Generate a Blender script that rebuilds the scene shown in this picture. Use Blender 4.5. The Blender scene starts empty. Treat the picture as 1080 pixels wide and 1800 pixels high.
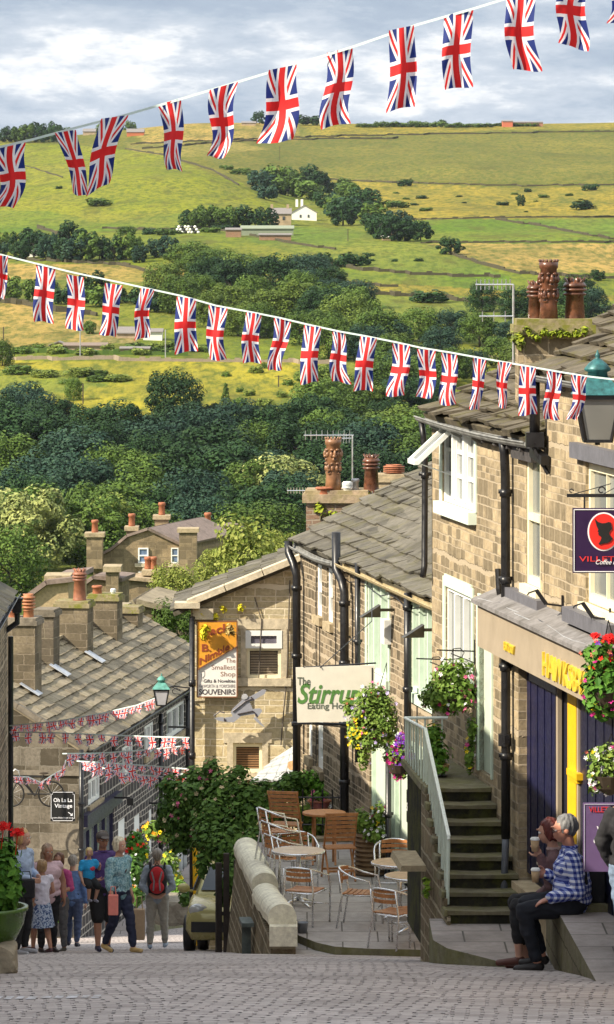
import bpy, bmesh, math, random
from mathutils import Vector, Matrix, Euler, noise
R = random.Random(7)
SC = bpy.context.scene
COL = SC.collection
F_PX, CX, HY = 7000.0, 540.0, 430.0      # focal length in photo pixels, principal column, horizon row
def P(px, py, Y):
    return Vector(((px-CX)/F_PX*Y, Y, -(py-HY)/F_PX*Y))
def lerp(a, b, t): return a+(b-a)*t
def interp(knots, x):
    if x <= knots[0][0]: return knots[0][1]
    for (a, va), (b, vb) in zip(knots, knots[1:]):
        if x <= b: return va+(vb-va)*(x-a)/(b-a)
    return knots[-1][1]
def sinterp(knots, x):
    """monotone-ish smooth interpolation (cubic hermite with finite slopes)"""
    n = len(knots)
    if x <= knots[0][0]: return knots[0][1]
    if x >= knots[-1][0]: return knots[-1][1]
    for i in range(n-1):
        if x <= knots[i+1][0]: break
    (x0, y0), (x1, y1) = knots[i], knots[i+1]
    s = (y1-y0)/(x1-x0)
    m0 = s if i == 0 else .5*(s+(y0-knots[i-1][1])/(x0-knots[i-1][0]))
    m1 = s if i == n-2 else .5*(s+(knots[i+2][1]-y1)/(knots[i+2][0]-x1))
    h = x1-x0; t = (x-x0)/h
    return (2*t**3-3*t**2+1)*y0+(t**3-2*t*t+t)*h*m0+(-2*t**3+3*t*t)*y1+(t**3-t*t)*h*m1
ROAD = [(-30, -3.2), (0, 1.6), (26.4, 5.17), (34, 6.2), (46, 8.22), (58, 10.3), (72, 12.7), (85, 14.75), (100, 16.9), (125, 20.2)]
def road_z(Y): return -sinterp(ROAD, Y)

# ---------------------------------------------------------------- objects
def link(o, parent=None):
    COL.objects.link(o)
    if parent is not None: o.parent = parent
    return o
def tag(o, label=None, cat=None, group=None, kind=None):
    if label: o['label'] = label
    if cat: o['category'] = cat
    if group: o['group'] = group
    if kind: o['kind'] = kind
    return o
ORG = {}
def thing(name, loc, label, cat, group=None, rz=0.0):
    o = bpy.data.objects.new(name, None)
    o.empty_display_size = .2
    o.location = loc; o.rotation_euler = (0, 0, rz)
    link(o); tag(o, label, cat, group)
    ORG[o.name] = Vector(loc)
    return o
def copy_tree(o, parent=None):
    c = o.copy(); COL.objects.link(c)
    if parent is not None: c.parent = parent
    for ch in [k for k in ORGKIDS.get(o.name, [])]: copy_tree(ch, c)
    return c
ORGKIDS = {}
class MB:
    def __init__(s): s.v = []; s.f = []; s.m = []; s.uv = None
    def add(s, vs, fs, mi=0):
        b = len(s.v); s.v += [Vector(p) for p in vs]
        s.f += [tuple(b+i for i in f) for f in fs]; s.m += [mi]*len(fs)
    def quad(s, a, b, c, d, mi=0): s.add([a, b, c, d], [(0, 1, 2, 3)], mi)
    def poly(s, pts, mi=0): s.add(pts, [tuple(range(len(pts)))], mi)
    def hexa(s, p, mi=0):
        """8 points: bottom 0-3 ccw, top 4-7 ccw"""
        s.add(p, [(3, 2, 1, 0), (4, 5, 6, 7), (0, 1, 5, 4), (1, 2, 6, 5), (2, 3, 7, 6), (3, 0, 4, 7)], mi)
    def box(s, c, d, rz=0.0, mi=0, rot=None):
        c = Vector(c); hx, hy, hz = d[0]/2, d[1]/2, d[2]/2
        M = rot if rot is not None else Matrix.Rotation(rz, 3, 'Z')
        p = [c+M @ Vector(q) for q in ((-hx, -hy, -hz), (hx, -hy, -hz), (hx, hy, -hz), (-hx, hy, -hz), (-hx, -hy, hz), (hx, -hy, hz), (hx, hy, hz), (-hx, hy, hz))]
        s.hexa(p, mi)
    def beam(s, a, b, w, h, mi=0, up=Vector((0, 0, 1))):
        a = Vector(a); b = Vector(b); d = (b-a).normalized()
        x = d.cross(up)
        if x.length < 1e-4: x = Vector((1, 0, 0))
        x.normalize(); z = x.cross(d)
        x *= w/2; z = z*(h/2)
        s.hexa([a-x-z, a+x-z, b+x-z, b-x-z, a-x+z, a+x+z, b+x+z, b-x+z], mi)
    def prism(s, pts, vec, mi=0):
        n = len(pts); vec = Vector(vec); pts = [Vector(p) for p in pts]
        s.add(pts+[p+vec for p in pts], [tuple(range(n))[::-1], tuple(range(n, 2*n))]+[(i, (i+1) % n, n+(i+1) % n, n+i) for i in range(n)], mi)
    def tube(s, pts, r, n=8, mi=0, close=False, cap=True):
        pts = [Vector(p) for p in pts]
        rs = r if isinstance(r, (list, tuple)) else [r]*len(pts)
        m = len(pts); vs = []; prev = None
        for i, p in enumerate(pts):
            if close: d = pts[(i+1) % m]-pts[(i-1) % m]
            else: d = pts[min(i+1, m-1)]-pts[max(i-1, 0)]
            if d.length < 1e-9: d = Vector((0, 0, 1))
            d.normalize()
            if prev is None:
                x = d.cross(Vector((0, 0, 1)))
                if x.length < 1e-3: x = d.cross(Vector((0, 1, 0)))
            else: x = prev-d*prev.dot(d)
            if x.length < 1e-6: x = d.orthogonal()
            x.normalize(); prev = x; y = d.cross(x)
            for k in range(n):
                a = 2*math.pi*k/n
                vs.append(p+(x*math.cos(a)+y*math.sin(a))*rs[i])
        fs = []
        for i in range(m if close else m-1):
            j = (i+1) % m
            for k in range(n):
                l = (k+1) % n
                fs.append((i*n+k, i*n+l, j*n+l, j*n+k))
        if cap and not close:
            fs.append(tuple(range(n))[::-1]); fs.append(tuple(range((m-1)*n, m*n)))
        s.add(vs, fs, mi)
    def lathe(s, prof, c, n=16, mi=0, axis=None):
        """prof: (r,z) list; c: base point"""
        c = Vector(c); vs = []; A = axis or Matrix.Identity(3)
        for r, z in prof:
            for k in range(n):
                a = 2*math.pi*(k+.5)/n
                vs.append(c+A @ Vector((r*math.cos(a), r*math.sin(a), z)))
        fs = []
        for i in range(len(prof)-1):
            for k in range(n):
                l = (k+1) % n
                fs.append((i*n+k, i*n+l, (i+1)*n+l, (i+1)*n+k))
        fs.append(tuple(range(n))[::-1]); fs.append(tuple(range((len(prof)-1)*n, len(prof)*n)))
        s.add(vs, fs, mi)
    def ell(s, c, r, n=10, m=7, mi=0, rot=None):
        c = Vector(c)
        if not isinstance(r, (tuple, list)): r = (r, r, r)
        M = rot or Matrix.Identity(3)
        vs = [c+M @ Vector((0, 0, -r[2]))]
        for j in range(1, m):
            t = -math.pi/2+math.pi*j/m
            for k in range(n):
                a = 2*math.pi*k/n
                vs.append(c+M @ Vector((r[0]*math.cos(t)*math.cos(a), r[1]*math.cos(t)*math.sin(a), r[2]*math.sin(t))))
        vs.append(c+M @ Vector((0, 0, r[2]))); fs = []
        for k in range(n):
            l = (k+1) % n
            fs.append((0, 1+l, 1+k)); fs.append((1+(m-2)*n+k, 1+(m-2)*n+l, 1+(m-1)*n))
            for j in range(m-2):
                fs.append((1+j*n+k, 1+j*n+l, 1+(j+1)*n+l, 1+(j+1)*n+k))
        s.add(vs, fs, mi)
    def tcap(s, a, ra, b, rb, n=12, mi=0):
        """rounded tapered limb"""
        a = Vector(a); b = Vector(b)
        s.ell(a, ra, n, 8, mi); s.ell(b, rb, n, 8, mi)
        if (b-a).length > 1e-5: s.tube([a, b], [ra, rb], n, mi)
    def mesh(s, name, origin=None, smooth=False, uv=True):
        me = bpy.data.meshes.new(name)
        o = Vector(origin) if origin is not None else Vector((0, 0, 0))
        me.from_pydata([tuple(p-o) for p in s.v], [], s.f)
        me.polygons.foreach_set('material_index', s.m)
        if smooth: me.polygons.foreach_set('use_smooth', [True]*len(s.f))
        if uv and len(s.f):
            L = me.uv_layers.new(name='UVMap'); data = [0.0]*(2*len(me.loops)); Z = Vector((0, 0, 1))
            k = 0
            if s.uv is not None:
                for q in s.uv: data[k] = q[0]; data[k+1] = q[1]; k += 2
            else:
                for f in s.f:
                    p0, p1, p2 = s.v[f[0]], s.v[f[1]], s.v[f[2]]
                    n = (p1-p0).cross(p2-p0)
                    if len(f) > 3: n = (s.v[f[2]]-s.v[f[0]]).cross(s.v[f[3]]-s.v[f[1]])
                    if n.length < 1e-12: n = Vector((0, 0, 1))
                    n.normalize()
                    t = Z.cross(n)
                    if t.length < .05: t = Vector((1, 0, 0)); b = Vector((0, 1, 0))
                    else: t.normalize(); b = n.cross(t)
                    for i in f:
                        p = s.v[i]; data[k] = p.dot(t); data[k+1] = p.dot(b); k += 2
            L.data.foreach_set('uv', data)
        me.update()
        return me
    def build(s, name, mats, parent=None, org=None, smooth=False, label=None, **kw):
        if not isinstance(mats, (list, tuple)): mats = [mats]
        root = parent
        o0 = Vector((0, 0, 0))
        if org is not None: o0 = Vector(org)
        elif parent is not None: o0 = ORG[parent.name]
        me = s.mesh(name, o0, smooth, **kw)
        for m in mats: me.materials.append(m)
        ob = bpy.data.objects.new(name, me)
        link(ob, parent)
        ORG[ob.name] = o0
        if parent is None: ob.location = o0
        else: ORGKIDS.setdefault(parent.name, []).append(ob)
        if label: ob['label'] = label
        return ob
def part(mesh, name, mats, parent, smooth=False):
    if not isinstance(mats, (list, tuple)): mats = [mats]
    if not mesh.materials:
        for m in mats: mesh.materials.append(m)
    ob = bpy.data.objects.new(name, mesh); link(ob, parent); ORG[ob.name] = ORG.get(parent.name, Vector())
    ORGKIDS.setdefault(parent.name, []).append(ob)
    return ob

# ---------------------------------------------------------------- materials
MATS = {}
class NT:
    def __init__(s, name):
        s.m = bpy.data.materials.new(name); s.m.use_nodes = True
        s.t = s.m.node_tree; s.n = s.t.nodes; s.b = s.n['Principled BSDF']
    def node(s, ty, **kw):
        n = s.n.new(ty)
        for k, v in kw.items():
            if k.startswith('_'): setattr(n, k[1:], v)
            else: s.set(n, k, v)
        return n
    def set(s, n, k, v):
        k = k.replace('__', ' ')
        i = n.inputs[int(k[1:])] if (k[0] == 'i' and k[1:].isdigit()) else n.inputs[k]
        if isinstance(v, bpy.types.NodeSocket): s.t.links.new(v, i)
        elif isinstance(v, (tuple, list)) and len(v) == 3 and i.type == 'RGBA': i.default_value = (*v, 1)
        else: i.default_value = v
    def math(s, op, a, b=None, c=None, clamp=False):
        n = s.n.new('ShaderNodeMath'); n.operation = op; n.use_clamp = clamp
        for k, v in enumerate((a, b, c)):
            if v is None: continue
            if isinstance(v, bpy.types.NodeSocket): s.t.links.new(v, n.inputs[k])
            else: n.inputs[k].default_value = v
        return n.outputs[0]
    def mix(s, f, a, b, blend='MIX'):
        n = s.n.new('ShaderNodeMix'); n.data_type = 'RGBA'; n.blend_type = blend
        for k, v in ((0, f), (6, a), (7, b)):
            i = n.inputs[k]
            if isinstance(v, bpy.types.NodeSocket): s.t.links.new(v, i)
            elif isinstance(v, (tuple, list)): i.default_value = (*v[:3], 1)
            else: i.default_value = v
        return n.outputs[2]
    def ramp(s, f, stops):
        n = s.n.new('ShaderNodeValToRGB'); s.t.links.new(f, n.inputs[0])
        e = n.color_ramp.elements
        while len(e) < len(stops): e.new(.5)
        for q, (p, c) in zip(e, stops):
            q.position = p; q.color = (*c, 1) if isinstance(c, (tuple, list)) else (c, c, c, 1)
        return n.outputs[0]
    def coord(s, which='Object'):
        return s.n.new('ShaderNodeTexCoord').outputs[which]
    def uvw(s): return s.coord('UV')
    def geo(s, which='Position'): return s.n.new('ShaderNodeNewGeometry').outputs[which]
    def noise(s, scale, detail=3, rough=.55, vec=None, out=0, dist=0.0):
        n = s.node('ShaderNodeTexNoise', Scale=scale, Detail=detail, Roughness=rough, Distortion=dist)
        s.t.links.new(vec if vec is not None else s.geo(), n.inputs['Vector'])
        return n.outputs[out]
    def mapping(s, vec, scale=(1, 1, 1), loc=(0, 0, 0), rot=(0, 0, 0)):
        n = s.node('ShaderNodeMapping', Scale=scale, Location=loc, Rotation=rot)
        s.t.links.new(vec, n.inputs['Vector']); return n.outputs[0]
    def bump(s, h, strength=.4, dist=.02):
        n = s.node('ShaderNodeBump', Strength=strength, Distance=dist, Height=h)
        s.t.links.new(n.outputs[0], s.b.inputs['Normal'])
    def done(s, col=None, rough=None, metal=None, **kw):
        if col is not None: s.set(s.b, 'Base Color', col)
        if rough is not None: s.set(s.b, 'Roughness', rough)
        if metal is not None: s.set(s.b, 'Metallic', metal)
        for k, v in kw.items(): s.set(s.b, k, v)
        return s.m
def plain(name, col, rough=.6, metal=0.0, var=.15, scale=8.0, bump=0.0, spec=None):
    """a painted / moulded surface with slight uneven wear"""
    if name in MATS: return MATS[name]
    t = NT(name); nz = t.noise(scale, 4)
    lo = tuple(c*(1-var) for c in col); hi = tuple(min(1, c*(1+var)) for c in col)
    c = t.ramp(nz, [(.3, lo), (.7, hi)])
    rr = t.ramp(t.noise(scale*2.3, 2), [(.3, max(.02, rough-.08)), (.7, min(1, rough+.1))])
    if bump: t.bump(nz, bump, .01)
    m = t.done(c, rr, metal)
    if spec is not None: t.b.inputs['Specular IOR Level'].default_value = spec
    MATS[name] = m; return m
def stone(name, c1, c2, mortar, bw=.34, bh=.15, dirt=.55, dirtcol=(.06, .05, .035), ms=.012, top=None, bumps=.7, moss=0.0):
    if name in MATS: return MATS[name]
    t = NT(name); uv = t.uvw()
    wob = t.noise(2.2, 2, vec=uv, out=1)
    sx_ = t.n.new('ShaderNodeSeparateXYZ'); t.t.links.new(uv, sx_.inputs[0]); vv = sx_.outputs[1]
    v2 = t.math('ADD', vv, t.math('ADD', t.math('MULTIPLY', t.math('SINE', t.math('MULTIPLY', vv, 2.1/bh)), bh*.22), t.math('MULTIPLY', t.math('SINE', t.math('MULTIPLY', vv, .83/bh)), bh*.38)))
    cb = t.n.new('ShaderNodeCombineXYZ'); t.t.links.new(sx_.outputs[0], cb.inputs[0]); t.t.links.new(v2, cb.inputs[1]); uv0 = cb.outputs[0]
    fw = t.noise(14, 2, vec=uv, out=1); fs_ = t.node('ShaderNodeVectorMath', _operation='SCALE'); t.t.links.new(fw, fs_.inputs[0]); fs_.inputs['Scale'].default_value = bh*.20
    n = t.node('ShaderNodeVectorMath', _operation='SCALE'); t.t.links.new(wob, n.inputs[0]); n.inputs['Scale'].default_value = .035
    n2 = t.node('ShaderNodeVectorMath', _operation='ADD'); t.t.links.new(uv0, n2.inputs[0]); t.t.links.new(n.outputs[0], n2.inputs[1])
    n3 = t.node('ShaderNodeVectorMath', _operation='ADD'); t.t.links.new(n2.outputs[0], n3.inputs[0]); t.t.links.new(fs_.outputs[0], n3.inputs[1])
    u = n3.outputs[0]
    br = t.node('ShaderNodeTexBrick', Color1=(0, 0, 0), Color2=(1, 1, 1), Mortar=(.5, .5, .5), Scale=1.0)
    br.inputs['Mortar Size'].default_value = ms; br.inputs['Mortar Smooth'].default_value = .25
    br.inputs['Brick Width'].default_value = bw; br.inputs['Row Height'].default_value = bh
    br.offset = .45; br.squash = .72; br.squash_frequency = 3
    t.t.links.new(u, br.inputs['Vector'])
    rnd = br.outputs['Color']; fac = br.outputs['Fac']
    base = t.ramp(rnd, [(0, c1), (.35, tuple(lerp(a, b, .5) for a, b in zip(c1, c2))), (.7, c2), (1, tuple(min(1, x*1.22) for x in c2))])
    nz = t.noise(16, 5, .7, vec=uv)
    base = t.mix(.55, base, t.ramp(nz, [(.25, tuple(x*.5 for x in c1)), (.75, tuple(min(1, x*1.2) for x in c2))]))
    # soot: whole stones and drifting patches
    d1 = t.noise(.9, 5, .65, vec=uv); d2 = t.math('MULTIPLY_ADD', rnd, .5, d1)
    dm = t.ramp(d2, [(.56, 0.0), (.86, 1.0)])
    base = t.mix(t.math('MULTIPLY', dm, dirt), base, dirtcol)
    st = t.noise(1.0, 4, .6, vec=t.mapping(uv, (2.5, .35, 1)))
    base = t.mix(t.math('MULTIPLY', t.ramp(st, [(.5, 0.0), (.75, 1.0)]), dirt*.6), base, dirtcol)
    base = t.mix(fac, base, mortar)
    if moss:
        base = t.mix(t.math('MULTIPLY', t.ramp(t.noise(3.5, 5, .7), [(.52, 0.0), (.66, 1.0)]), moss), base, (.09, .11, .02))
    h = t.math('MULTIPLY_ADD', t.math('SUBTRACT', 1.0, fac), 1.0, t.math('MULTIPLY', nz, .55))
    h = t.math('MULTIPLY_ADD', rnd, .3, h)
    t.bump(h, bumps, .02)
    t.b.inputs['Specular IOR Level'].default_value = .12
    MATS[name] = t.done(base, .92); return MATS[name]
def slate(name, c1, c2, moss=.4, mosscol=(.11, .10, .03), stain=(.05, .045, .035)):
    if name in MATS: return MATS[name]
    t = NT(name); isl = t.geo('Random Per Island'); p = t.geo()
    c = t.mix(isl, c1, c2)
    nz = t.noise(5, 6, .7)
    c = t.mix(.5, c, t.ramp(nz, [(.3, tuple(x*.45 for x in c1)), (.72, tuple(min(1, x*1.3) for x in c2))]))
    c = t.mix(t.math('MULTIPLY', t.ramp(t.noise(.8, 4, .7), [(.5, 0.0), (.7, 1.0)]), .5), c, stain)
    c = t.mix(t.math('MULTIPLY', t.ramp(t.noise(2.1, 6, .75), [(.5, 0.0), (.62, 1.0)]), moss), c, mosscol)
    t.bump(t.noise(14, 5, .7), .6, .02)
    t.b.inputs['Specular IOR Level'].default_value = .15
    MATS[name] = t.done(c, .88); return MATS[name]
def leafmat(name, c1, c2, c3=None, rough=.55, trans=.0, obj=0.0):
    """leaves: colour drifts from leaf to leaf and from clump to clump"""
    if name in MATS: return MATS[name]
    t = NT(name); isl = t.geo('Random Per Island')
    c = t.mix(isl, c1, c2)
    if c3: c = t.mix(t.ramp(t.noise(.35, 3), [(.42, 0.0), (.68, 1.0)]), c, c3)
    if obj:
        oi = t.n.new('ShaderNodeObjectInfo').outputs['Random']
        c = t.mix(t.math('MULTIPLY', oi, obj), c, tuple(x*.45 for x in c1))
    t.done(c, rough); t.b.inputs['Specular IOR Level'].default_value = .1
    if trans:
        tr = t.node('ShaderNodeBsdfTranslucent'); t.set(tr, 'Color', c)
        mx = t.node('ShaderNodeMixShader'); mx.inputs[0].default_value = trans
        t.t.links.new(t.b.outputs[0], mx.inputs[1]); t.t.links.new(tr.outputs[0], mx.inputs[2])
        t.t.links.new(mx.outputs[0], t.n['Material Output'].inputs['Surface'])
    MATS[name] = t.m; return t.m
def glass(name, col=(.03, .035, .04), rough=.08):
    if name in MATS: return MATS[name]
    t = NT(name); nz = t.noise(1.3, 2)
    MATS[name] = t.done(t.ramp(nz, [(.3, col), (.7, tuple(c*1.8 for c in col))]), rough); return t.m
def union_flag(name):
    """UV in metres-free units: u across the short side 0..1, v along the long side 0..1 (hung on its hoist)"""
    if name in MATS: return MATS[name]
    t = NT(name); sep = t.n.new('ShaderNodeSeparateXYZ'); t.t.links.new(t.uvw(), sep.inputs[0])
    y = t.math('MULTIPLY_ADD', sep.outputs[0], 1.0, -.5)       # -.5 .. .5 short side
    x = t.math('MULTIPLY_ADD', sep.outputs[1], 1.8, -.9)       # -.9 .. .9 long side
    k = .5/.9; L = math.sqrt(1+k*k)
    a = t.math('DIVIDE', t.math('MULTIPLY_ADD', x, -k, y), L); b = t.math('DIVIDE', t.math('MULTIPLY_ADD', x, k, y), L)
    ab = lambda q: t.math('ABSOLUTE', q)
    lt = lambda q, w: t.math('LESS_THAN', q, w)
    blue = (.012, .03, .19); white = (.80, .80, .84); red = (.68, .02, .022)
    w = t.math('MAXIMUM', lt(ab(a), .115), lt(ab(b), .115))
    c = t.mix(w, blue, white)
    r = t.math('MAXIMUM', lt(ab(a), .038), lt(ab(b), .038))
    c = t.mix(r, c, red)
    w2 = t.math('MAXIMUM', lt(ab(x), .20), lt(ab(y), .185))
    c = t.mix(w2, c, white)
    r2 = t.math('MAXIMUM', lt(ab(x), .115), lt(ab(y), .105))
    c = t.mix(r2, c, red)
    t.done(c, .75)
    tr = t.node('ShaderNodeBsdfTranslucent'); t.set(tr, 'Color', c)
    mx = t.node('ShaderNodeMixShader'); mx.inputs[0].default_value = .35
    t.t.links.new(t.b.outputs[0], mx.inputs[1]); t.t.links.new(tr.outputs[0], mx.inputs[2])
    t.t.links.new(mx.outputs[0], t.n['Material Output'].inputs['Surface'])
    MATS[name] = t.m; return t.m

STONE = stone('stone_buff', (.33, .25, .155), (.66, .53, .34), (.40, .33, .235), bw=.25, bh=.098, dirt=.72, ms=.009)
STONE_B = stone('stone_weathered', (.17, .13, .09), (.50, .395, .265), (.40, .33, .24), bw=.26, bh=.098, dirt=.85)
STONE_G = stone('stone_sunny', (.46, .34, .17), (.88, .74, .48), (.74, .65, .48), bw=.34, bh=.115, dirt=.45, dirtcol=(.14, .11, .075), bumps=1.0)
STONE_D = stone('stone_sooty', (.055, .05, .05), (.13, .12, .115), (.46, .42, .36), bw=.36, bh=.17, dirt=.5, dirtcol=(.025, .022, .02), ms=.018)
STONE_GABLE = stone('stone_grey_render', (.13, .115, .095), (.30, .26, .20), (.20, .18, .145), bw=.42, bh=.22, dirt=.9, ms=.008)
STONE_RUB = stone('stone_rubble', (.13, .10, .065), (.36, .29, .19), (.38, .33, .24), bw=.75, bh=.15, dirt=.6, bumps=1.0, moss=.35, ms=.016)
STONE_FAR = stone('stone_far', (.18, .13, .08), (.50, .39, .24), (.24, .19, .12), bw=.95, bh=.42, dirt=.7, ms=.03)
def dressed(name, c, dirt=.5, moss=0.0):
    if name in MATS: return MATS[name]
    t = NT(name); nz = t.noise(9, 6, .7)
    b = t.ramp(nz, [(.25, tuple(x*.6 for x in c)), (.75, tuple(min(1, x*1.25) for x in c))])
    b = t.mix(t.math('MULTIPLY', t.ramp(t.noise(1.7, 5, .7), [(.48, 0.0), (.7, 1.0)]), dirt), b, (.06, .055, .045))
    if moss: b = t.mix(t.math('MULTIPLY', t.ramp(t.noise(3.1, 6, .75), [(.45, 0.0), (.58, 1.0)]), moss), b, (.16, .17, .02))
    t.bump(t.noise(22, 5, .7), .5, .015)
    t.b.inputs['Specular IOR Level'].default_value = .12
    MATS[name] = t.done(b, .9); return t.m
DRESS = dressed('dressed_stone', (.42, .34, .22))
DRESS_L = dressed('dressed_stone_pale', (.60, .52, .38), .25)
COPE = dressed('whitewashed_coping', (.84, .77, .62), .15)
STEP = dressed('worn_step_stone', (.20, .18, .12), .5, .25)
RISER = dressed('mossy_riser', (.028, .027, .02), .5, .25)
FLAGST = dressed('flagstone', (.29, .265, .245), .25)
MOSSY = dressed('mossy_cap', (.30, .25, .15), .4, .85)
SLATE_A = slate('slates_mossy', (.055, .047, .036), (.165, .14, .10), .65, (.10, .09, .02))
SLATE_B = slate('slates_grey', (.065, .06, .05), (.175, .16, .13), .4, (.11, .10, .035))
SLATE_L = slate('slates_pale', (.17, .14, .10), (.38, .32, .225), .25, (.16, .14, .06))
SLATE_P = slate('slates_plum', (.20, .15, .13), (.27, .21, .18), .05)
MINT = plain('mint_paint', (.60, .72, .60), .5, var=.07)
MINT_D = plain('mint_paint_flat', (.50, .58, .47), .7, var=.08)
CREAM = plain('cream_paint', (.82, .76, .55), .45, var=.05)
WHITE = plain('white_paint', (.82, .83, .80), .45, var=.05)
BLACK = plain('black_iron', (.012, .012, .014), .35, var=.4)
GUTTER = plain('gutter_grey', (.20, .20, .19), .6, var=.4, scale=5)
GREYP = plain('grey_paint', (.12, .12, .14), .6, var=.15)
NAVY = plain('navy_paint', (.008, .009, .042), .4, var=.3)
YELP = plain('yellow_paint', (.78, .46, .01), .45, var=.08)
GOLD = plain('gilt_lettering', (.80, .58, .06), .35, .2, var=.12)
FASC = plain('stone_coloured_fascia', (.33, .27, .195), .7, var=.10, scale=3)
LEAD = plain('lead_flashing', (.46, .48, .52), .5, .2, var=.25)
TERRA = plain('terracotta', (.33, .115, .055), .7, var=.3, scale=14)
POT = plain('glazed_chimney_pot', (.12, .048, .026), .3, var=.6, scale=12)
BUFFP = plain('buff_clay_pot', (.45, .27, .13), .6, var=.35, scale=12)
VERDD = plain('dark_verdigris', (.025, .12, .125), .5, .2, var=.5, scale=20)
VERD = plain('verdigris_copper', (.09, .28, .24), .6, var=.35, scale=14)
ALU = plain('aluminium', (.75, .76, .78), .25, .9, var=.06)
STEEL = plain('galvanised', (.5, .5, .5), .45, .6, var=.2)
TEAK = plain('teak', (.40, .17, .06), .45, var=.25, scale=18)
TEAKT = plain('teak_top', (.48, .32, .18), .45, var=.2, scale=12)
GLASS = glass('window_glass'); GLASSL = glass('window_glass_pale', (.12, .13, .13), .15)
MINTG = plain('mint_blind', (.36, .43, .36), .35, var=.15, scale=3)
CURT = plain('net_curtain', (.62, .64, .62), .5, var=.15, scale=6)
BARK = plain('bark', (.06, .045, .03), .9, var=.4, scale=6)
FLAG = union_flag('union_flag_cloth')
CORD = plain('bunting_tape', (.60, .72, .70), .8, var=.05)
# ================================================================ camera, light, sky
cam = bpy.data.cameras.new('camera'); co = bpy.data.objects.new('camera', cam); COL.objects.link(co)
co.location = (0, 0, 0); co.rotation_euler = (math.radians(90), 0, 0)
cam.sensor_fit = 'HORIZONTAL'; cam.sensor_width = 36; cam.lens = F_PX/1080*36
cam.shift_y = -(900-HY)/1080; cam.clip_start = .5; cam.clip_end = 12000
SC.camera = co
SUN_AZ, SUN_EL = math.radians(62), math.radians(37)   # azimuth measured from straight behind the camera towards the left
sd = Vector((-math.sin(SUN_AZ)*math.cos(SUN_EL), -math.cos(SUN_AZ)*math.cos(SUN_EL), math.sin(SUN_EL)))  # towards the sun
sl = bpy.data.lights.new('sun', 'SUN'); sl.energy = 4.8; sl.angle = math.radians(.5); sl.color = (1, .89, .71)
so = bpy.data.objects.new('sun', sl); COL.objects.link(so); so.rotation_euler = sd.to_track_quat('Z', 'Y').to_euler()
W = bpy.data.worlds.new('World'); SC.world = W; W.use_nodes = True
wt = W.node_tree; bg = wt.nodes['Background']
sky = wt.nodes.new('ShaderNodeTexSky'); sky.sky_type = 'NISHITA'; sky.sun_disc = False
sky.sun_elevation = SUN_EL; sky.sun_rotation = math.atan2(sd.x, sd.y); sky.air_density = 1.1; sky.dust_density = .8
tc = wt.nodes.new('ShaderNodeTexCoord')
def wmap(sc, loc=(0, 0, 0)):
    m = wt.nodes.new('ShaderNodeMapping'); m.inputs['Scale'].default_value = sc; m.inputs['Location'].default_value = loc
    wt.links.new(tc.outputs['Generated'], m.inputs['Vector']); return m.outputs[0]
def wnoise(vec, scale, det, rough):
    n = wt.nodes.new('ShaderNodeTexNoise'); n.inputs['Scale'].default_value = scale; n.inputs['Detail'].default_value = det; n.inputs['Roughness'].default_value = rough
    wt.links.new(vec, n.inputs['Vector']); return n.outputs[0]
def wramp(f, st):
    n = wt.nodes.new('ShaderNodeValToRGB'); wt.links.new(f, n.inputs[0]); e = n.color_ramp.elements
    while len(e) < len(st): e.new(.5)
    for q, (p, c) in zip(e, st): q.position = p; q.color = (*c, 1)
    return n.outputs[0]
n1 = wnoise(wmap((9, 9, 30), (1.3, .4, .35)), 1.5, 8, .62)
cloudcol = wramp(n1, [(.32, (1.9, 2.35, 3.0)), (.44, (2.3, 2.75, 3.35)), (.53, (3.3, 3.65, 4.1)), (.63, (6.4, 6.3, 6.1))])
n2 = wnoise(wmap((5, 5, 30), (4.2, 2.2, 7.0)), 1.2, 6, .55)
cov = wramp(n2, [(.27, (0, 0, 0)), (.34, (1, 1, 1))])
mx = wt.nodes.new('ShaderNodeMix'); mx.data_type = 'RGBA'
wt.links.new(cov, mx.inputs[0]); wt.links.new(sky.outputs[0], mx.inputs[6]); wt.links.new(cloudcol, mx.inputs[7])
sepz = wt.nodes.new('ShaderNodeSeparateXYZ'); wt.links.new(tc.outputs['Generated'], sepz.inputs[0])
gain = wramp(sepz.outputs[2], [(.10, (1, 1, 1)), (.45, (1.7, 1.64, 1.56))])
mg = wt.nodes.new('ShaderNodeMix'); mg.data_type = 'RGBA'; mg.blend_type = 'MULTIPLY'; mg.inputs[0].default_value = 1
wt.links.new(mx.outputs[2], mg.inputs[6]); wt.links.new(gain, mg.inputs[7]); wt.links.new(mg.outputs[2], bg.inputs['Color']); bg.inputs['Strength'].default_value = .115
SC.view_settings.view_transform = 'Standard'; SC.view_settings.look = 'None'; SC.view_settings.exposure = .84; SC.view_settings.gamma = 1
SC.render.film_transparent = False
SC.cycles.max_bounces = 5; SC.cycles.diffuse_bounces = 3; SC.cycles.transparent_max_bounces = 4
SC.cycles.use_denoising = True

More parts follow.
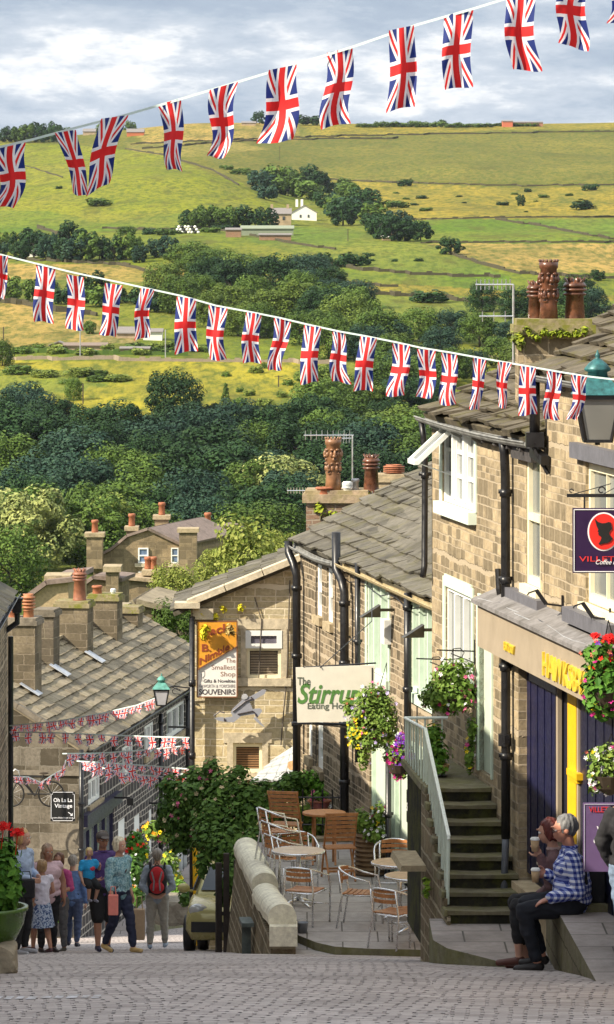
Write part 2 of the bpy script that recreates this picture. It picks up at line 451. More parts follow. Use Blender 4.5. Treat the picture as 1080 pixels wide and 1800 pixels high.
# ================================================================ terrain: the valley and the hill beyond
HILL = [(-200, -30), (0, 1.9), (26.4, 5.5), (34, 6.6), (58, 10.7), (72, 13.1), (100, 17.3), (125, 20.6), (180, 26.5), (250, 33.5), (350, 41), (450, 46), (560, 48), (700, 45), (850, 33), (1000, 22), (1200, 10),
        (1500, -6), (1900, -25), (2400, -60), (2700, -80), (3000, -81), (3600, -66), (5000, -40)]
def ground_z(X, Y):
    D = sinterp(HILL, Y)
    if Y > 500:
        w = min(1, (Y-500)/900)
        w *= 1-.65*max(0, min(1, (Y-2050)/450))
        D += w*7.5*(noise.noise(Vector((X*.0075, Y*.0026, 3.3))))
        D -= w*9*math.exp(-((X+75)/75)**2-((Y-1880)/230)**2)
        D += w*5*math.exp(-((X-5)/28)**2-((Y-1850)/260)**2)
        D += w*2.0*(noise.noise(Vector((X*.022, Y*.009, 1.3))))
    if Y > 2300: D -= 2.6*min(1, (Y-2300)/300)
    if Y > 1800:
        w = min(1, (Y-1800)/800); s = max(0, min(1, (-70-X)/110)); s = s*s*(3-2*s)
        D += w*8*s
        D -= w*1.5*max(0, min(1, (X-150)/80))
    return -D
_hit = {}
def ground_hit(px, py, Y0=420, Y1=2900):
    """first point where the view column px meets the hill at photo row py"""
    Y = Y0; pr = None
    while Y < Y1:
        z = ground_z((px-CX)/F_PX*Y, Y); q = HY-z*F_PX/Y
        if q <= py: break
        Y += max(2, Y*.004)
    X = (px-CX)/F_PX*Y
    return Vector((X, Y, ground_z(X, Y)))
def inpoly(x, y, p):
    c = False; n = len(p); j = n-1
    for i in range(n):
        if (p[i][1] > y) != (p[j][1] > y) and x < (p[j][0]-p[i][0])*(y-p[i][1])/(p[j][1]-p[i][1])+p[i][0]: c = not c
        j = i
    return c
# colours of the fields, later entries lie over earlier ones; (colour, outline in photo rows/columns where each field lies)
OLIVE = (.125, .12, .022); BRIGHT = (.185, .205, .016); TAN = (.36, .245, .075); GOLDG = (.27, .205, .032); GREEN = (.10, .165, .018); MEADOW = (.31, .265, .028); DKG = (.06, .10, .02); LIME = (.145, .175, .02)
FIELDS = [
 (OLIVE, [(-4000, 0), (5000, 0), (5000, 330), (-4000, 330)]),
 (LIME, [(-4000, 330), (5000, 330), (5000, 720), (-4000, 720)]),
 (DKG, [(-4000, 720), (5000, 720), (5000, 1700), (-4000, 1700)]),
 ((.14, .13, .032), [(420, 236), (2000, 232), (2000, 322), (640, 318), (520, 316), (380, 290), (330, 262)]),
 (TAN, [(230, 218), (520, 214), (530, 246), (250, 250)]),
 (GOLDG, [(520, 214), (2000, 210), (2000, 230), (900, 228), (700, 236), (560, 244)]),
 ((.25, .20, .055), [(220, 250), (420, 250), (470, 262), (330, 276), (230, 268)]),
 (BRIGHT, [(-600, 250), (95, 252), (215, 262), (290, 274), (360, 300), (430, 322), (478, 372), (350, 372), (240, 385), (180, 402), (-600, 402)]),
 (GREEN, [(-600, 352), (90, 372), (180, 392), (330, 372), (480, 376), (400, 402), (180, 408), (-600, 412)]),
 (GOLDG, [(560, 318), (700, 322), (900, 330), (2000, 325), (2000, 380), (880, 384), (640, 388), (600, 350)]),
 (GREEN, [(600, 388), (870, 384), (1000, 416), (2000, 424), (2000, 428), (760, 428), (700, 424)]),
 ((.10, .185, .022), [(880, 386), (2000, 384), (2000, 424), (1000, 414)]),
 (TAN, [(740, 428), (2000, 428), (2000, 486), (960, 480), (870, 470), (790, 448)]),
 (LIME, [(160, 408), (440, 404), (520, 440), (440, 468), (330, 452), (250, 425)]),
 ((.115, .175, .025), [(430, 400), (600, 398), (760, 430), (890, 484), (760, 490), (600, 470), (500, 440), (440, 425)]),
 (GREEN, [(420, 448), (560, 468), (760, 488), (900, 484), (900, 512), (600, 500), (430, 476)]),
 (GOLDG, [(400, 478), (560, 490), (900, 512), (1080, 520), (1080, 528), (900, 524), (650, 512), (430, 494)]),
 ((.13, .17, .03), [(640, 516), (900, 524), (1080, 530), (1080, 610), (640, 600)]),
 (TAN, [(-600, 454), (150, 464), (330, 474), (345, 488), (250, 496), (120, 492), (-600, 482)]),
 (BRIGHT, [(-600, 520), (60, 526), (180, 548), (320, 560), (320, 590), (160, 560), (-600, 530)]),
 (TAN, [(-600, 526), (60, 534), (170, 558), (200, 604), (60, 610), (-600, 606)]),
 ((.26, .20, .08), [(120, 566), (250, 586), (240, 604), (160, 604)]),
 (MEADOW, [(-600, 634), (590, 634), (720, 640), (720, 730), (500, 700), (360, 720), (180, 742), (-600, 700)]),
 ((.18, .21, .03), [(-600, 644), (110, 650), (250, 668), (120, 690), (-600, 678)]),
 ((.23, .25, .035), [(560, 610), (1080, 612), (1080, 680), (560, 680)]),
]
def field_col(px, py):
    c = DKG
    for col, poly in FIELDS:
        if inpoly(px, py, poly): c = col
    return c
cols = [-30000, -16000, -9000, -6000, -4000, -2600, -1700, -1100, -700, -400, -200, -100]+[-48+6*i for i in range(197)]+[1200, 1300, 1500, 1800, 2200, 2900, 4000, 6000, 9000, 16000, 30000]
rows = [-200, -120, -60, -30, -15, 0, 12, 20, 26, 34, 42, 50, 58, 66, 74, 82, 90, 100, 112, 125, 140, 160, 180, 215, 250, 300, 350, 400, 450, 500, 560]
Y = 560.0
while Y < 2760:
    Y += max(2.0, 2.6*Y*Y/(7000*46) if Y < 900 else (Y*.0033)); rows.append(Y)
rows += [2800, 2850, 2900, 3000, 3150, 3300, 3600, 4200, 5000]
g = MB(); nc = len(cols); vc = []
for Y in rows:
    for px in cols:
        X = (px-CX)/F_PX*max(Y, 500); z = ground_z(X, Y)
        g.v.append(Vector((X, Y, z)))
        if Y >= 450:
            jx = 5*noise.noise(Vector((X*.05, Y*.01, 0))); jy = 1.6*noise.noise(Vector((X*.04, Y*.012, 9)))
            vc.append(field_col(px+jx, HY-z*F_PX/Y+jy))
        else: vc.append(DKG)
for j in range(len(rows)-1):
    for i in range(nc-1):
        a = j*nc+i; g.f.append((a, a+1, a+nc+1, a+nc)); g.m.append(0)
t = NT('pasture'); at = t.n.new('ShaderNodeAttribute'); at.attribute_name = 'field'
pos = t.geo()
n_a = t.noise(.045, 6, .65, vec=t.mapping(pos, (1, .35, 1)))
n_b = t.noise(.4, 5, .7, vec=t.mapping(pos, (1, .25, 1)))
n_c = t.noise(.012, 4, .6, vec=t.mapping(pos, (1, .5, 1)))
c = t.mix(t.ramp(n_a, [(.42, 0.0), (.68, .7)]), at.outputs['Color'], (.09, .105, .028))
c = t.mix(t.ramp(n_c, [(.44, 0.0), (.66, .38)]), c, (.29, .24, .045))
c = t.mix(t.ramp(n_b, [(.38, .75), (.56, 0.0)]), c, (.055, .085, .018))
n_d = t.noise(.09, 5, .7, vec=t.mapping(pos, (1, .25, 1), loc=(7, 3, 1)))
c = t.mix(t.ramp(n_d, [(.55, 0.0), (.63, .65)]), c, (.085, .085, .022))
t.bump(n_b, .6, 1.0)
PAST = t.done(c, .95); t.b.inputs['Specular IOR Level'].default_value = .05
gr = g.build('hillside', PAST, smooth=True, uv=False); tag(gr, kind='structure')
ca = gr.data.color_attributes.new('field', 'FLOAT_COLOR', 'POINT')
ca.data.foreach_set('color', [q for c3 in vc for q in (*c3, 1.0)])

# ================================================================ road of stone setts
def sett_mat():
    t = NT('stone_setts'); uv = t.uvw()
    wob = t.noise(1.6, 2, vec=uv, out=1)
    n = t.node('ShaderNodeVectorMath', _operation='SCALE'); t.t.links.new(wob, n.inputs[0]); n.inputs['Scale'].default_value = .09
    n2 = t.node('ShaderNodeVectorMath', _operation='ADD'); t.t.links.new(uv, n2.inputs[0]); t.t.links.new(n.outputs[0], n2.inputs[1])
    br = t.node('ShaderNodeTexBrick', Color1=(0, 0, 0), Color2=(1, 1, 1), Mortar=(.5, .5, .5), Scale=1.0)
    br.inputs['Mortar Size'].default_value = .016; br.inputs['Mortar Smooth'].default_value = .6
    br.inputs['Brick Width'].default_value = .21; br.inputs['Row Height'].default_value = .135
    t.t.links.new(n2.outputs[0], br.inputs['Vector'])
    base = t.ramp(br.outputs['Color'], [(0, (.40, .345, .33)), (.5, (.56, .49, .47)), (1, (.70, .625, .60))])
    base = t.mix(.4, base, t.ramp(t.noise(30, 4, .7), [(.3, (.20, .18, .17)), (.7, (.48, .43, .41))]))
    base = t.mix(t.ramp(t.noise(.5, 5, .6), [(.45, 0.0), (.7, .5)]), base, (.20, .175, .16))
    base = t.mix(t.math('MULTIPLY', br.outputs['Fac'], t.ramp(t.noise(4, 4, .6), [(.35, .15), (.6, 1.0)])), base, (.085, .075, .075))
    h = t.math('MULTIPLY_ADD', t.math('SUBTRACT', 1.0, br.outputs['Fac']), 1.0, t.math('MULTIPLY', t.noise(40, 3), .3))
    t.bump(t.math('MULTIPLY_ADD', br.outputs['Color'], .6, h), .9, .03)
    t.b.inputs['Specular IOR Level'].default_value = .25
    return t.done(base, .8)
SETT = sett_mat()
r = MB(); ys = [-30+1.0*i for i in range(156)]; xs = [-11, -8, -6, -5, -4, -3, -2, -1, 0, 1, 2, 3, 4, 6, 9]
for Y in ys:
    for X in xs:
        r.v.append(Vector((X, Y, road_z(Y)-.012*abs(X+1.2)+.025*noise.noise(Vector((X*.5, Y*.35, 0))))))
for j in range(len(ys)-1):
    for i in range(len(xs)-1):
        a = j*len(xs)+i; r.f.append((a, a+1, a+len(xs)+1, a+len(xs))); r.m.append(0)
tag(r.build('road', SETT, smooth=True), kind='structure')
# worn white road letters across the setts at the lower left
def mark(x0, x1, y0, y1, m):
    n = 5
    for i in range(n):
        a, b = lerp(x0, x1, i/n), lerp(x0, x1, (i+1)/n)
        m.quad(*[Vector((x, y, road_z(y)-.012*abs(x+1.2)+.025*noise.noise(Vector((x*.5, y*.35, 0)))+.006)) for x, y in ((a, y0), (b, y0), (b, y1), (a, y1))])
m = MB(); xx = -2.35
while xx < -1.55:
    w = R.uniform(.05, .10); mark(xx, xx+w, 29.55+R.uniform(-.05, .05), 29.95+R.uniform(-.05, .1), m); xx += w+.03
t = NT('worn_road_paint'); c = t.mix(t.ramp(t.noise(9, 5, .7), [(.42, 0.0), (.6, 1.0)]), (.34, .31, .30), (.62, .62, .66)); t.done(c, .8)
tag(m.build('road_marking', t.m), kind='structure')
# ================================================================ foliage helpers
def rdir(r):
    z = r.uniform(-1, 1); a = r.uniform(0, 2*math.pi); s = math.sqrt(1-z*z)
    return Vector((s*math.cos(a), s*math.sin(a), z))
def leaf(mb, p, n, s, r, mi=0, asp=1.7):
    """one pointed leaf (or leaf spray) with a fold"""
    n = n.normalized(); x = n.orthogonal().normalized()
    x = Matrix.Rotation(r.uniform(0, 6.283), 3, n) @ x; y = n.cross(x)
    l = s*asp*.5; w = s*.5
    b = len(mb.v); mb.v += [p-x*l, p-y*w+n*s*.12, p+x*l, p+y*w+n*s*.12]
    mb.f.append((b, b+1, b+2, b+3)); mb.m.append(mi)
def blob_leaves(mb, c, rad, n, s, r, mi=0, up=.3, jit=.5, asp=1.5, inner=.75):
    c = Vector(c)
    if not isinstance(rad, (tuple, list)): rad = (rad,)*3
    for _ in range(n):
        d = rdir(r); k = r.uniform(inner, 1.05)
        p = c+Vector((d.x*rad[0], d.y*rad[1], d.z*rad[2]))*k
        nn = d+rdir(r)*jit+Vector((0, 0, up))
        leaf(mb, p, nn, s*r.choice((.55, .8, 1.0, 1.15, 1.6))*r.uniform(.85, 1.15), r, mi, asp)
def crown_mesh(name, seed, nblob, nleaf, s, kind='round'):
    r = random.Random(seed); mb = MB()
    for i in range(nblob):
        a = i*2.39996+r.uniform(-.3, .3); t = (i+.5)/nblob
        if kind == 'round': z = lerp(.12, .87, t); rr = .33*math.sqrt(max(0, 1-((z-.46)/.46)**2))+.02
        elif kind == 'tall': z = lerp(.14, .90, t); rr = .24*math.sqrt(max(0, 1-((z-.5)/.47)**2))
        elif kind == 'spread': z = lerp(.16, .86, t**.85); rr = .38*math.sqrt(max(0, 1-((z-.44)/.46)**2))
        elif kind == 'bush': z = lerp(.15, .68, t); rr = .34*math.sqrt(max(0, 1-((z-.2)/.65)**2))
        else: z = lerp(.12, .92, t); rr = .30*(1-z)+.01
        rr *= r.uniform(.6, 1.1)
        q = Vector((rr*math.cos(a), rr*math.sin(a), z+r.uniform(-.03, .03)))
        b = r.uniform(.09, .215) if kind != 'cone' else r.uniform(.08, .14)*(1.25-z)
        if kind == 'bush': b *= 1.25
        blob_leaves(mb, q, (b, b, b*r.uniform(.8, 1.05)), nleaf//nblob, s, r, up=.25)
    me = mb.mesh(name, uv=False); return me
def trunk_mesh(name, seed):
    r = random.Random(seed); mb = MB()
    mb.tube([(0, 0, -.04), (.004, 0, .12), (-.006, .004, .3), (.005, 0, .55)], [.032, .024, .018, .009], 7)
    for k in range(6):
        a = k*1.1+r.random(); z = .2+.06*k; l = r.uniform(.16, .28)
        mb.tube([(0, 0, z), (l*.5*math.cos(a), l*.5*math.sin(a), z+.08), (l*math.cos(a), l*math.sin(a), z+.20)], [.012, .008, .004], 5)
    return mb.mesh(name, uv=False)
LEAF = {
 'dark': leafmat('leaves_dark', (.018, .050, .018), (.046, .095, .024), (.03, .068, .026), obj=.6),  # dark leaf colour; over the valley wood it stands in for cloud shade
 'blue': leafmat('leaves_bluish', (.020, .052, .036), (.045, .090, .048), obj=.5),
 'mid': leafmat('leaves_mid', (.06, .115, .02), (.13, .20, .035), (.08, .13, .025), obj=.6),
 'soft': leafmat('leaves_soft', (.08, .13, .022), (.17, .23, .04), (.10, .15, .03), obj=.6),
 'light': leafmat('leaves_light', (.13, .18, .03), (.26, .30, .06), (.10, .15, .03), obj=.15),
 'pale': leafmat('leaves_pale', (.24, .27, .08), (.40, .42, .15), (.07, .11, .03)),
 'lime': leafmat('leaves_lime', (.15, .20, .035), (.30, .32, .08), trans=.15),
}
PROTO = {}
for nm, kind, seeds, nb, nl, s in (('round', 'round', (1, 2, 3), 30, 9500, .022), ('spread', 'spread', (4, 5), 30, 9500, .0225), ('tall', 'tall', (6,), 20, 4200, .028), ('cone', 'cone', (7,), 22, 3600, .026), ('bush', 'bush', (8, 9), 16, 2600, .045),
                                   ('fround', 'round', (11, 12), 14, 1500, .055), ('fbush', 'bush', (13,), 10, 700, .085)):
    PROTO[nm] = []
    for sd_ in seeds:
        cm = crown_mesh('crown', sd_, nb, nl, s, kind); cm.materials.append(LEAF['mid'])
        tm = trunk_mesh('trunk', sd_); tm.materials.append(BARK)
        PROTO[nm].append((cm, tm))
TREES = 0
def tree(loc, w, h, kind, col, label, group=None, name=None, cat='tree', rz=None, trunk=True):
    """w, h in metres; a tree is an empty at its foot with a crown and a trunk"""
    global TREES; TREES += 1
    cm, tm = R.choice(PROTO[kind])
    bush = 'bush' in kind
    o = thing(name or ('bush' if bush else 'tree'), loc, label, cat, group, rz=R.uniform(0, 6.28) if rz is None else rz)
    o.scale = (w/.86, w/.86, h/.98)
    c = bpy.data.objects.new('crown' if not bush else 'foliage', cm); link(c, o)
    c.material_slots[0].link = 'OBJECT'; c.material_slots[0].material = LEAF[col]
    if not bush and trunk:
        k = bpy.data.objects.new('trunk', tm); link(k, o)
    return o
def ptree(px, py, wpx, hpx, kind, col, label, group=None, name=None, cat='tree', Y=None):
    p = ground_hit(px, py) if Y is None else P(px, py, Y)
    k = p.y/F_PX
    return tree(p-Vector((0, 0, .3)), wpx*k, hpx*k, kind, col, label, group, name, cat)

# ---- single trees that stand out
ptree(305, 752, 104, 104, 'round', 'dark', 'large dark rounded tree standing alone at the foot of the golden meadow')
ptree(130, 705, 32, 44, 'round', 'mid', 'small light green tree on the meadow beside a pole', cat='tree')
ptree(397, 722, 32, 52, 'cone', 'mid', 'narrow pointed tree at the right of the golden meadow')
ptree(422, 726, 34, 36, 'bush', 'mid', 'bushy green shrub right of the pointed meadow tree', cat='bush')
ptree(375, 745, 44, 48, 'bush', 'dark', 'purplish dark shrub below the pointed meadow tree', cat='bush')
ptree(465, 735, 36, 44, 'bush', 'light', 'yellow green bush at the edge of the wood below the meadow', cat='bush')
ptree(790, 447, 46, 32, 'fround', 'dark', 'lone dark tree where two field walls meet on the right hillside')
ptree(755, 532, 62, 28, 'fbush', 'dark', 'wide dark thicket beside the field wall left of the tall chimney pots', cat='bush')
ptree(1051, 495, 28, 22, 'fround', 'dark', 'small round tree in the tan field right of the tall chimney pots')
ptree(916, 363, 17, 22, 'fround', 'dark', 'small upright dark tree in the yellow rough pasture')
ptree(1040, 335, 26, 15, 'fbush', 'dark', 'dark bush high in the yellow pasture at the right edge', cat='bush')
ptree(1026, 369, 40, 20, 'fbush', 'dark', 'broad dark thicket in the yellow pasture near the right edge', cat='bush')
ptree(714, 328, 26, 16, 'fbush', 'dark', 'dark bush at the top of the yellow pasture below the olive moor', cat='bush')
ptree(696, 366, 42, 18, 'fbush', 'mid', 'wide low thicket in the middle of the yellow pasture', cat='bush')
ptree(928, 338, 14, 9, 'fbush', 'dark', 'tiny dark bush in the yellow pasture above the upright tree', cat='bush')
ptree(172, 363, 44, 18, 'fbush', 'mid', 'dark low bush in the middle of the bright green hill field', cat='bush')
ptree(104, 332, 12, 8, 'fbush', 'dark', 'tiny bush high on the bright green hill field', cat='bush')
ptree(107, 226, 40, 26, 'fround', 'mid', 'round tree on the skyline above the left end of the upper bunting')
ptree(178, 226, 26, 26, 'fround', 'mid', 'tree on the skyline beside the small stone barn')
ptree(229, 226, 24, 26, 'fround', 'mid', 'tree on the skyline beside the red roofed barn')
ptree(456, 218, 24, 24, 'fround', 'dark', 'dark tree on the skyline left of the central flag')
ptree(542, 220, 44, 22, 'fbush', 'dark', 'low clump on the skyline between two upper flags', cat='bush')
ptree(778, 222, 22, 12, 'fround', 'dark', 'small tree on the skyline below the upper bunting at the right')
for i in range(8):
    ptree(8+i*13, 250, 30, R.uniform(24, 38), 'fround', R.choice(['mid', 'dark']), 'green tree in the clump on the far left skyline', 'trees clumped on the left skyline')
for i in range(15):
    ptree(640+i*15+R.uniform(-5, 5), 224, R.uniform(18, 30), R.uniform(8, 15), 'fbush', 'mid', 'scrubby bush in the low row on the right skyline', 'bushes along the right skyline', cat='bush')
for i in range(7): ptree(865+i*12, 222, 20, R.uniform(5, 10), 'fbush', 'mid', 'low bush on the skyline near the long red brick building', 'bushes by the skyline brick building', cat='bush')
def fill(outline, n, base, w, h, kinds, cols_, label, group, jy=0, seed=1, cat='tree'):
    """n trees whose feet lie inside an outline given in photo rows and columns"""
    r = random.Random(seed); x0 = min(p[0] for p in outline); x1 = max(p[0] for p in outline); y0 = min(p[1] for p in outline); y1 = max(p[1] for p in outline)
    pts = []; tries = 0
    while len(pts) < n and tries < 6000:
        tries += 1
        x, y = r.uniform(x0, x1), r.uniform(y0, y1)
        if not inpoly(x, y, outline): continue
        d = .60-.0003*tries*.3
        if any(abs(a-x) < w[1]*.42*max(.3, d*1.6) and abs(b-y) < h[1]*.25*max(.3, d*1.6) for a, b in pts): continue
        pts.append((x, y))
    for x, y in pts:
        sc = r.uniform(0, 1)
        ptree(x, y, lerp(*w, sc), lerp(*h, sc)*r.uniform(.9, 1.1), r.choice(kinds), r.choice(cols_), label, group, cat=cat)
# ---- woods
fill([(330, 398), (470, 396), (476, 404), (335, 408)], 9, 0, (34, 48), (30, 44), ['fround'], ['dark', 'mid'], 'dark tree in the clump left of the stone farmhouse', 'trees left of the farmhouse', seed=2)
fill([(430, 330), (540, 322), (640, 372), (640, 395), (560, 372), (470, 352)], 15, 0, (34, 54), (30, 46), ['fround', 'fbush'], ['dark', 'blue', 'mid'], 'tree in the gully wood above the farmhouse', 'trees in the gully above the farm', seed=3)
fill([(585, 375), (640, 368), (660, 400), (590, 396)], 5, 0, (40, 60), (36, 52), ['fround'], ['mid', 'dark'], 'bright edged tree just right of the white farmhouse', 'trees beside the white farmhouse', seed=4)
fill([(655, 405), (740, 418), (745, 432), (660, 420)], 8, 0, (34, 50), (30, 48), ['fround'], ['blue', 'dark'], 'dark blue green tree in the plantation right of the farm', 'trees in the plantation right of the farm', seed=5)
fill([(0, 440), (300, 452), (310, 466), (0, 458)], 20, 0, (30, 52), (34, 54), ['fround'], ['dark', 'mid', 'blue'], 'tree in the belt between the two left hand fields', 'trees in the belt across the left hillside', seed=6)
fill([(435, 470), (640, 468), (640, 474), (435, 476)], 9, 0, (26, 34), (18, 30), ['fround', 'fbush'], ['dark'], 'small dark tree in the hedge line across the middle fields', 'trees in the middle hedge line', seed=7)
fill([(330, 470), (420, 478), (420, 500), (340, 490)], 4, 0, (70, 90), (50, 60), ['round'], ['mid', 'blue'], 'broad tree at the top left of the middle wood', 'trees topping the middle wood', seed=8)
fill([(0, 520), (290, 535), (300, 552), (0, 532)], 13, 0, (34, 54), (34, 48), ['fround', 'fbush'], ['mid', 'dark'], 'tree in the band behind the lower bunting at the left', 'trees behind the lower bunting', seed=9)
fill([(290, 530), (430, 510), (600, 555), (690, 615), (700, 660), (600, 640), (330, 575)], 26, 0, (62, 96), (58, 82), ['round', 'spread'], ['mid', 'soft', 'dark', 'mid'], 'broad tree in the middle wood behind the lower bunting', 'trees of the middle wood', seed=10)
fill([(540, 500), (650, 545), (600, 560), (520, 520)], 5, 0, (60, 90), (44, 60), ['round'], ['blue', 'dark'], 'dark tree on the upper edge of the middle wood', 'dark trees on the upper edge of the middle wood', seed=11)
fill([(640, 600), (900, 600), (1040, 600), (1040, 660), (640, 700)], 18, 0, (60, 84), (52, 70), ['round', 'spread'], ['mid', 'soft', 'blue'], 'tree in the wood behind the right hand chimney pots', 'trees behind the right chimneys', seed=12)
fill([(845, 540), (1080, 545), (1080, 570), (850, 560)], 7, 0, (50, 80), (50, 66), ['round'], ['blue', 'dark'], 'dark bluish tree beyond the tall chimney pots', 'bluish trees beyond the right chimneys', seed=13)
for x, y, w_, h_ in ((820, 605, 24, 10), (860, 604, 40, 14)):
    pass
fill([(0, 614), (380, 614), (380, 626), (0, 626)], 16, 0, (22, 44), (12, 22), ['fbush'], ['mid', 'light'], 'green bush in the hedge above the long roadside wall', 'bushes above the roadside wall', seed=14, cat='bush')
fill([(30, 655), (230, 662), (200, 680), (40, 672)], 7, 0, (36, 60), (14, 24), ['bush'], ['light', 'mid'], 'low green scrub on the upper meadow below the roadside wall', 'scrub on the meadow', seed=15, cat='bush')
ptree(4, 645, 40, 50, 'round', 'mid', 'bright green tree at the left edge beside the roadside wall')
ptree(158, 588, 24, 26, 'fround', 'mid', 'small tree in the tan field behind the lower bunting')
# the big valley wood, back rows first; cloud shade is put into its dark leaves
fill([(0, 752), (40, 750), (120, 805), (240, 800), (420, 785), (560, 785), (620, 790), (0, 810)], 18, 0, (80, 116), (72, 98), ['round', 'spread'], ['dark', 'dark', 'blue'], 'dark tree in the back rows of the valley wood', 'back row trees of the valley wood', seed=16)
fill([(560, 715), (760, 705), (760, 820), (560, 800)], 16, 0, (76, 104), (66, 86), ['round', 'spread'], ['mid', 'soft', 'dark', 'mid'], 'tree in the wood left of the house with the open window', 'trees left of the open window house', seed=17)
fill([(0, 820), (760, 820), (760, 900), (0, 910)], 26, 0, (110, 165), (100, 136), ['round', 'spread'], ['dark', 'dark', 'blue', 'mid'], 'dark tree in the middle rows of the valley wood', 'middle row trees of the valley wood', seed=18)
fill([(0, 930), (520, 925), (520, 1000), (0, 1010)], 20, 0, (110, 150), (104, 136), ['round', 'spread'], ['dark', 'mid', 'mid', 'blue'], 'tall tree in the front rows of the valley wood', 'front row trees of the valley wood', seed=19)
ptree(500, 925, 165, 130, 'spread', 'pale', 'pale flowering tree just left of the roof with the face shaped chimney pot')
ptree(55, 1010, 165, 160, 'spread', 'pale', 'pale flowering tree at the left edge above the rooftops')
ptree(195, 1000, 150, 130, 'spread', 'light', 'sunlit tree behind the chimney of the big stone house')
ptree(20, 1060, 130, 140, 'round', 'mid', 'tall sunlit tree rising behind the left roof corner')
# garden trees between the roofs
def gtree(px, pytop, Y, wpx, kind, col, label, cat='tree'):
    """garden tree on a tall stem: the crown sits at the top"""
    global TREES; TREES += 1
    X = (px-CX)/F_PX*Y; z = ground_z(X, Y)-.2; zt = -(pytop-HY)/F_PX*Y; w = wpx*Y/F_PX; H = zt-z; hc = min(H*.8, w*1.15)
    cm, tm = R.choice(PROTO[kind]); o = thing('tree', (X, Y, z), label, cat, None, rz=R.uniform(0, 6.28))
    c = bpy.data.objects.new('crown', cm); link(c, o); c.scale = (w/.86, w/.86, hc/.96); c.location = (0, 0, H-hc)
    c.material_slots[0].link = 'OBJECT'; c.material_slots[0].material = LEAF[col]
    k = bpy.data.objects.new('trunk', tm); link(k, o); k.scale = (w*1.2, w*1.2, H*1.25)
gtree(430, 918, 210, 150, 'tall', 'lime', 'feathery yellow green tree behind the souvenir shop gable')
gtree(485, 935, 225, 100, 'round', 'lime', 'yellow green tree close behind the apex of the souvenir shop gable')
gtree(388, 958, 215, 90, 'round', 'lime', 'yellow green tree beside the chimney of the big stone house')
gtree(306, 992, 180, 92, 'round', 'lime', 'bright lime tree standing between the slate roof and the stone house')
gtree(310, 1058, 150, 110, 'round', 'mid', 'dense green tree below the lime tree, behind the slate roof')
gtree(268, 1062, 160, 60, 'round', 'mid', 'green tree at the far end of the slate roof')
# ================================================================ field walls, hedges, farm buildings on the hill
FWM = stone('field_wall_stone', (.045, .045, .025), (.10, .09, .055), (.05, .05, .03), bw=.8, bh=.4, dirt=.5)
def field_wall(label, line, h=.8, w=.8, mat=None, cat='wall', name='field_wall', step=9):
    pts = []
    for (x0, y0), (x1, y1) in zip(line, line[1:]):
        n = max(1, int(max(abs(x1-x0), abs(y1-y0))/step))
        for i in range(n): pts.append(ground_hit(lerp(x0, x1, i/n), lerp(y0, y1, i/n)))
    pts.append(ground_hit(*line[-1])); m = MB()
    for a, b in zip(pts, pts[1:]):
        d = (b-a); d.z = 0
        if d.length < .5: continue
        e = d.normalized()*.1; s_ = Vector((-d.y, d.x, 0)).normalized()*w/2; lo = Vector((0, 0, -1.2)); ha = Vector((0, 0, h*.62*R.uniform(.6, 1.15)))
        a2, b2 = a-e, b+e; m.hexa([a2+s_+lo, a2-s_+lo, b2-s_+lo, b2+s_+lo, a2+s_*.6+ha, a2-s_*.6+ha, b2-s_*.6+ha, b2+s_*.6+ha])
    o = m.build(name, mat or FWM, None, pts[0]); tag(o, label, cat); return o
FW = [('dark field wall running down between the green fields at the right', [(872, 386), (960, 400), (1090, 424)], 1.5), ('wall along the foot of the golden rough pasture', [(640, 388), (870, 384), (1100, 382)], 1.2), ('wall above the tan field at the right', [(740, 428), (860, 427), (1100, 427)], 1.2),
      ('wall slanting down from the lone tree to the tan field', [(790, 447), (850, 466), (915, 482), (1100, 492)], 1.6), ('long wall across the green fields left of the lone tree', [(540, 460), (640, 476), (760, 486), (880, 488)], 1.8), ('wall behind the aerial of the tall chimney pots', [(650, 518), (760, 524), (860, 536), (1090, 548)], 2.2),
      ('top wall along the crest of the olive moor', [(230, 254), (420, 246), (600, 240), (800, 236), (1100, 232)], 1.6), ('second wall just below the crest of the moor', [(250, 262), (400, 250), (540, 246), (700, 244)], 1.8), ('wall between the moor and the yellow pasture', [(560, 316), (700, 322), (900, 328), (1100, 326)], 1.4),
      ('wall edging the bright green hill field at its right', [(220, 262), (290, 274), (335, 288), (375, 300), (420, 326)], 1.6), ('wall at the foot of the bright green hill field', [(180, 402), (300, 405), (440, 398)], 1.4), ('short dark wall at the left above the tree belt', [(66, 402), (90, 408), (122, 420)], 2.2), ('wall below the tree belt on the left', [(-30, 452), (90, 460), (220, 468)], 1.6),
      ('dark wall in front of the tan left hand field', [(205, 466), (240, 472), (275, 486)], 2.2), ('dark wall between the bright strip and the tan slope at the left', [(-30, 530), (40, 536), (100, 548), (170, 556)], 2.4), ('faint wall across the upper part of the bright hill field', [(0, 285), (40, 290), (110, 312)], .9), ('wall below the barns of the farm', [(380, 404), (440, 414), (520, 430), (590, 440)], 1.4),
      ('wall across the lower green field left of centre', [(430, 470), (520, 484), (620, 500), (700, 506)], 1.4)]
for lb, ln, h in FW: field_wall(lb, ln, h)
field_wall('long pale stone wall along the road above the golden meadow', [(-60, 632), (120, 634), (300, 635), (470, 637), (592, 642)], 1.5, .6, stone('road_wall_stone', (.25, .20, .14), (.42, .34, .25), (.3, .25, .2), bw=.9, bh=.3, dirt=.35), name='roadside_wall')
field_wall('stretch of the pale roadside wall seen left of the tall chimney stack', [(770, 630), (860, 632), (912, 634)], 1.5, .6, MATS['road_wall_stone'], name='roadside_wall')
field_wall('ragged hedge above the roadside wall at the left', [(-40, 618), (60, 620), (200, 624), (330, 626)], 1.8, 1.6, LEAF['mid'], cat='hedge', name='hedge')
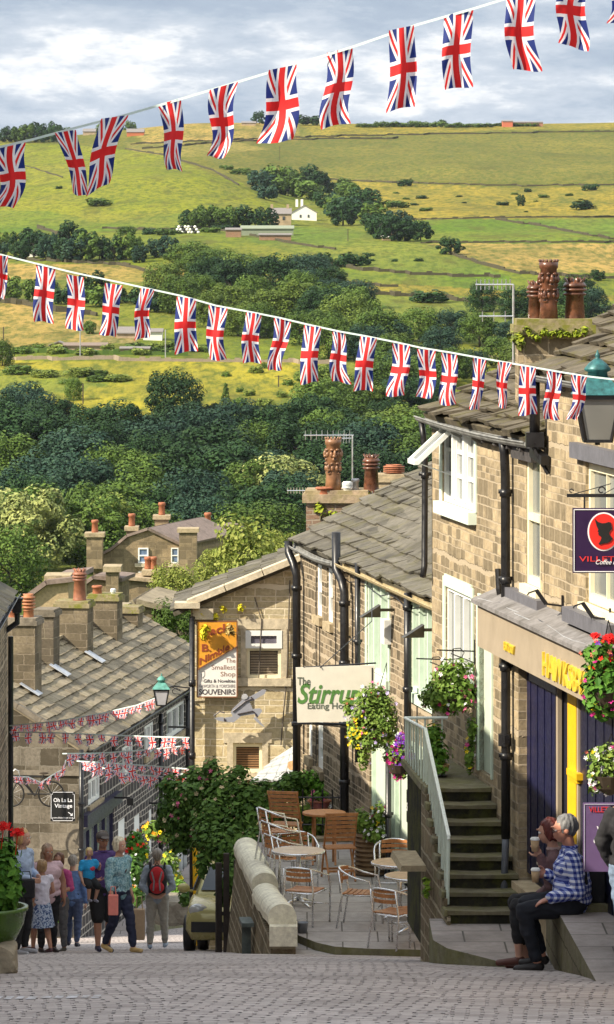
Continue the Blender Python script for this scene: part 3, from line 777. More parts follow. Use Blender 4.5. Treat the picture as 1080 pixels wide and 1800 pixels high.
for i, (x, y0, y1) in enumerate(((141, 578, 632), (291, 580, 630), (6, 575, 600), (146, 676, 712), (490, 660, 680), (519, 214, 236), (1072, 570, 600), (492, 258, 282), (612, 402, 424))):
    b = ground_hit(x, y1); t_ = (y1-y0)*b.y/F_PX; m = MB(); m.tube([b-Vector((0, 0, .3)), b+Vector((0, 0, t_))], .13 if i != 5 else .2, 6)
    if i > 3: m.beam(b+Vector((-.9, 0, t_*.92)), b+Vector((.9, 0, t_*.92)), .1, .12)
    tag(m.build('pole', STEEL if i < 2 else BARK, None, b), ['pale lamp pole by the roadside wall behind the second flags', 'pale lamp pole right of the small shed', 'short pole at the far left edge of the tan slope', 'pole beside the small light green meadow tree', 'pole near the right end of the meadow', 'telegraph pole on the skyline right of the red barn', 'pole in the wood right of the chimney pots', 'thin pole on the moor below the central flags', 'small pole right of the farm'][i], 'pole')
# buildings: box with a pitched roof whose ridge runs along the picture
def barn(name, label, px0, px1, pyt, pye, pyb, wm, rm, depth=7.0, wins=(), chims=(), cat='house', yaw=0.0, gable=False):
    b = ground_hit((px0+px1)/2, pyb); Y = b.y; k = Y/F_PX; x0, x1 = (px0-CX)*k, (px1-CX)*k; zb = b.z-1.5; ze = -(pye-HY)*k; zr = -(pyt-HY)*k
    h = thing(name, ((x0+x1)/2, Y, b.z), label, cat); m = MB()
    if not gable:
        m.hexa([Vector(p) for p in ((x0, Y, zb), (x1, Y, zb), (x1, Y+depth, zb), (x0, Y+depth, zb), (x0, Y, ze), (x1, Y, ze), (x1, Y+depth, ze), (x0, Y+depth, ze))])
        for x in (x0+.01, x1-.01): m.add([(x, Y, ze), (x, Y+depth, ze), (x, Y+depth/2, zr)], [(0, 1, 2)])
        m.build('wall', wm, h); r = MB()
        for y0, y1 in ((Y-.4, Y+depth/2), (Y+depth+.4, Y+depth/2)):
            r.hexa([Vector(p) for p in ((x0-.3, y0, ze-.05), (x1+.3, y0, ze-.05), (x1+.3, y1, zr), (x0-.3, y1, zr), (x0-.3, y0, ze+.2), (x1+.3, y0, ze+.2), (x1+.3, y1, zr+.25), (x0-.3, y1, zr+.25))])
        r.build('roof', rm, h)
    else:
        m.add([Vector(p) for p in ((x0, Y, zb), (x1, Y, zb), (x1, Y, ze), ((x0+x1)/2, Y, zr), (x0, Y, ze), (x0, Y+depth, zb), (x1, Y+depth, zb), (x1, Y+depth, ze), ((x0+x1)/2, Y+depth, zr), (x0, Y+depth, ze))], [(0, 1, 2, 3, 4), (9, 8, 7, 6, 5), (1, 6, 7, 2), (0, 4, 9, 5)]); m.build('wall', wm, h); r = MB(); xm = (x0+x1)/2
        for xa in (x0-.4, x1+.4): r.hexa([Vector(p) for p in ((xa, Y-.3, ze-.1), (xm, Y-.3, zr), (xm, Y+depth, zr), (xa, Y+depth, ze-.1), (xa, Y-.3, ze+.15), (xm, Y-.3, zr+.25), (xm, Y+depth, zr+.25), (xa, Y+depth, ze+.15))])
        r.build('roof', rm, h)
    for (a, c, d, e) in wins: w = MB(); w.box(((a+c)/2*k-CX*k, Y-.05, -((d+e)/2-HY)*k), ((c-a)*k, .2, (e-d)*k)); w.build('window', glass('far_glass', (.04, .045, .05), .2), h)
    for a, t_ in chims: c = MB(); c.box(((a-CX)*k, Y+depth/2, zr+t_/2-.2), (1.0, 1.0, t_+.6)); c.build('chimney', wm, h)
    return h
WHI = plain('farm_whitewash', (.78, .76, .70), .7, var=.05); GRS = plain('farm_slate', (.20, .18, .17), .8, var=.2); GRN_ = plain('green_sheeting', (.22, .25, .17), .6, var=.1); RBK = stone('farm_red_stone', (.28, .14, .08), (.42, .26, .16), (.3, .22, .16), bw=.8, bh=.4, dirt=.3); SAND = plain('farm_sandstone', (.36, .27, .17), .9, var=.25, scale=.5)
barn('farmhouse', 'square stone farmhouse at the centre of the hill', 474, 512, 366, 376, 397, SAND, GRS, 8, [(483, 487, 380, 386), (497, 501, 380, 386)], [(478, 1.5), (506, 1.5)])
barn('white_farmhouse', 'white farmhouse with two pale chimneys right of the stone farmhouse', 513, 557, 361, 374, 388, WHI, GRS, 8, [(527, 530, 377, 382), (541, 544, 377, 382)], [(522, 2.4), (531, 2.4)], gable=True)
barn('barn', 'long green sheeted barn below the farmhouse', 424, 516, 397, 402, 414, GRN_, GRN_, 9, cat='barn'); barn('barn', 'low red stone shed at the left end of the green barn', 397, 424, 401, 404, 417, RBK, GRS, 7, cat='barn'); barn('shed', 'brown stone shed in front of the green barn', 456, 512, 411, 413, 423, RBK, GRS, 6, cat='shed')
barn('shed', 'small grey shed beyond the plantation right of the farm', 672, 694, 415, 417, 423, SAND, WHI, 5, cat='shed')
barn('barn', 'red walled barn on the skyline', 223, 253, 226, 232, 239, plain('barn_red', (.45, .13, .05), .8), GRS, 9, cat='barn'); barn('barn', 'small stone barn on the skyline left of the red barn', 146, 168, 226, 231, 237, SAND, GRS, 8, cat='barn'); barn('brick_building', 'long low red brick building on the skyline at the right', 884, 955, 213, 215, 222, plain('skyline_brick', (.36, .17, .10), .8), GRS, 12, cat='building'); barn('brick_building', 'red end block of the skyline brick building', 884, 902, 211, 213, 223, plain('skyline_red', (.5, .14, .07), .8), GRS, 10, cat='building')
barn('barn', 'low dark barn on the skyline between the central flags', 425, 450, 213, 216, 221, SAND, GRS, 10, cat='barn')
barn('cottage', 'brown roofed cottage above the roadside wall at the left', 88, 117, 601, 607, 616, SAND, GRS, 6, [(98, 100, 609, 613)], gable=True); barn('cottage', 'long low cottage with skylights above the roadside wall', 112, 187, 604, 608, 616, SAND, plain('brown_roof', (.20, .15, .12), .8), 6, [(150, 156, 610, 614)])
barn('garage', 'low flat garage above the roadside wall', 212, 262, 611, 613, 624, SAND, GRS, 6, [(236, 252, 616, 623)], cat='garage'); barn('cottage', 'small cottage with a pale side wall above the garage', 252, 285, 579, 584, 600, WHI, GRS, 6); barn('shed', 'dark roofed shed left of the pale walled cottage', 205, 254, 576, 586, 596, SAND, GRS, 6, cat='shed')
barn('caravan', 'small white caravan among the trees at the left', 50, 66, 441, 443, 452, WHI, WHI, 3, cat='caravan'); 
t = thing('hay_bales', ground_hit(329, 411), 'stack of white wrapped bales below the left hand trees', 'bales'); c = Vector(t.location); r_ = random.Random(4)
for j in range(3):
    for i in range(8-j): m = MB(); m.ell(c+Vector((-4+i*1.15+j*.55, 0, .5+j*.95)), (.56, .6, .55), 8, 6); m.build('bale', WHI if (i+j) % 3 else BLACK, t, smooth=True)
# dry stone and gorse dots, cattle and small scrub scattered over the pastures
for (poly, n_, lab, grp, col, w_, h_, sd__) in (([(560, 330), (1080, 335), (1080, 378), (640, 380)], 22, 'dark clump of gorse scattered in the yellow rough pasture', 'gorse clumps in the yellow pasture', ['dark', 'mid'], (8, 22), (4, 9), 71), ([(470, 300), (640, 330), (600, 350), (500, 330)], 16, 'scrubby bush at the head of the gully', 'scrub at the head of the gully', ['mid', 'dark'], (14, 30), (8, 16), 72),
      ([(380, 290), (470, 310), (480, 330), (400, 306)], 9, 'thorn bush along the right edge of the bright hill field', 'thorn bushes by the bright hill field', ['mid'], (12, 24), (8, 14), 73), ([(200, 405), (400, 404), (350, 414), (220, 414)], 11, 'low bush in the hedge below the bright hill field', 'bushes in the hedge below the bright hill field', ['mid', 'dark'], (18, 34), (8, 15), 74), ([(560, 438), (760, 462), (740, 470), (560, 450)], 5, 'small thorn in the green field right of centre', 'thorns in the green fields', ['dark'], (8, 16), (6, 10), 75), ([(350, 645), (590, 650), (570, 700), (420, 700)], 9, 'small green bush on the right part of the golden meadow', 'bushes on the right part of the golden meadow', ['light', 'mid'], (14, 30), (12, 24), 76)):
    fill(poly, n_, 0, w_, h_, ['fbush'], col, lab, grp, seed=sd__, cat='bush')

# ================================================================ the air over the valley
hz = MB(); hz.box((0, 2600, 90), (9000, 5600, 300)); hb = hz.build('haze', [], None, uv=False); tag(hb, kind='stuff', label='thin blue summer haze lying over the valley')
hm = bpy.data.materials.new('haze_air'); hm.use_nodes = True; nt_ = hm.node_tree; nt_.nodes.remove(nt_.nodes['Principled BSDF'])
pv = nt_.nodes.new('ShaderNodeVolumePrincipled'); pv.inputs['Density'].default_value = .00002; pv.inputs['Color'].default_value = (.78, .86, 1, 1); pv.inputs['Anisotropy'].default_value = .2
nt_.links.new(pv.outputs[0], nt_.nodes['Material Output'].inputs['Volume']); hb.data.materials.append(hm)
# ================================================================ houses
class Frame:
    """vertical plane: origin (x,y), u along it, n outwards; s is measured along u"""
    def __init__(s, o, u, n):
        s.o = Vector((o[0], o[1], 0)); s.u = Vector((u[0], u[1], 0)).normalized(); s.n = Vector((n[0], n[1], 0)).normalized()
    def pt(s, a, off, z): return s.o+s.u*a+s.n*off+Vector((0, 0, z))
    def s_at(s, px, off=0.0):
        o = s.o+s.n*off; k = (px-CX)/F_PX          # X = k Y
        return (k*o.y-o.x)/(s.u.x-k*s.u.y)
    def hit(s, px, py, off=0.0):
        a = s.s_at(px, off); p = s.pt(a, off, 0)
        return a, -(py-HY)/F_PX*p.y
    def rect(s, px0, px1, pt_, pb, off=0.0):
        """(s0,s1,z0,z1) of an upright rectangle seen between two columns, rows read at its middle column"""
        a, b = s.s_at(px0, off), s.s_at(px1, off); m = (px0+px1)/2
        _, zt = s.hit(m, pt_, off); _, zb = s.hit(m, pb, off)
        return min(a, b), max(a, b), zb, zt
    def box(s, mb, s0, s1, z0, z1, o0, o1, mi=0):
        p = [s.pt(s0, o0, z0), s.pt(s1, o0, z0), s.pt(s1, o1, z0), s.pt(s0, o1, z0)]
        q = [s.pt(s0, o0, z1), s.pt(s1, o0, z1), s.pt(s1, o1, z1), s.pt(s0, o1, z1)]
        if (p[1]-p[0]).cross(p[3]-p[0]).z < 0: p = p[::-1]; q = q[::-1]
        mb.hexa(p+q, mi)
    def wall(s, mb, s0, s1, z0, z1, holes=(), deep=.16, mi=0, rmi=None):
        """masonry face with real openings and their reveals"""
        S = sorted({s0, s1}|{h[i] for h in holes for i in (0, 1)}); Zs = sorted({z0, z1}|{h[i] for h in holes for i in (2, 3)})
        fl = s.u.cross(Vector((0, 0, 1))).dot(s.n) < 0
        def q(a, b, c, d):
            mb.quad(*((a, b, c, d) if not fl else (d, c, b, a)), mi)
        for a, b in zip(S, S[1:]):
            for c, d in zip(Zs, Zs[1:]):
                m, k = (a+b)/2, (c+d)/2
                if m < s0 or m > s1 or any(h[0] < m < h[1] and h[2] < k < h[3] for h in holes): continue
                q(s.pt(a, 0, c), s.pt(b, 0, c), s.pt(b, 0, d), s.pt(a, 0, d))
        for h in holes:
            a, b, c, d = h[:4]; dp = -deep; r = mi if rmi is None else rmi
            if 'a' not in h[4:]: mb.quad(s.pt(a, 0, c), s.pt(a, dp, c), s.pt(a, dp, d), s.pt(a, 0, d), r)
            if 'b' not in h[4:]: mb.quad(s.pt(b, 0, c), s.pt(b, 0, d), s.pt(b, dp, d), s.pt(b, dp, c), r)
            mb.quad(s.pt(a, 0, d), s.pt(a, dp, d), s.pt(b, dp, d), s.pt(b, 0, d), r)
            mb.quad(s.pt(a, 0, c), s.pt(b, 0, c), s.pt(b, dp, c), s.pt(a, dp, c), r)
def side_frame(x0, k, right=True):
    return Frame((x0, 0), (k, 1), (-1, k) if right else (1, -k))
def slates(mb, A, u, v, length, slope, gauge=.28, wmin=.3, wmax=.6, th=.035, seed=1, rough=1.0, mi=0, sag=0.0):
    """overlapping stone slates of uneven widths laid in courses on a deck"""
    r = random.Random(seed); n = u.cross(v).normalized()
    if n.z < 0: n = -n
    def q(s, d, h):
        return A+u*s+v*d+n*(h-sag*math.sin(math.pi*max(0, min(1, s/length)))*math.sin(math.pi*max(0, min(1, d/slope))))
    k = 8
    for i in range(k):
        a, b = length*i/k, length*(i+1)/k
        mb.hexa([q(a, 0, -.08), q(b, 0, -.08), q(b, slope, -.08), q(a, slope, -.08), q(a, 0, -.01), q(b, 0, -.01), q(b, slope, -.01), q(a, slope, -.01)], mi)
    j = 0; d = 0.0
    while d < slope-.05:
        g = gauge*lerp(1.15, .85, d/slope)
        s = -r.uniform(0, wmin); L = min(g*1.3, slope-d)
        while s < length:
            w = r.uniform(wmin, wmax); a = max(0, s)+.004; b = min(length, s+w)-.004
            if b-a > .04:
                h0 = th*1.1+r.uniform(0, .012)*rough; dj = r.uniform(-.02, .02)*rough; tw = r.uniform(-.010, .010)*rough; ls = d+dj-.03; le = d+L
                mb.hexa([q(a, ls, h0-th*.4+tw), q(b, ls, h0-th*.4-tw), q(b, le, 0), q(a, le, 0), q(a, ls, h0+th*.6+tw), q(b, ls, h0+th*.6-tw), q(b, le, .012), q(a, le, .012)], mi)
            s += w
        d += g; j += 1
def ridge(mb, a, b, r=random.Random(3), w=.16, mi=0):
    L = (b-a).length; d = (b-a)/L; s = 0
    while s < L-.05:
        l = min(r.uniform(.45, .6), L-s)
        mb.beam(a+d*(s+.005)+Vector((0, 0, r.uniform(0, .012))), a+d*(s+l-.005)+Vector((0, 0, r.uniform(0, .012))), w*2, .07, mi); s += l
def hull(F, s0, s1, depth, zg, ze, pitch, root, wm, holes=(), nholes=(), roofm=SLATE_B, over=.16, gauge=.28, seed=1, verge=.08, sag=0.0, wmin=.3, wmax=.6, th=.035, rough=1.0, back=True, nmat=None, zn=None, zf=None):
    rise = depth/2*math.tan(pitch); zr = ze+rise
    m = MB(); mats = [wm, nmat or wm]
    F.wall(m, s0, s1, zg, ze, holes)
    for nm, sx, sg in (('n', s0, -1), ('f', s1, 1)):
        G = Frame(F.pt(sx, 0, 0)[:2], (-F.n)[:2], (F.u*sg)[:2])
        G.wall(m, 0, depth, (zn if nm == 'n' and zn else zf if nm == 'f' and zf else zg), ze, nholes if nm == 'n' else (), mi=1)
        t = [G.pt(0, 0, ze), G.pt(depth, 0, ze), G.pt(depth/2, 0, zr)]
        nn = (t[1]-t[0]).cross(t[2]-t[0])
        m.poly(t if nn.dot(G.n) > 0 else t[::-1], 1)
    a = [F.pt(s0, -depth, zg), F.pt(s1, -depth, zg), F.pt(s1, -depth, ze), F.pt(s0, -depth, ze)]
    m.quad(*(a if (a[1]-a[0]).cross(a[3]-a[0]).dot(F.n) < 0 else a[::-1]))
    m.build('wall', mats, root)
    rf = MB(); sl = depth/2/math.cos(pitch); ov = over/math.cos(pitch)
    up = (-F.n*math.cos(pitch)+Vector((0, 0, 1))*math.sin(pitch))
    A = F.pt(s0-verge, 0, ze+.02)-up*ov
    slates(rf, A, F.u, up, s1-s0+2*verge, sl+ov, gauge, wmin, wmax, th, seed, rough, sag=sag)
    up2 = (F.n*math.cos(pitch)+Vector((0, 0, 1))*math.sin(pitch))
    slates(rf, F.pt(s0-verge, -depth, ze+.02)-up2*ov, F.u, up2, s1-s0+2*verge, sl+ov, gauge*1.3, wmin*1.5, wmax*1.5, th, seed+1, rough)
    ridge(rf, F.pt(s0-verge, -depth/2, zr+.05), F.pt(s1+verge, -depth/2, zr+.05))
    rf.build('roof', roofm, root)
    return zr
def gutter(F, s0, s1, z, root, off=.22, mat=None, sagd=.05, n=10):
    m = MB(); pts = []
    for i in range(n+1):
        t = i/n; pts.append(F.pt(lerp(s0, s1, t), off+.008*math.sin(7*t), z-sagd*math.sin(3.1*t)))
    # half round trough
    for a, b in zip(pts, pts[1:]):
        prof = []
        for k in range(7):
            an = math.pi*k/6; prof.append((math.cos(an)*.062, -math.sin(an)*.062))
        for k in range(6):
            m.quad(a+F.n*prof[k][0]+Vector((0, 0, prof[k][1])), b+F.n*prof[k][0]+Vector((0, 0, prof[k][1])), b+F.n*prof[k+1][0]+Vector((0, 0, prof[k+1][1])), a+F.n*prof[k+1][0]+Vector((0, 0, prof[k+1][1])))
    for w in (.062, -.062): m.tube([p+F.n*w for p in pts], .010, 6)
    b = MB()
    for i in range(1, n, 2): b.beam(pts[i]-Vector((0, 0, .07)), pts[i]-F.n*off-Vector((0, 0, .12)), .02, .03)
    m.v += []; base = len(m.v); m.v += b.v; m.f += [tuple(base+i for i in f) for f in b.f]; m.m += b.m
    return m.build('gutter', mat or GUTTER, root, smooth=False)
def downpipe(pts, root, r=.045, mat=BLACK, name='downpipe', collars=True, **kw):
    m = MB(); m.tube(pts, r, 12)
    P_ = [Vector(p) for p in pts]
    if collars:
        for a, b in zip(P_, P_[1:]):
            L = (b-a).length
            if L > .6:
                k = max(1, round(L/1.0))
                for i in range(k):
                    c = a.lerp(b, (i+.15)/k); d = (b-a).normalized()
                    m.tube([c, c+d*.07], r*1.28, 12); m.beam(c+Vector((-.07, 0, -.02)), c+Vector((.07, 0, -.02)), .03, .04)
    ob = m.build(name, mat, root, smooth=True, **kw)
    return ob
def smooth_by_angle(ob, ang=35):
    pass
def window(F, rc, root, fm=WHITE, pm=GLASS, style='sash', rec=.10, fw=.055, sill=True, sm=None, lintel=False, surround=None, sillout=.06, lights=3):
    s0, s1, z0, z1 = rc; m = MB()
    B = lambda a, b, c, d, o0=-rec-.05, o1=-rec+.01: F.box(m, a, b, c, d, o0, o1)
    B(s0, s0+fw, z0, z1); B(s1-fw, s1, z0, z1); B(s0+fw, s1-fw, z1-fw, z1); B(s0+fw, s1-fw, z0, z0+fw*1.2)
    if style == 'sash':
        zm = (z0+z1)/2; B(s0+fw, s1-fw, zm-fw*.5, zm+fw*.5, -rec-.045, -rec+.02); sm_ = (s0+s1)/2
        if s1-s0 > .9: B(sm_-.012, sm_+.012, z0+fw, z1-fw, -rec-.04, -rec)
    elif style == 'lights':
        for i in range(1, lights):
            c = lerp(s0, s1, i/lights); B(c-fw*.55, c+fw*.55, z0+fw*1.2, z1-fw, -rec-.05, -rec+.03)
        zt = lerp(z0, z1, .55)
    elif style == 'cottage':
        for i in range(1, lights):
            c = lerp(s0, s1, i/lights); B(c-fw*.8, c+fw*.8, z0+fw*1.2, z1-fw, -rec-.05, -rec+.04)
        for i in range(lights):
            a = lerp(s0, s1, i/lights)+fw; b = lerp(s0, s1, (i+1)/lights)-fw; t = .02
            for zz in (lerp(z0, z1, .36), lerp(z0, z1, .66)): B(a, b, zz-t, zz+t, -rec-.04, -rec)
            for q in (a, b-.03): B(q, q+.03, z0+fw*1.2, z1-fw, -rec-.045, -rec+.006)
    w = m.build('window', fm, root)
    g = MB(); F.box(g, s0+fw*.5, s1-fw*.5, z0+fw*.5, z1-fw*.5, -rec-.055, -rec-.03)
    g.build('pane', pm, w)
    if sill:
        k = MB(); F.box(k, s0-.07, s1+.07, z0-.13, z0-.002, -.10, sillout); k.build('sill', sm or fm, w)
    if surround:
        k = MB(); t = .10
        F.box(k, s0-t, s0-.001, z0, z1+t, -.08, .018); F.box(k, s1+.001, s1+t, z0, z1+t, -.08, .018); F.box(k, s0, s1, z1+.001, z1+t*1.3, -.08, .019)
        k.build('surround', surround, w)
    if lintel:
        k = MB(); F.box(k, s0-.14, s1+.14, z1+.001, z1+.17, -.05, .012); k.build('lintel', lintel, w)
    return w
def chimney(root, c, w, d, z0, z1, rz=0.0, mat=STONE, cap=MOSSY, capt=.09, over=.07, base=None, name='chimney'):
    m = MB(); m.box((c[0], c[1], (z0+z1)/2), (w, d, z1-z0), rz, 0)
    m.box((c[0], c[1], z1+capt/2), (w+2*over, d+2*over, capt), rz, 1)
    m.box((c[0], c[1], z1+capt+.03), (w+over*.6, d+over*.6, .06), rz, 1)
    return m.build(name, [mat, cap], root)
def pot(parent, c, h, r=.13, kind='plain', mat=TERRA, rz=0.0, name='chimney_pot', smooth=True):
    """kinds: plain, louvred (bands and vents), crown (toothed top), face (stacked moulded faces)"""
    m = MB(); c = Vector(c)
    if kind == 'plain':
        m.lathe([(r*1.05, 0), (r, h*.15), (r*.9, h*.75), (r*1.12, h*.78), (r*1.12, h*.93), (r*.95, h), (r*.7, h), (r*.7, h*.6)], c, 16)
    elif kind == 'louvre':
        pr = [(r*1.12, 0), (r*.95, h*.08), (r*.86, h*.38), (r*1.05, h*.40)]
        for i in range(4):
            z = h*(.44+.12*i); pr += [(r*.8, z), (r*.8, z+h*.03), (r*1.22, z+h*.05), (r*1.18, z+h*.10)]
        pr += [(r*.8, h*.93), (r*.95, h), (r*.6, h), (r*.6, h*.7)]
        m.lathe(pr, c, 18)
    elif kind in ('crown', 'crownvent'):
        pr = [(r*1.15, 0), (r*1.05, h*.05), (r*.86, h*.60), (r*1.12, h*.62), (r*1.12, h*.655), (r*.9, h*.67), (r*.9, h*.70), (r*1.2, h*.71), (r*1.2, h*.745), (r*.92, h*.76), (r*.92, h*.78), (r*1.17, h*.79), (r*1.12, h*.83), (r*.85, h*.90), (r*.6, h*.90), (r*.6, h*.5)]
        m.lathe(pr, c, 20)
        for i in range(8):
            a = i*math.pi/4+.2; d = Vector((math.cos(a), math.sin(a), 0)); t = Vector((-d.y, d.x, 0))
            b = c+d*r*.80+Vector((0, 0, h*.88)); tip = c+d*r*1.12+Vector((0, 0, h*1.0))
            m.add([b-t*r*.3, b+t*r*.3, b+t*r*.26+d*r*.2+Vector((0, 0, h*.06)), b-t*r*.26+d*r*.2+Vector((0, 0, h*.06)), tip, b-d*r*.12-t*r*.25, b-d*r*.12+t*r*.25], [(0, 1, 2, 3), (3, 2, 4), (5, 0, 3), (1, 6, 2), (6, 5, 4), (5, 3, 4), (2, 6, 4)])
    elif kind == 'face':
        m.lathe([(r*1.1, 0), (r*.95, h*.30), (r*.93, h*.85), (r*1.06, h*.865), (r*1.08, h*.96), (r*.9, h*.96), (r*.65, h*.95), (r*.65, h*.5)], c, 22)
        for i in range(14):
            a = i*2*math.pi/14; m.ell(c+Vector((r*1.02*math.cos(a), r*1.02*math.sin(a), h*.975)), (r*.14, r*.14, h*.022), 6, 4)
        for row, z in enumerate((.70, .46) if h > .5 else (.62,)):
            for k in range(4):
                a = rz+k*math.pi/2+row*math.pi/4-math.pi/2; d = Vector((math.cos(a), math.sin(a), 0)); t = Vector((-d.y, d.x, 0)); o = c+Vector((0, 0, h*z))
                Rm = Matrix((t, d, Vector((0, 0, 1)))).transposed()
                m.ell(o+d*r*1.0+Vector((0, 0, h*.00)), (r*.20, r*.34, h*.075), 8, 6, rot=Rm)       # nose
                m.ell(o+d*r*1.0-Vector((0, 0, h*.035)), (r*.32, r*.30, h*.035), 8, 6, rot=Rm)
                for sg in (-1, 1):
                    m.ell(o+d*r*.86+t*sg*r*.36+Vector((0, 0, h*.075)), (r*.24, r*.22, h*.022), 8, 6, rot=Rm)  # brow
                    m.ell(o+d*r*.84+t*sg*r*.42-Vector((0, 0, h*.01)), (r*.22, r*.22, h*.05), 8, 6, rot=Rm)   # cheek
                    m.ell(o+d*r*.88+t*sg*r*.34+Vector((0, 0, h*.045)), (r*.13, r*.12, h*.018), 8, 6, mi=1, rot=Rm)
                m.ell(o+d*r*.90-Vector((0, 0, h*.095)), (r*.34, r*.24, h*.035), 8, 6, rot=Rm)      # lip
                m.ell(o+d*r*.97-Vector((0, 0, h*.085)), (r*.24, r*.20, h*.018), 8, 6, mi=1, rot=Rm)      # mouth
    ob = m.build(name, [mat, plain('pot_openings', (.012, .008, .006), .9)], parent, smooth=smooth)
    return ob
def aerial(label, base, mastz, boom, nel, el=.16, org=None, cat='aerial', tilt=0.0):
    """yagi television aerial: mast, boom, elements"""
    base = Vector(base); t = thing('television_aerial', base, label, cat, 'television aerials on the chimneys')
    m = MB(); top = base+Vector((0, 0, mastz)); m.tube([base, top], .012, 8); m.build('mast', STEEL, t)
    for bi, (dz, a, b, n, d) in enumerate(boom):
        o = top-Vector((0, 0, dz)); d = Vector(d).normalized(); k = MB()
        k.tube([o+d*a, o+d*b], .009, 6); side = d.cross(Vector((0, 0, 1))).normalized()
        ev = (Vector((0, 0, 1)) if el > 0 else side)
        for i in range(n):
            c = o+d*lerp(a, b, (i+.3)/n); k.tube([c-ev*abs(el)/2, c+ev*abs(el)/2], .006, 5)
        k.build('antenna', ALU, t)
    return t
def tufts(root_or_none, spots, r, s, n, mat, name, label=None, cat=None, group=None, seed=5, org=None):
    rr = random.Random(seed); m = MB()
    for p in spots: blob_leaves(m, p, r, n, s, rr, up=.8, inner=.1)
    if root_or_none is not None: return m.build(name, mat, root_or_none, uv=False)
    ob = m.build(name, mat, None, org or spots[0], uv=False); tag(ob, label, cat, group); return ob
MOSSLEAF = leafmat('moss_tuft', (.10, .16, .015), (.30, .34, .03))
STONECROP = leafmat('stonecrop', (.45, .42, .02), (.75, .66, .04))

# ------------------------------------------------ right hand house with the open window (and the shop)
FA = side_frame(8.03, -.151); LA_ = math.sqrt(1+.151**2)
sY = lambda Y: Y*LA_
a0, a1 = sY(38.12), sY(44.03); zeA = -1.83
hA = thing('stone_cottage', FA.pt(a0, 0, -6.9), 'buff stone cottage with a black downpipe, an open top floor window and outside steps', 'house')
W1 = FA.rect(778, 836, 748, 890); W2 = FA.rect(784, 831, 1040, 1203); DR = FA.rect(843, 866, 1075, 1362); W3 = FA.rect(926, 950.5, 790, 1030)
SHOPTOP = -4.04
shopA = (a0, FA.s_at(927), -6.9, SHOPTOP)
zrA = hull(FA, a0, a1, 5.6, -9.2, zeA, math.radians(27), hA, STONE, holes=[W1, W2, DR, W3, (a0, FA.s_at(912), -6.3, SHOPTOP, 'a')], roofm=SLATE_A, seed=3, gauge=.20, wmin=.24, wmax=.55, th=.035, rough=2.2, over=.09, sag=.10, zn=SHOPTOP)
gutter(FA, FA.s_at(952), a1+.12, zeA-.07, hA, off=.11, sagd=.03)
w = window(FA, W1, hA, WHITE, GLASSL, 'cottage', rec=.03, fw=.05, surround=plain('mint_white', (.70, .80, .70), .5, var=.05), sm=plain('mint_white', (.7, .8, .7)), sillout=.09)
# the open top-hung casement
oc = MB(); o0, o1 = W1[1]-.44, W1[1]-.02; zt = W1[3]-.06
hin = [FA.pt(o0, -.03, zt), FA.pt(o1, -.03, zt)]; low = [FA.pt(o0, .36, zt-.36), FA.pt(o1, .36, zt-.36)]
dv = (low[0]-hin[0]); 
for a, b in ((hin[0], low[0]), (hin[1], low[1]), (hin[0], hin[1]), (low[0], low[1])): oc.beam(a, b, .055, .05)
oc.poly([hin[0], hin[1], low[1], low[0]], 1)
oc.tube([FA.pt(o0+.2, -.03, zt-.5), low[0].lerp(low[1], .5)], .007, 5)
oc.build('open_casement', [WHITE, GLASSL], w)
window(FA, W2, hA, WHITE, GLASSL, 'lights', rec=.03, fw=.05, surround=MINT, sm=MINT, lights=3)
m = MB(); FA.box(m, DR[0], DR[1], DR[2], DR[3], -.10, -.05); d = m.build('door', MINT_D, hA)
m = MB(); FA.box(m, DR[0]-.05, DR[0], DR[2], DR[3]+.10, -.1, .02); FA.box(m, DR[1], DR[1]+.07, DR[2], DR[3]+.10, -.1, .02); FA.box(m, DR[0], DR[1], DR[3]+.001, DR[3]+.16, -.1, .021); m.build('door_frame', MINT, hA)
window(FA, W3, hA, CREAM, GLASSL, 'sash', rec=.02, fw=.07, sill=True, sm=CREAM)
m = MB(); s0, s1, z0, z1 = FA.rect(905, 962, 1044, 1078); FA.box(m, s0, s1, z0, z1, .001, .10); m.build('window_ledge', GREYP, hA)
# pipes
s, _ = FA.hit(758, 800); pp = lambda s, z, o=.09: FA.pt(s, o, z)
downpipe([pp(a1+.03, zeA-.13, .11), pp(a1+.02, zeA-.3, .09), pp(a1-.02, zeA-.5, .08), pp(a1-.04, -3.55, .09), pp(a1-.1, -3.66, .12)], hA, .035)
s8 = FA.s_at(889, .08); zt = FA.hit(882, 758)[1]
downpipe([pp(s8, zt-.02, .11), pp(s8, zt-.2, .09), pp(s8+.0, zt-.42, .08), pp(s8-.02, -4.9, .08), pp(s8-.02, -5.9, .08)], hA, .047)
downpipe([pp(s8-.02, -5.88, .08), pp(s8-.05, -6.0, .09), pp(s8-.30, -6.5, .16)], hA, .036, mat=plain('grey_pipe', (.10, .11, .13), .5, var=.3))
m = MB(); c = pp(s8-.02, -4.86, .09); m.tube([c, c-Vector((0, 0, .12))], .066, 12); m.beam(c+FA.u*-.12-Vector((0, 0, .04)), c+FA.u*.1-Vector((0, 0, .04)), .05, .08); m.build('pipe_collar', BLACK, hA)
m = MB(); c0 = FA.hit(893, 1000)
m.tube([FA.pt(c0[0], .10, c0[1]), FA.pt(c0[0]-.05, .10, c0[1]-.2), FA.pt(c0[0]-.07, .08, c0[1]-.35)], .03, 8); m.build('waste_pipe', BLACK, hA)
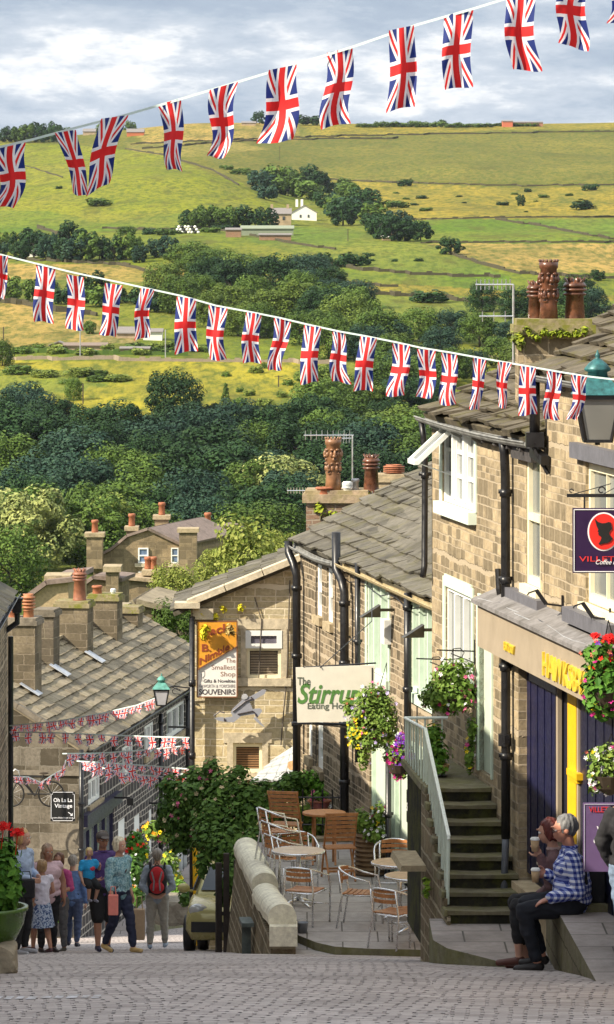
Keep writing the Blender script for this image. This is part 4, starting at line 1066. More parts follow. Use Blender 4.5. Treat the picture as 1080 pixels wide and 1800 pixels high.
# eaves timber blocks and bracket under the gutter end
for px in (868, 890, 912, 935):
    m = MB(); s, z = FA.hit(px, 0); m.beam(FA.pt(s, 0, zeA-.17), FA.pt(s, .12, zeA-.15), .05, .07)
    if px == 935: FA.box(m, FA.s_at(948), FA.s_at(912), zeA-.27, zeA-.13, .001, .08)
    m.build('eaves_timber', plain('old_timber', (.05, .045, .045), .8, var=.4), hA)
# shop front under the stone coloured fascia
FSH = (FA.s_at(1150), FA.s_at(881), -4.05, -3.615)
shop = thing('shopfront', FA.pt(FA.s_at(960), 0, -6.3), 'navy and yellow shop front under a stone coloured fascia with gold lettering', 'shop front')
m = MB(); FA.box(m, FSH[0], FSH[1], FSH[2], FSH[3], .02, .24); m.build('fascia', FASC, shop)
m = MB()
p = [FA.pt(FSH[0], .30, FSH[3]+.002), FA.pt(FSH[1]+.04, .30, FSH[3]+.002), FA.pt(FSH[1]+.04, .0, FSH[3]+.002), FA.pt(FSH[0], .0, FSH[3]+.002)]
q = [p[0]+Vector((0, 0, .04)), p[1]+Vector((0, 0, .04)), p[2]+Vector((0, 0, .16)), p[3]+Vector((0, 0, .16))]
m.hexa(p[::-1]+q[::-1]); m.build('fascia_roof', dressed('fascia_lead', (.23, .22, .22), .6), shop)
for k in range(3):
    m = MB(); pts = [FA.pt(lerp(FSH[1]-.1, FSH[0]+.9, i/14), .26-.03*k-.05*abs(math.sin(i*.6+k)), FSH[3]+.055+.008*k+.015*abs(math.sin(i*.9+k))) for i in range(15)]
    m.tube(pts, .005, 5); m.build('cable', STEEL if k < 2 else BLACK, shop)
sN, sF = FA.s_at(1150), FA.s_at(927)
def shopbox(px0, px1, D0, D1, o0, o1, mat, nm):
    m = MB(); FA.box(m, FA.s_at(px1, o1), FA.s_at(px0, o1), -D1, -D0, o0, o1); return m.build(nm, mat, shop)
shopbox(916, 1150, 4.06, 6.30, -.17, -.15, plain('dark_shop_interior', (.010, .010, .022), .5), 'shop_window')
m = MB()
for i in range(8):
    s9, s3 = FA.s_at(976, -.09), FA.s_at(927, -.09); a = s9+(s3-s9)*i/8; b = a+(s3-s9)/8-.008; FA.box(m, a, b, -6.2, -4.30, -.14, -.095+.008*(i % 2))
m.build('curtain', NAVY, shop)
shopbox(930, 977, 4.10, 4.29, -.13, -.075, plain('slate_blue_board', (.17, .18, .22), .6), 'head_board')
shopbox(924, 928, 4.10, 6.2, -.13, -.085, NAVY, 'pilaster'); shopbox(978, 981, 4.06, 6.2, -.13, -.09, FASC, 'mullion')
yb = shopbox(998, 1013, 4.08, 6.25, -.13, -.10, YELP, 'yellow_pilaster'); m = MB(); FA.box(m, FA.s_at(1016, -.07), FA.s_at(998, -.07), -4.98, -4.92, -.13, -.06); FA.box(m, FA.s_at(1015, -.08), FA.s_at(998, -.08), -5.02, -4.98, -.13, -.08); m.build('moulding', YELP, yb)
shopbox(1014.5, 1017, 4.06, 6.2, -.13, -.10, FASC, 'mullion')
m = MB()
for i in range(9):
    a = FA.s_at(1018, -.11)-.012-i*.17; FA.box(m, a-.155, a, -6.2, -4.10, -.14, -.12+.008*(i % 2))
m.build('dark_panelling', plain('midnight_paint', (.010, .011, .035), .35, var=.3), shop)
m = MB(); FA.box(m, FA.s_at(990), FA.s_at(938), -6.72, -6.25, .01, .12); FA.box(m, FA.s_at(990), FA.s_at(935), -6.25, -6.18, .0, .2); m.build('plinth', DRESS, shop)

# ------------------------------------------------ taller house at the right edge, over the shop
c0_, c1_ = sY(28.5), sY(38.10); zeC = -1.17
hC = thing('stone_house', FA.pt(c0_, 0, -6.5), 'taller pale stone house at the right edge with cream sash windows over the shop', 'house')
W4 = FA.rect(1030, 1090, 820, 1070); W4b = FA.rect(1180, 1240, 830, 1100)
zrC = hull(FA, c0_, c1_, 6.4, -7.6, zeC, math.radians(27), hC, STONE, holes=[W4, W4b, (c0_+3.5, c1_, -6.3, SHOPTOP, 'b')], roofm=SLATE_A, seed=8, gauge=.22, wmin=.26, wmax=.6, th=.035, rough=2.2, over=.10, zf=SHOPTOP)
gutter(FA, c0_, c1_+.1, zeC-.07, hC, off=.12, sagd=.02)
window(FA, W4, hC, CREAM, GLASSL, 'sash', rec=.04, fw=.07, sm=CREAM); window(FA, W4b, hC, CREAM, GLASS, 'sash', rec=.10, fw=.055, sm=CREAM)
for px0, px1, y0, y1, nm in ((1016, 1100, 786, 814, 'lintel'), (1018, 1100, 1082, 1108, 'window_ledge')):
    m = MB(); s0, s1, z0, z1 = FA.rect(px0, px1, y0, y1); FA.box(m, s0, s1, z0, z1, .001, .08 if nm == 'lintel' else .16); m.build(nm, GREYP, hC)
sC = c1_-.10
downpipe([FA.pt(sC, .12, zeC-.05), FA.pt(sC, .12, zeA+.02)], hC, .05)
m = MB(); m.box(FA.pt(sC, .12, zeA-.03), (.17, .17, .14)); m.beam(FA.pt(sC-.2, .06, zeA-.22), FA.pt(sC+.25, .08, zeA-.16), .08, .09); m.beam(FA.pt(sC-.15, .02, zeA-.35), FA.pt(sC-.05, .14, zeA-.1), .03, .03); m.build('rainwater_hopper', BLACK, hC)
for i in range(2):
    m = MB(); s_, z_ = FA.hit(992+i*84, 1065+i*24)
    m.beam(FA.pt(s_, .015, z_+.10), FA.pt(s_, .015, z_-.12), .02, .02); m.beam(FA.pt(s_, .02, z_), FA.pt(s_, .17, z_+.02), .018, .018)
    m.beam(FA.pt(s_, .17, z_+.02), FA.pt(s_+.02, .26, z_+.15), .045, .035); m.tube([FA.pt(s_, .26, z_+.15), FA.pt(s_+.04, .33, z_+.12), FA.pt(s_+.04, .34, z_+.10)], .008, 5)
    m.build('sign_light', BLACK, hC)
# its chimney with the tall moulded pots
shop_=0; zc = -.80; ch = chimney(hA, (P(972, 570, 41)[0], 41.0), .74, .62, -2.3, zc-.12, 0, STONE, MOSSY, .10, .05)
tufts(ch, [P(915+i*14, 583+R.uniform(-4, 10), 40.62) for i in range(9)], .055, .028, 46, MOSSLEAF, 'moss')
tufts(ch, [P(908, 590, 40.7), P(912, 602, 40.65)], .09, .035, 70, leafmat('weedy_green', (.08, .12, .02), (.2, .22, .05)), 'weeds')
pot(ch, P(965, 571, 41.0), .68, .092, 'face', POT, rz=.3); pot(ch, P(1011, 571, 41.1), .50, .105, 'crown', POT); pot(ch, P(942, 571, 41.25), .47, .08, 'crown', POT)
m = MB()
for i in range(7): m.tube([P(1003+i*6, 578, 40.7), P(1003+i*6, 566-3*(i % 2), 40.7)], .006, 5)
m.tube([P(1000, 573, 40.7), P(1044, 573, 40.7)], .006, 5); m.build('bird_spikes', STEEL, ch)
aerial('white yagi aerial on a mast left of the tallest chimney pots', P(903, 640, 41.5), .83, [(.0, -.40, .0, 9, (1, .1, 0)), (.33, -.36, .0, 3, (1, .1, 0))], 9, el=.11)

# ------------------------------------------------ eating house (set back, lower roof)
FB = side_frame(11.03, -.177); LB = math.sqrt(1+.177**2); b0, b1 = 47.2*LB, 62.9*LB; zeB = -4.64
hB = thing('stone_eating_house', FB.pt(54*LB, 0, -8.8), 'long stone house with pale green windows and doors behind the cafe terrace', 'house')
W5 = FB.rect(646, 684, 1024, 1186); W6 = FB.rect(724, 768, 1050, 1226); WU1 = FB.rect(556, 566, 985, 1083); WU2 = FB.rect(575, 585, 992, 1094); WU3 = FB.rect(603, 616, 1006, 1098)
WL1 = FB.rect(556, 568, 1262, 1352); WL2 = FB.rect(540, 549, 1252, 1330)
D1 = FB.rect(650, 684, 1345, 1525); D2 = FB.rect(690, 714, 1360, 1540); D3 = FB.rect(715, 727, 1365, 1545); D4 = FB.rect(727, 746, 1370, 1550)
opn = (D4[0], D1[1], -8.8, -7.0)
hull(FB, b0, b1, 5.8, -12.6, zeB, math.radians(28), hB, STONE_B, holes=[W5, W6, WU1, WU2, WU3, WL1, WL2, opn], roofm=SLATE_B, seed=21, gauge=.28, wmin=.3, wmax=.7, th=.035, rough=1.8, over=.11, sag=.12)
gutter(FB, b0, FB.s_at(612), zeB-.07, hB, off=.14, mat=plain('ochre_gutter', (.36, .29, .16), .6, var=.3), sagd=.03)
gutter(FB, FB.s_at(604), b1+.12, zeB-.10, hB, off=.14, sagd=.04)
window(FB, W5, hB, MINT, MINTG, 'lights', rec=.02, fw=.055, surround=MINT, sm=MINT, lights=3); window(FB, W6, hB, MINT, MINTG, 'lights', rec=.02, fw=.055, surround=MINT, sm=MINT, lights=3)
for w_ in (WU1, WU2): window(FB, w_, hB, WHITE, GLASS, 'sash', rec=.04, fw=.12, sm=DRESS)
window(FB, WU3, hB, DRESS, GLASS, 'sash', rec=.10, fw=.05, sm=DRESS)
for w_ in (WL1, WL2): window(FB, w_, hB, WHITE, CURT, 'sash', rec=.05, fw=.14, sm=DRESS)
for rc, mt, nm in ((D1, MINT_D, 'shop_panel'), (D2, MINT_D, 'door'), (D4, MINT_D, 'shop_panel')):
    m = MB(); FB.box(m, rc[0]+.02, rc[1]-.02, -8.78, -7.02, -.15, -.09)
    for q_ in (rc[0], rc[1]-.05): FB.box(m, q_, q_+.05, -8.79, -7.01, -.155, -.03, 1)
    ob = m.build(nm, [mt, MINT], hB)
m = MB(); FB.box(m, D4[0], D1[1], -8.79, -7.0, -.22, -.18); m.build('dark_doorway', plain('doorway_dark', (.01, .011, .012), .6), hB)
m = MB(); FB.box(m, opn[0]-.06, opn[1]+.06, -6.98, -6.76, -.02, .05); m.build('shop_lintel', MINT, hB)
# pipes on the eating house
def fpipe(F, px, y0, y1, off, r, root, x2=None, **kw):
    s = F.s_at(px, off); a = F.hit(px, y0, off)[1]; b = F.hit(px, y1, off)[1]
    return downpipe([F.pt(s, off, a), F.pt(s, off, b)], root, r, **kw)
s_ = FB.s_at(524, .1)
downpipe([FB.pt(s_+.30, .20, -4.68), FB.pt(s_+.26, .20, -4.86), FB.pt(s_+.05, .16, -5.02), FB.pt(s_, .12, -5.2), FB.pt(s_, .12, -8.4)], hB, .065)
s_ = FB.s_at(607, .12)
downpipe([FB.pt(s_+.4, .18, -4.25), FB.pt(s_+.4, .18, -4.80), FB.pt(s_+.08, .15, -4.95), FB.pt(s_, .13, -5.1), FB.pt(s_, .13, -8.6)], hB, .065)
fpipe(FB, 629, 990, 1340, .12, .04, hB); fpipe(FB, 717, 1042, 1330, .14, .05, hB)
s_ = FB.s_at(683, .1); downpipe([FB.pt(s_, .10, -7.0), FB.pt(s_, .10, -8.55), FB.pt(s_-.1, .14, -8.8)], hB, .042)
for px, py in ((694, 1072), (772, 1107)):
    m = MB(); s, z = FB.hit(px, py); m.beam(FB.pt(s, .0, z), FB.pt(s, .22, z), .04, .04); m.prism([FB.pt(s-.02, .2, z+.07), FB.pt(s-.02, .48, z-.10), FB.pt(s-.02, .2, z-.10)], FB.u*.16)
    m.build('floodlight', plain('brass_black', (.035, .03, .018), .4, var=.4), hB)
for px, py in ((685, 1110), (777, 1160)):
    m = MB(); s, z = FB.hit(px, py); FB.box(m, s-.13, s+.13, z-.17, z+.17, .001, .10)
    m.build('alarm_box', WHITE, hB)
m = MB()
for px, a, b in ((556, 1012, 1340), (562, 1090, 1260), (590, 1012, 1250)):
    s = FB.s_at(px, .02); m.tube([FB.pt(s, .02, FB.hit(px, a)[1]), FB.pt(s, .02, FB.hit(px, b)[1])], .008, 5)
pts = [FB.pt(FB.s_at(610+i*14), .08, -4.90-.05*math.sin(i*1.7)) for i in range(11)]; m.tube(pts, .008, 5)
m.build('cable', BLACK, hB)
YC = 64.6
chB = chimney(hB, (P(594, 880, YC)[0], YC+.4), P(650, 0, YC)[0]-P(543, 0, YC)[0], .8, -7.0, P(0, 884, YC).z, -.05, stone('brick_weathered', (.22, .13, .09), (.40, .28, .20), (.34, .28, .22), bw=.24, bh=.085, dirt=.4), dressed('rough_cap', (.42, .32, .22), .5, .35), .14, .06)
pot(chB, P(586, 868, YC+.2), .93, .125, 'face', plain('brown_pot', (.24, .12, .06), .35, var=.4), rz=.2)
pot(chB, P(653, 868, YC+.3), .66, .125, 'crown', POT); pot(chB, P(570, 872, YC+.1), .15, .13, 'plain', TERRA); pot(chB, P(611, 868, YC+.1), .20, .075, 'louvre', WHITE); pot(chB, P(625, 868, YC+.3), .25, .06, 'plain', STEEL)
tufts(chB, [P(562+i*13, 897+R.uniform(-6, 14)+i*1.5, YC-.02) for i in range(7)], .10, .05, 46, MOSSLEAF, 'moss')
tufts(chB, [P(570+i*13, 869, YC+.1) for i in range(7)], .07, .04, 24, leafmat('dull_stonecrop', (.25, .26, .03), (.45, .40, .05)), 'stonecrop')
ch2 = chimney(hB, (P(690, 848, 66)[0], 66.3), .75, .5, -7.0, P(0, 848, 66).z, -.05, DRESS, DRESS, .07, .03); pot(ch2, P(693, 842, 66.3), .24, .15, 'louvre', TERRA)
m = MB()
for i in range(12): m.tube([P(626+i*3.2, 882, YC+.1), P(626+i*3.2, 866-3*(i % 2), YC+.1)], .006, 5)
m.tube([P(624, 878, YC+.1), P(664, 878, YC+.1)], .006, 5); m.build('bird_spikes', STEEL, chB)
aerial('aerial with many prongs behind the face shaped chimney pot', P(620, 868, YC+.6), .96, [(.0, -.80, .02, 9, (1, .05, 0)), (.05, -.22, -.02, 4, (1, .3, 0))], 9, el=.16)
aerial('small aerial low on the left of the face shaped chimney pot', P(552, 886, YC+.6), .22, [(.0, -.44, .0, 9, (1, .0, 0))], 9, el=.10)
aerial('small aerial beside the short terracotta pot', P(712, 852, 66.3), .16, [(.0, -.42, .08, 8, (1, .0, 0))], 8, el=.12)

# ------------------------------------------------ souvenir shop with its gable towards the camera
FG = Frame((-1.93, 0), (0, 1), (-1, 0)); GN = Frame((-1.93, 66), (1, 0), (0, -1))
hG = thing('souvenir_shop', (-1.0, 66, -11.7), 'sunlit stone shop gable with a blinded window, an orange sign and a running figure', 'shop')
G1 = GN.rect(434, 494, 1108, 1192); G2 = GN.rect(410, 461, 1308, 1358)
zeG = -5.98
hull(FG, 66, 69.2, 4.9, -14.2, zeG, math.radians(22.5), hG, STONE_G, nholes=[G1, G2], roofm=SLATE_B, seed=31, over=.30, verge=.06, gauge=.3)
m = MB(); rise = 2.45*math.tan(math.radians(22.5))
a = Vector((-1.93-.05, 65.93, zeG+.05)); b = Vector((-1.93+2.45, 65.93, zeG+.05+rise))
for i in range(4): m.beam(a.lerp(b, i/4+.003), a.lerp(b, (i+1)/4-.003), .34, .10)
m.box((-1.98, 65.90, zeG+.02), (.42, .40, .09)); m.box((-1.72, 65.94, zeG-.13), (.34, .2, .18)); m.build('verge_coping', DRESS_L, hG)
BLIND = None
def blind(F, rc, parent, n=16, mat=None, off=-.12):
    m = MB(); s0, s1, z0, z1 = rc
    for i in range(n):
        z = lerp(z0, z1, (i+.5)/n); F.box(m, s0, s1, z, z+(z1-z0)/n*.30, off-.01, off+.01)
    return m.build('blind', mat or plain('blind_slats', (.60, .50, .38), .5, var=.1), parent)
def frame_window(F, rc, root, splits, fm, surround, sillm, fw=.05):
    s0, s1, z0, z1 = rc; m = MB(); B = lambda a, b, c, d, o1=-.03: F.box(m, a, b, c, d, -.10, o1)
    B(s0, s0+fw, z0, z1); B(s1-fw, s1, z0, z1); B(s0+fw, s1-fw, z1-fw, z1); B(s0+fw, s1-fw, z0, z0+fw)
    for f in splits: zz = lerp(z0, z1, f); B(s0+fw, s1-fw, zz-fw/2, zz+fw/2)
    w = m.build('window', fm, root); g = MB(); F.box(g, s0+.01, s1-.01, z0+.01, z1-.01, -.15, -.14); g.build('pane', plain('window_dark', (.06, .045, .04), .2), w)
    k = MB(); F.box(k, s0-.10, s0-.001, z0, z1+.02, -.05, .02); F.box(k, s1+.001, s1+.10, z0, z1+.02, -.05, .02); F.box(k, s0-.16, s1+.16, z1+.021, z1+.19, -.05, .022); k.build('surround', surround, w)
    k = MB(); F.box(k, s0-.17, s1+.17, z0-.13, z0-.001, -.08, .06); k.build('sill', sillm, w)
    return w
w = frame_window(GN, G1, hG, (.60,), CREAM, DRESS_L, DRESS_L); s0, s1, z0, z1 = G1; zm = lerp(z0, z1, .62)
blind(GN, (s0+.06, s1-.06, z0+.05, zm-.04), w, 15)
k = MB()
for a_, b_, c_, d_ in ((s0-.02, s1+.02, z1-.09, z1-.003), (s0-.02, s1+.02, zm+.003, zm+.08), (s0-.02, s0+.07, zm+.08, z1-.09), (s1-.07, s1+.02, zm+.08, z1-.09)): GN.box(k, a_, b_, c_, d_, -.04, .03)
k.build('casement', WHITE, w); blind(GN, (s0+.07, s1-.07, zm+.08, z1-.09), w, 7, plain('blind_shade', (.35, .33, .42), .5), -.01)
w = frame_window(GN, G2, hG, (), CREAM, DRESS_L, DRESS_L); blind(GN, (G2[0]+.05, G2[1]-.05, G2[2]+.05, G2[3]-.05), w, 13, plain('brown_slats', (.42, .24, .12), .5, var=.12))
for i, (x, y) in enumerate(((352, 1080), (392, 1070), (424, 1069), (379, 1083))): tufts(hG, [P(x, y, 65.9)], .075, .035, 60, STONECROP, 'stonecrop', seed=8+i)
m = MB(); m.tube([(-1.90, 65.84, -6.15), (-1.90, 65.84, -12.3)], .045, 10)
for z in (-7.2, -8.4, -9.6): m.tube([(-1.90, 65.84, z), (-1.90, 65.84, z-.1)], .06, 10)
m.build('downpipe', BLACK, hG, smooth=True)
m = MB(); m.tube([P(455, 1195, 65.97), P(460, 1090, 65.97), P(448, 1050, 65.97)], .01, 5); m.tube([P(494, 1310, 65.97), P(505, 1180, 65.97), P(510, 1020, 65.97)], .012, 5); m.build('cable', plain('old_cable', (.12, .10, .08), .8), hG)

# ------------------------------------------------ sooty houses on the left with the big slate roof
FL = side_frame(-17.18, .145, False); LL = math.sqrt(1+.145**2); l0, l1 = 85*LL, 102.2*LL; zeL = -10.72
hL = thing('slate_roofed_row', FL.pt(l0, 0, -14.7), 'sooty stone row with white mullioned windows under a broad stone slate roof', 'house')
def LR(a, b, c, d): return FL.rect(a, b, c, d)
LW = [LR(155, 178, 1365, 1410), LR(215, 236, 1308, 1362), LR(254, 272, 1272, 1325), LR(293, 326, 1240, 1292), LR(279, 290, 1392, 1450)]
LDR = [LR(208, 222, 1440, 1545), LR(236, 248, 1432, 1520), LR(262, 269, 1422, 1500)]
LS = [LR(145, 200, 1440, 1560), LR(296, 330, 1500, 1570)]
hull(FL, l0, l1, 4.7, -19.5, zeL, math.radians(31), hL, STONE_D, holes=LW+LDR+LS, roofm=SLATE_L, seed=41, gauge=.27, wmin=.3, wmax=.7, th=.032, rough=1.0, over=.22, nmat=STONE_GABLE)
gutter(FL, l0-.1, l1+.1, zeL-.08, hL, off=.24, mat=BLACK)
for w_ in LW: window(FL, w_, hL, WHITE, GLASSL, 'lights', rec=.05, fw=.09, sm=DRESS, lights=3)
for w_ in LDR:
    m = MB(); FL.box(m, *w_, -.08, -.04); d = m.build('door', WHITE, hL)
for w_ in LS:
    m = MB(); FL.box(m, *w_, -.12, -.09); s0, s1, z0, z1 = w_
    for i in range(5): c = lerp(s0, s1, i/4); FL.box(m, c-.04, c+.04, z0, z1, -.09, -.02, 1)
    FL.box(m, s0, s1, z1-.09, z1, -.09, -.01, 1); m.build('shop_window', [GLASSL, plain('blue_black_trim', (.02, .02, .06), .4) if w_ is LS[0] else WHITE], hL)
m = MB(); s0, s1, z0, z1 = LR(143, 205, 1412, 1432); FL.box(m, s0, s1, z0, z1, .0, .14); m.build('shop_fascia', plain('blue_black_trim', (.02, .02, .06)), hL)
for px, y0, y1 in ((143, 1318, 1560), (283, 1255, 1500), (200, 1290, 1330), (330, 1215, 1400)):
    s = FL.s_at(px, .1); z0 = FL.hit(px, y0, .1)[1]; z1 = FL.hit(px, y1, .1)[1]; downpipe([FL.pt(s, .1, z0), FL.pt(s, .1, z1)], hL, .05)
for px, py in ((190, 1402), (262, 1412), (296, 1278)):
    m = MB(); s, z = FL.hit(px, py); m.beam(FL.pt(s, 0, z), FL.pt(s, .5, z), .03, .04); m.box(FL.pt(s, .5, z-.08), (.14, .14, .16))
    m.build('wall_lantern', BLACK, hL)
# verge coping of the near gable
GL = Frame(FL.pt(l0, 0, 0)[:2], (-FL.n)[:2], (-FL.u)[:2])
m = MB(); rs = 2.35*math.tan(math.radians(31))
for i in range(5):
    a = GL.pt(-.2, .06, zeL-.05).lerp(GL.pt(2.35, .06, zeL+rs+.03), i/5+.003); b = GL.pt(-.2, .06, zeL-.05).lerp(GL.pt(2.35, .06, zeL+rs+.03), (i+1)/5); m.beam(a, b, .16, .12)
GL.box(m, .0, 2.9, zeL-.62, zeL-.52, .0, .05); m.build('verge_coping', dressed('sooty_dress', (.22, .19, .15), .6), hL)
def lchim(px0, px1, yt, yb, Y, cap, mat, root=hL):
    a, b = P(px0, yt, Y), P(px1, yb, Y); return chimney(root, ((a.x+b.x)/2, Y+.35), b.x-a.x, .7, b.z-.8, a.z-.12, -.14, mat, cap, .10, .05)
STC = stone('stack_stone', (.13, .105, .075), (.36, .29, .19), (.22, .18, .13), bw=.5, bh=.24, dirt=.75)
c = lchim(16, 66, 1090, 1180, 87, dressed('sooty_dress2', (.26, .22, .17), .6), STC)
pot(c, P(24, 1092, 87.3), .52, .125, 'louvre', TERRA); pot(c, P(50, 1092, 87.3), .60, .13, 'louvre', plain('orange_pot', (.38, .15, .065), .6, var=.2))
c = lchim(62, 98, 1075, 1140, 90.5, dressed('sooty_dress3', (.2, .17, .13), .7), stone('stack_dark', (.12, .10, .08), (.22, .18, .13), (.2, .17, .12), bw=.5, bh=.24, dirt=.6))
c = lchim(101, 158, 1060, 1120, 94, MOSSY, STC); pot(c, P(140, 1056, 94.3), .78, .15, 'crown', plain('red_brown_pot', (.26, .10, .055), .5, var=.3))
c = lchim(158, 210, 1048, 1112, 97.5, MOSSY, STC); pot(c, P(171, 1047, 97.8), .25, .12, 'plain', TERRA); pot(c, P(199, 1046, 97.8), .16, .06, 'louvre', WHITE)
c = lchim(214, 246, 1070, 1090, 100.5, MOSSY, STC)
# lead flashings lying on the slope below the stacks
m = MB(); upv = (-FL.n*math.cos(math.radians(31))+Vector((0, 0, 1))*math.sin(math.radians(31))); nr = FL.u.cross(upv).normalized()
if nr.z < 0: nr = -nr
for px, py, Y, off_ in ((56, 1192, 86.75, -1.72), (98, 1140, 90.2, -1.80), (156, 1124, 93.7, -1.70)):
    s = Y*LL; m = MB()
    for k_ in range(1):
        oo = off_+.36*k_; a = FL.pt(s-.16, oo, zeL+.02-oo*math.tan(math.radians(31)))+nr*(.10+.006*k_); w_ = .42+.16*(k_ == 1)
        m.hexa([a, a+FL.u*w_, a+FL.u*w_-upv*.5, a-upv*.5, a+nr*.02, a+FL.u*w_+nr*.02, a+FL.u*w_-upv*.5+nr*.02, a-upv*.5+nr*.02])
    m.build('flashing', plain('bright_lead', (.46, .49, .54), .5, .1, var=.2), hL)

# ------------------------------------------------ houses up the left side; unseen ones added, heights set to shade the street
F0 = side_frame(-4.14, -.02, False)
def left_house(Y0, Y1, De, Dg, label, wins, seed, name='terrace_house'):
    h = thing(name, F0.pt(Y0, 0, -Dg), label, 'house', None)
    hull(F0, Y0, Y1, 5.0, -Dg-1.5, -De, math.radians(34), h, STONE_B if seed % 2 else STONE, holes=wins, roofm=SLATE_B, seed=seed, gauge=.4, wmin=.4, wmax=.9, over=.14)
    gutter(F0, Y0, Y1+.1, -De-.08, h, off=.17, mat=BLACK)
    for w_ in wins: window(F0, w_, h, WHITE, GLASS, 'sash', rec=.1, fw=.06, sm=DRESS)
    return h
def wl(Y0, n, D, dy=3.2): return [(Y0+i*dy, Y0+i*dy+.95, -D-1.4, -D) for i in range(n)]
h0 = left_house(58.2, 75, 6.5, 12.6, 'dark stone house corner at the left edge with a black rainwater hopper', wl(60, 4, 7.2)+wl(60, 4, 9.8), 51)
left_house(40.2, 58, 2.7, 9.6, 'added tall stone house outside the left edge, shading the cafe terrace opposite', wl(42, 5, 3.6), 52)
left_house(23, 40, -.6, 6.4, 'added tall stone house outside the left edge, shading the outside steps opposite', wl(25, 5, .4), 53)
left_house(5, 22.8, -3.8, 3.4, 'added stone house outside the left edge, shading the top of the road', wl(7, 5, -2.6), 54)
m = MB(); s_ = 74.6; a = F0.pt(s_, .20, -6.66)
m.box(a+Vector((0, 0, -.12)), (.17, .2, .22)); m.box(a+Vector((0, 0, .02)), (.21, .24, .05)); m.tube([a-Vector((0, 0, .24)), a-Vector((0, 0, .42)), a-Vector((.22, 0, .58)), a-Vector((.55, .1, .66)), a-Vector((1.0, .3, .72))], .055, 10); m.tube([F0.pt(s_-.4, .10, -7.3), F0.pt(s_-.4, .10, -12.5)], .05, 10); m.build('rainwater_hopper', BLACK, h0)

# ------------------------------------------------ the town beyond
def ridge_house(name, Yn, poly, ridge_i, ext, label, wm, rm, wins=(), chims=(), cat='house', chimat=None, zb=None):
    """poly: gable outline (px,py) at depth Yn, clockwise from lower left; ext: vector to the far gable"""
    pts = [P(px, py, Yn) for px, py in poly]; o = pts[0].copy(); zmin = ground_z(o.x, Yn)-1.5
    pts[0].z = zmin; pts[-1].z = zmin
    h = thing(name, (pts[0].x, Yn, zmin), label, cat); ext = Vector(ext); m = MB()
    n = len(pts); m.add(pts+[p+ext for p in pts], [tuple(range(n))[::-1], tuple(range(n, 2*n)), (0, 1, n+1, n), (n-1, 2*n-1, n-2+n, n-2)])
    m.build('wall', wm, h); r = MB()
    for i in range(1, n-2):
        a, b = pts[i], pts[i+1]; d = (b-a).normalized(); nn = d.cross(ext).normalized()
        if nn.z < 0: nn = -nn
        e = ext.normalized()*.25; o1 = .3 if i == 1 else 0; o2 = .3 if i == n-3 else 0
        q = [a-d*o1-e, b+d*o2-e, b+d*o2+ext+e, a-d*o1+ext+e]; q = [x+nn*.02 for x in q]; m2 = [x+nn*.2 for x in q]
        if (q[1]-q[0]).cross(q[2]-q[1]).dot(nn) < 0: q = q[::-1]; m2 = m2[::-1]
        r.hexa(q+m2)
    r.build('roof', rm, h)
    for (a, b, c, d) in wins:
        p0 = P(a, d, Yn-.06); p1 = P(b, c, Yn-.06); w = MB(); t = (p1.x-p0.x)*.13
        for x0, x1, z0, z1 in ((p0.x, p0.x+t, p0.z, p1.z), (p1.x-t, p1.x, p0.z, p1.z), (p0.x+t, p1.x-t, p0.z, p0.z+t), (p0.x+t, p1.x-t, p1.z-t, p1.z), (p0.x+t, p1.x-t, (p0.z+p1.z)/2-t/2, (p0.z+p1.z)/2+t/2)):
            w.box(((x0+x1)/2, Yn-.07, (z0+z1)/2), (x1-x0, .14, z1-z0))
        ww = w.build('window', WHITE, h); g_ = MB(); g_.box(((p0.x+p1.x)/2, Yn-.02, (p0.z+p1.z)/2), ((p1.x-p0.x)-.02, .08, (p1.z-p0.z)-.02)); g_.build('pane', glass('sky_pane', (.10, .14, .22), .1), ww)
        s_ = MB(); s_.box(((p0.x+p1.x)/2, Yn-.1, p0.z-.15), ((p1.x-p0.x)+.5, .3, .25)); s_.build('sill', DRESS_L, ww)
    for (a, b, yt, yb, dY, pots) in chims:
        Yc = Yn+dY; p0 = P(a, yb, Yc); p1 = P(b, yt, Yc); c = MB(); w_ = p1.x-p0.x
        c.box(((p0.x+p1.x)/2, Yc+.8, (p0.z+p1.z)/2), (w_, 1.5, p1.z-p0.z)); c.box(((p0.x+p1.x)/2, Yc+.8, p1.z+.1), (w_+.3, 1.8, .3), 0, 1); cc = c.build('chimney', [chimat or wm, DRESS], h)
        for k in range(pots):
            pot(cc, ((p0.x+(k+.5)*w_/pots), Yc+.8, p1.z+.2), 1.0*Yc/300, .25*Yc/300, 'plain', TERRA)
    return h
ridge_house('stone_house', 300, [(152, 1070), (165, 985), (200, 966), (226, 944), (262, 932), (316, 958), (318, 1070)], 3, (3.6, 11.5, 0), 'big stone house across the valley with two sash windows in its gable', STONE_FAR, SLATE_P,
            [(243, 261, 963, 990), (301, 314, 963, 990), (243, 258, 1005, 1012)], [(152, 180, 943, 1000, -1.6, 1), (222, 240, 932, 950, .2, 1), (315, 346, 935, 1060, -1.6, 0), (272, 296, 912, 926, 8, 1)])
ridge_house('stone_house', 315, [(344, 1070), (346, 942), (372, 934), (392, 936), (412, 960), (412, 1070)], 3, (1.2, 7, 0), 'stone house adjoining the right of the big stone house', STONE_FAR, SLATE_P, [(350, 358, 975, 990)], [(346, 384, 930, 944, -1, 1)])
ridge_house('stone_cottage', 215, [(120, 1090), (120, 1052), (166, 1018), (206, 1022), (214, 1090)], 2, (.5, 3, 0), 'cottage with a plum coloured roof in front of the big stone house', STONE_FAR, SLATE_P, [], [(186, 208, 1004, 1042, -1, 0)])
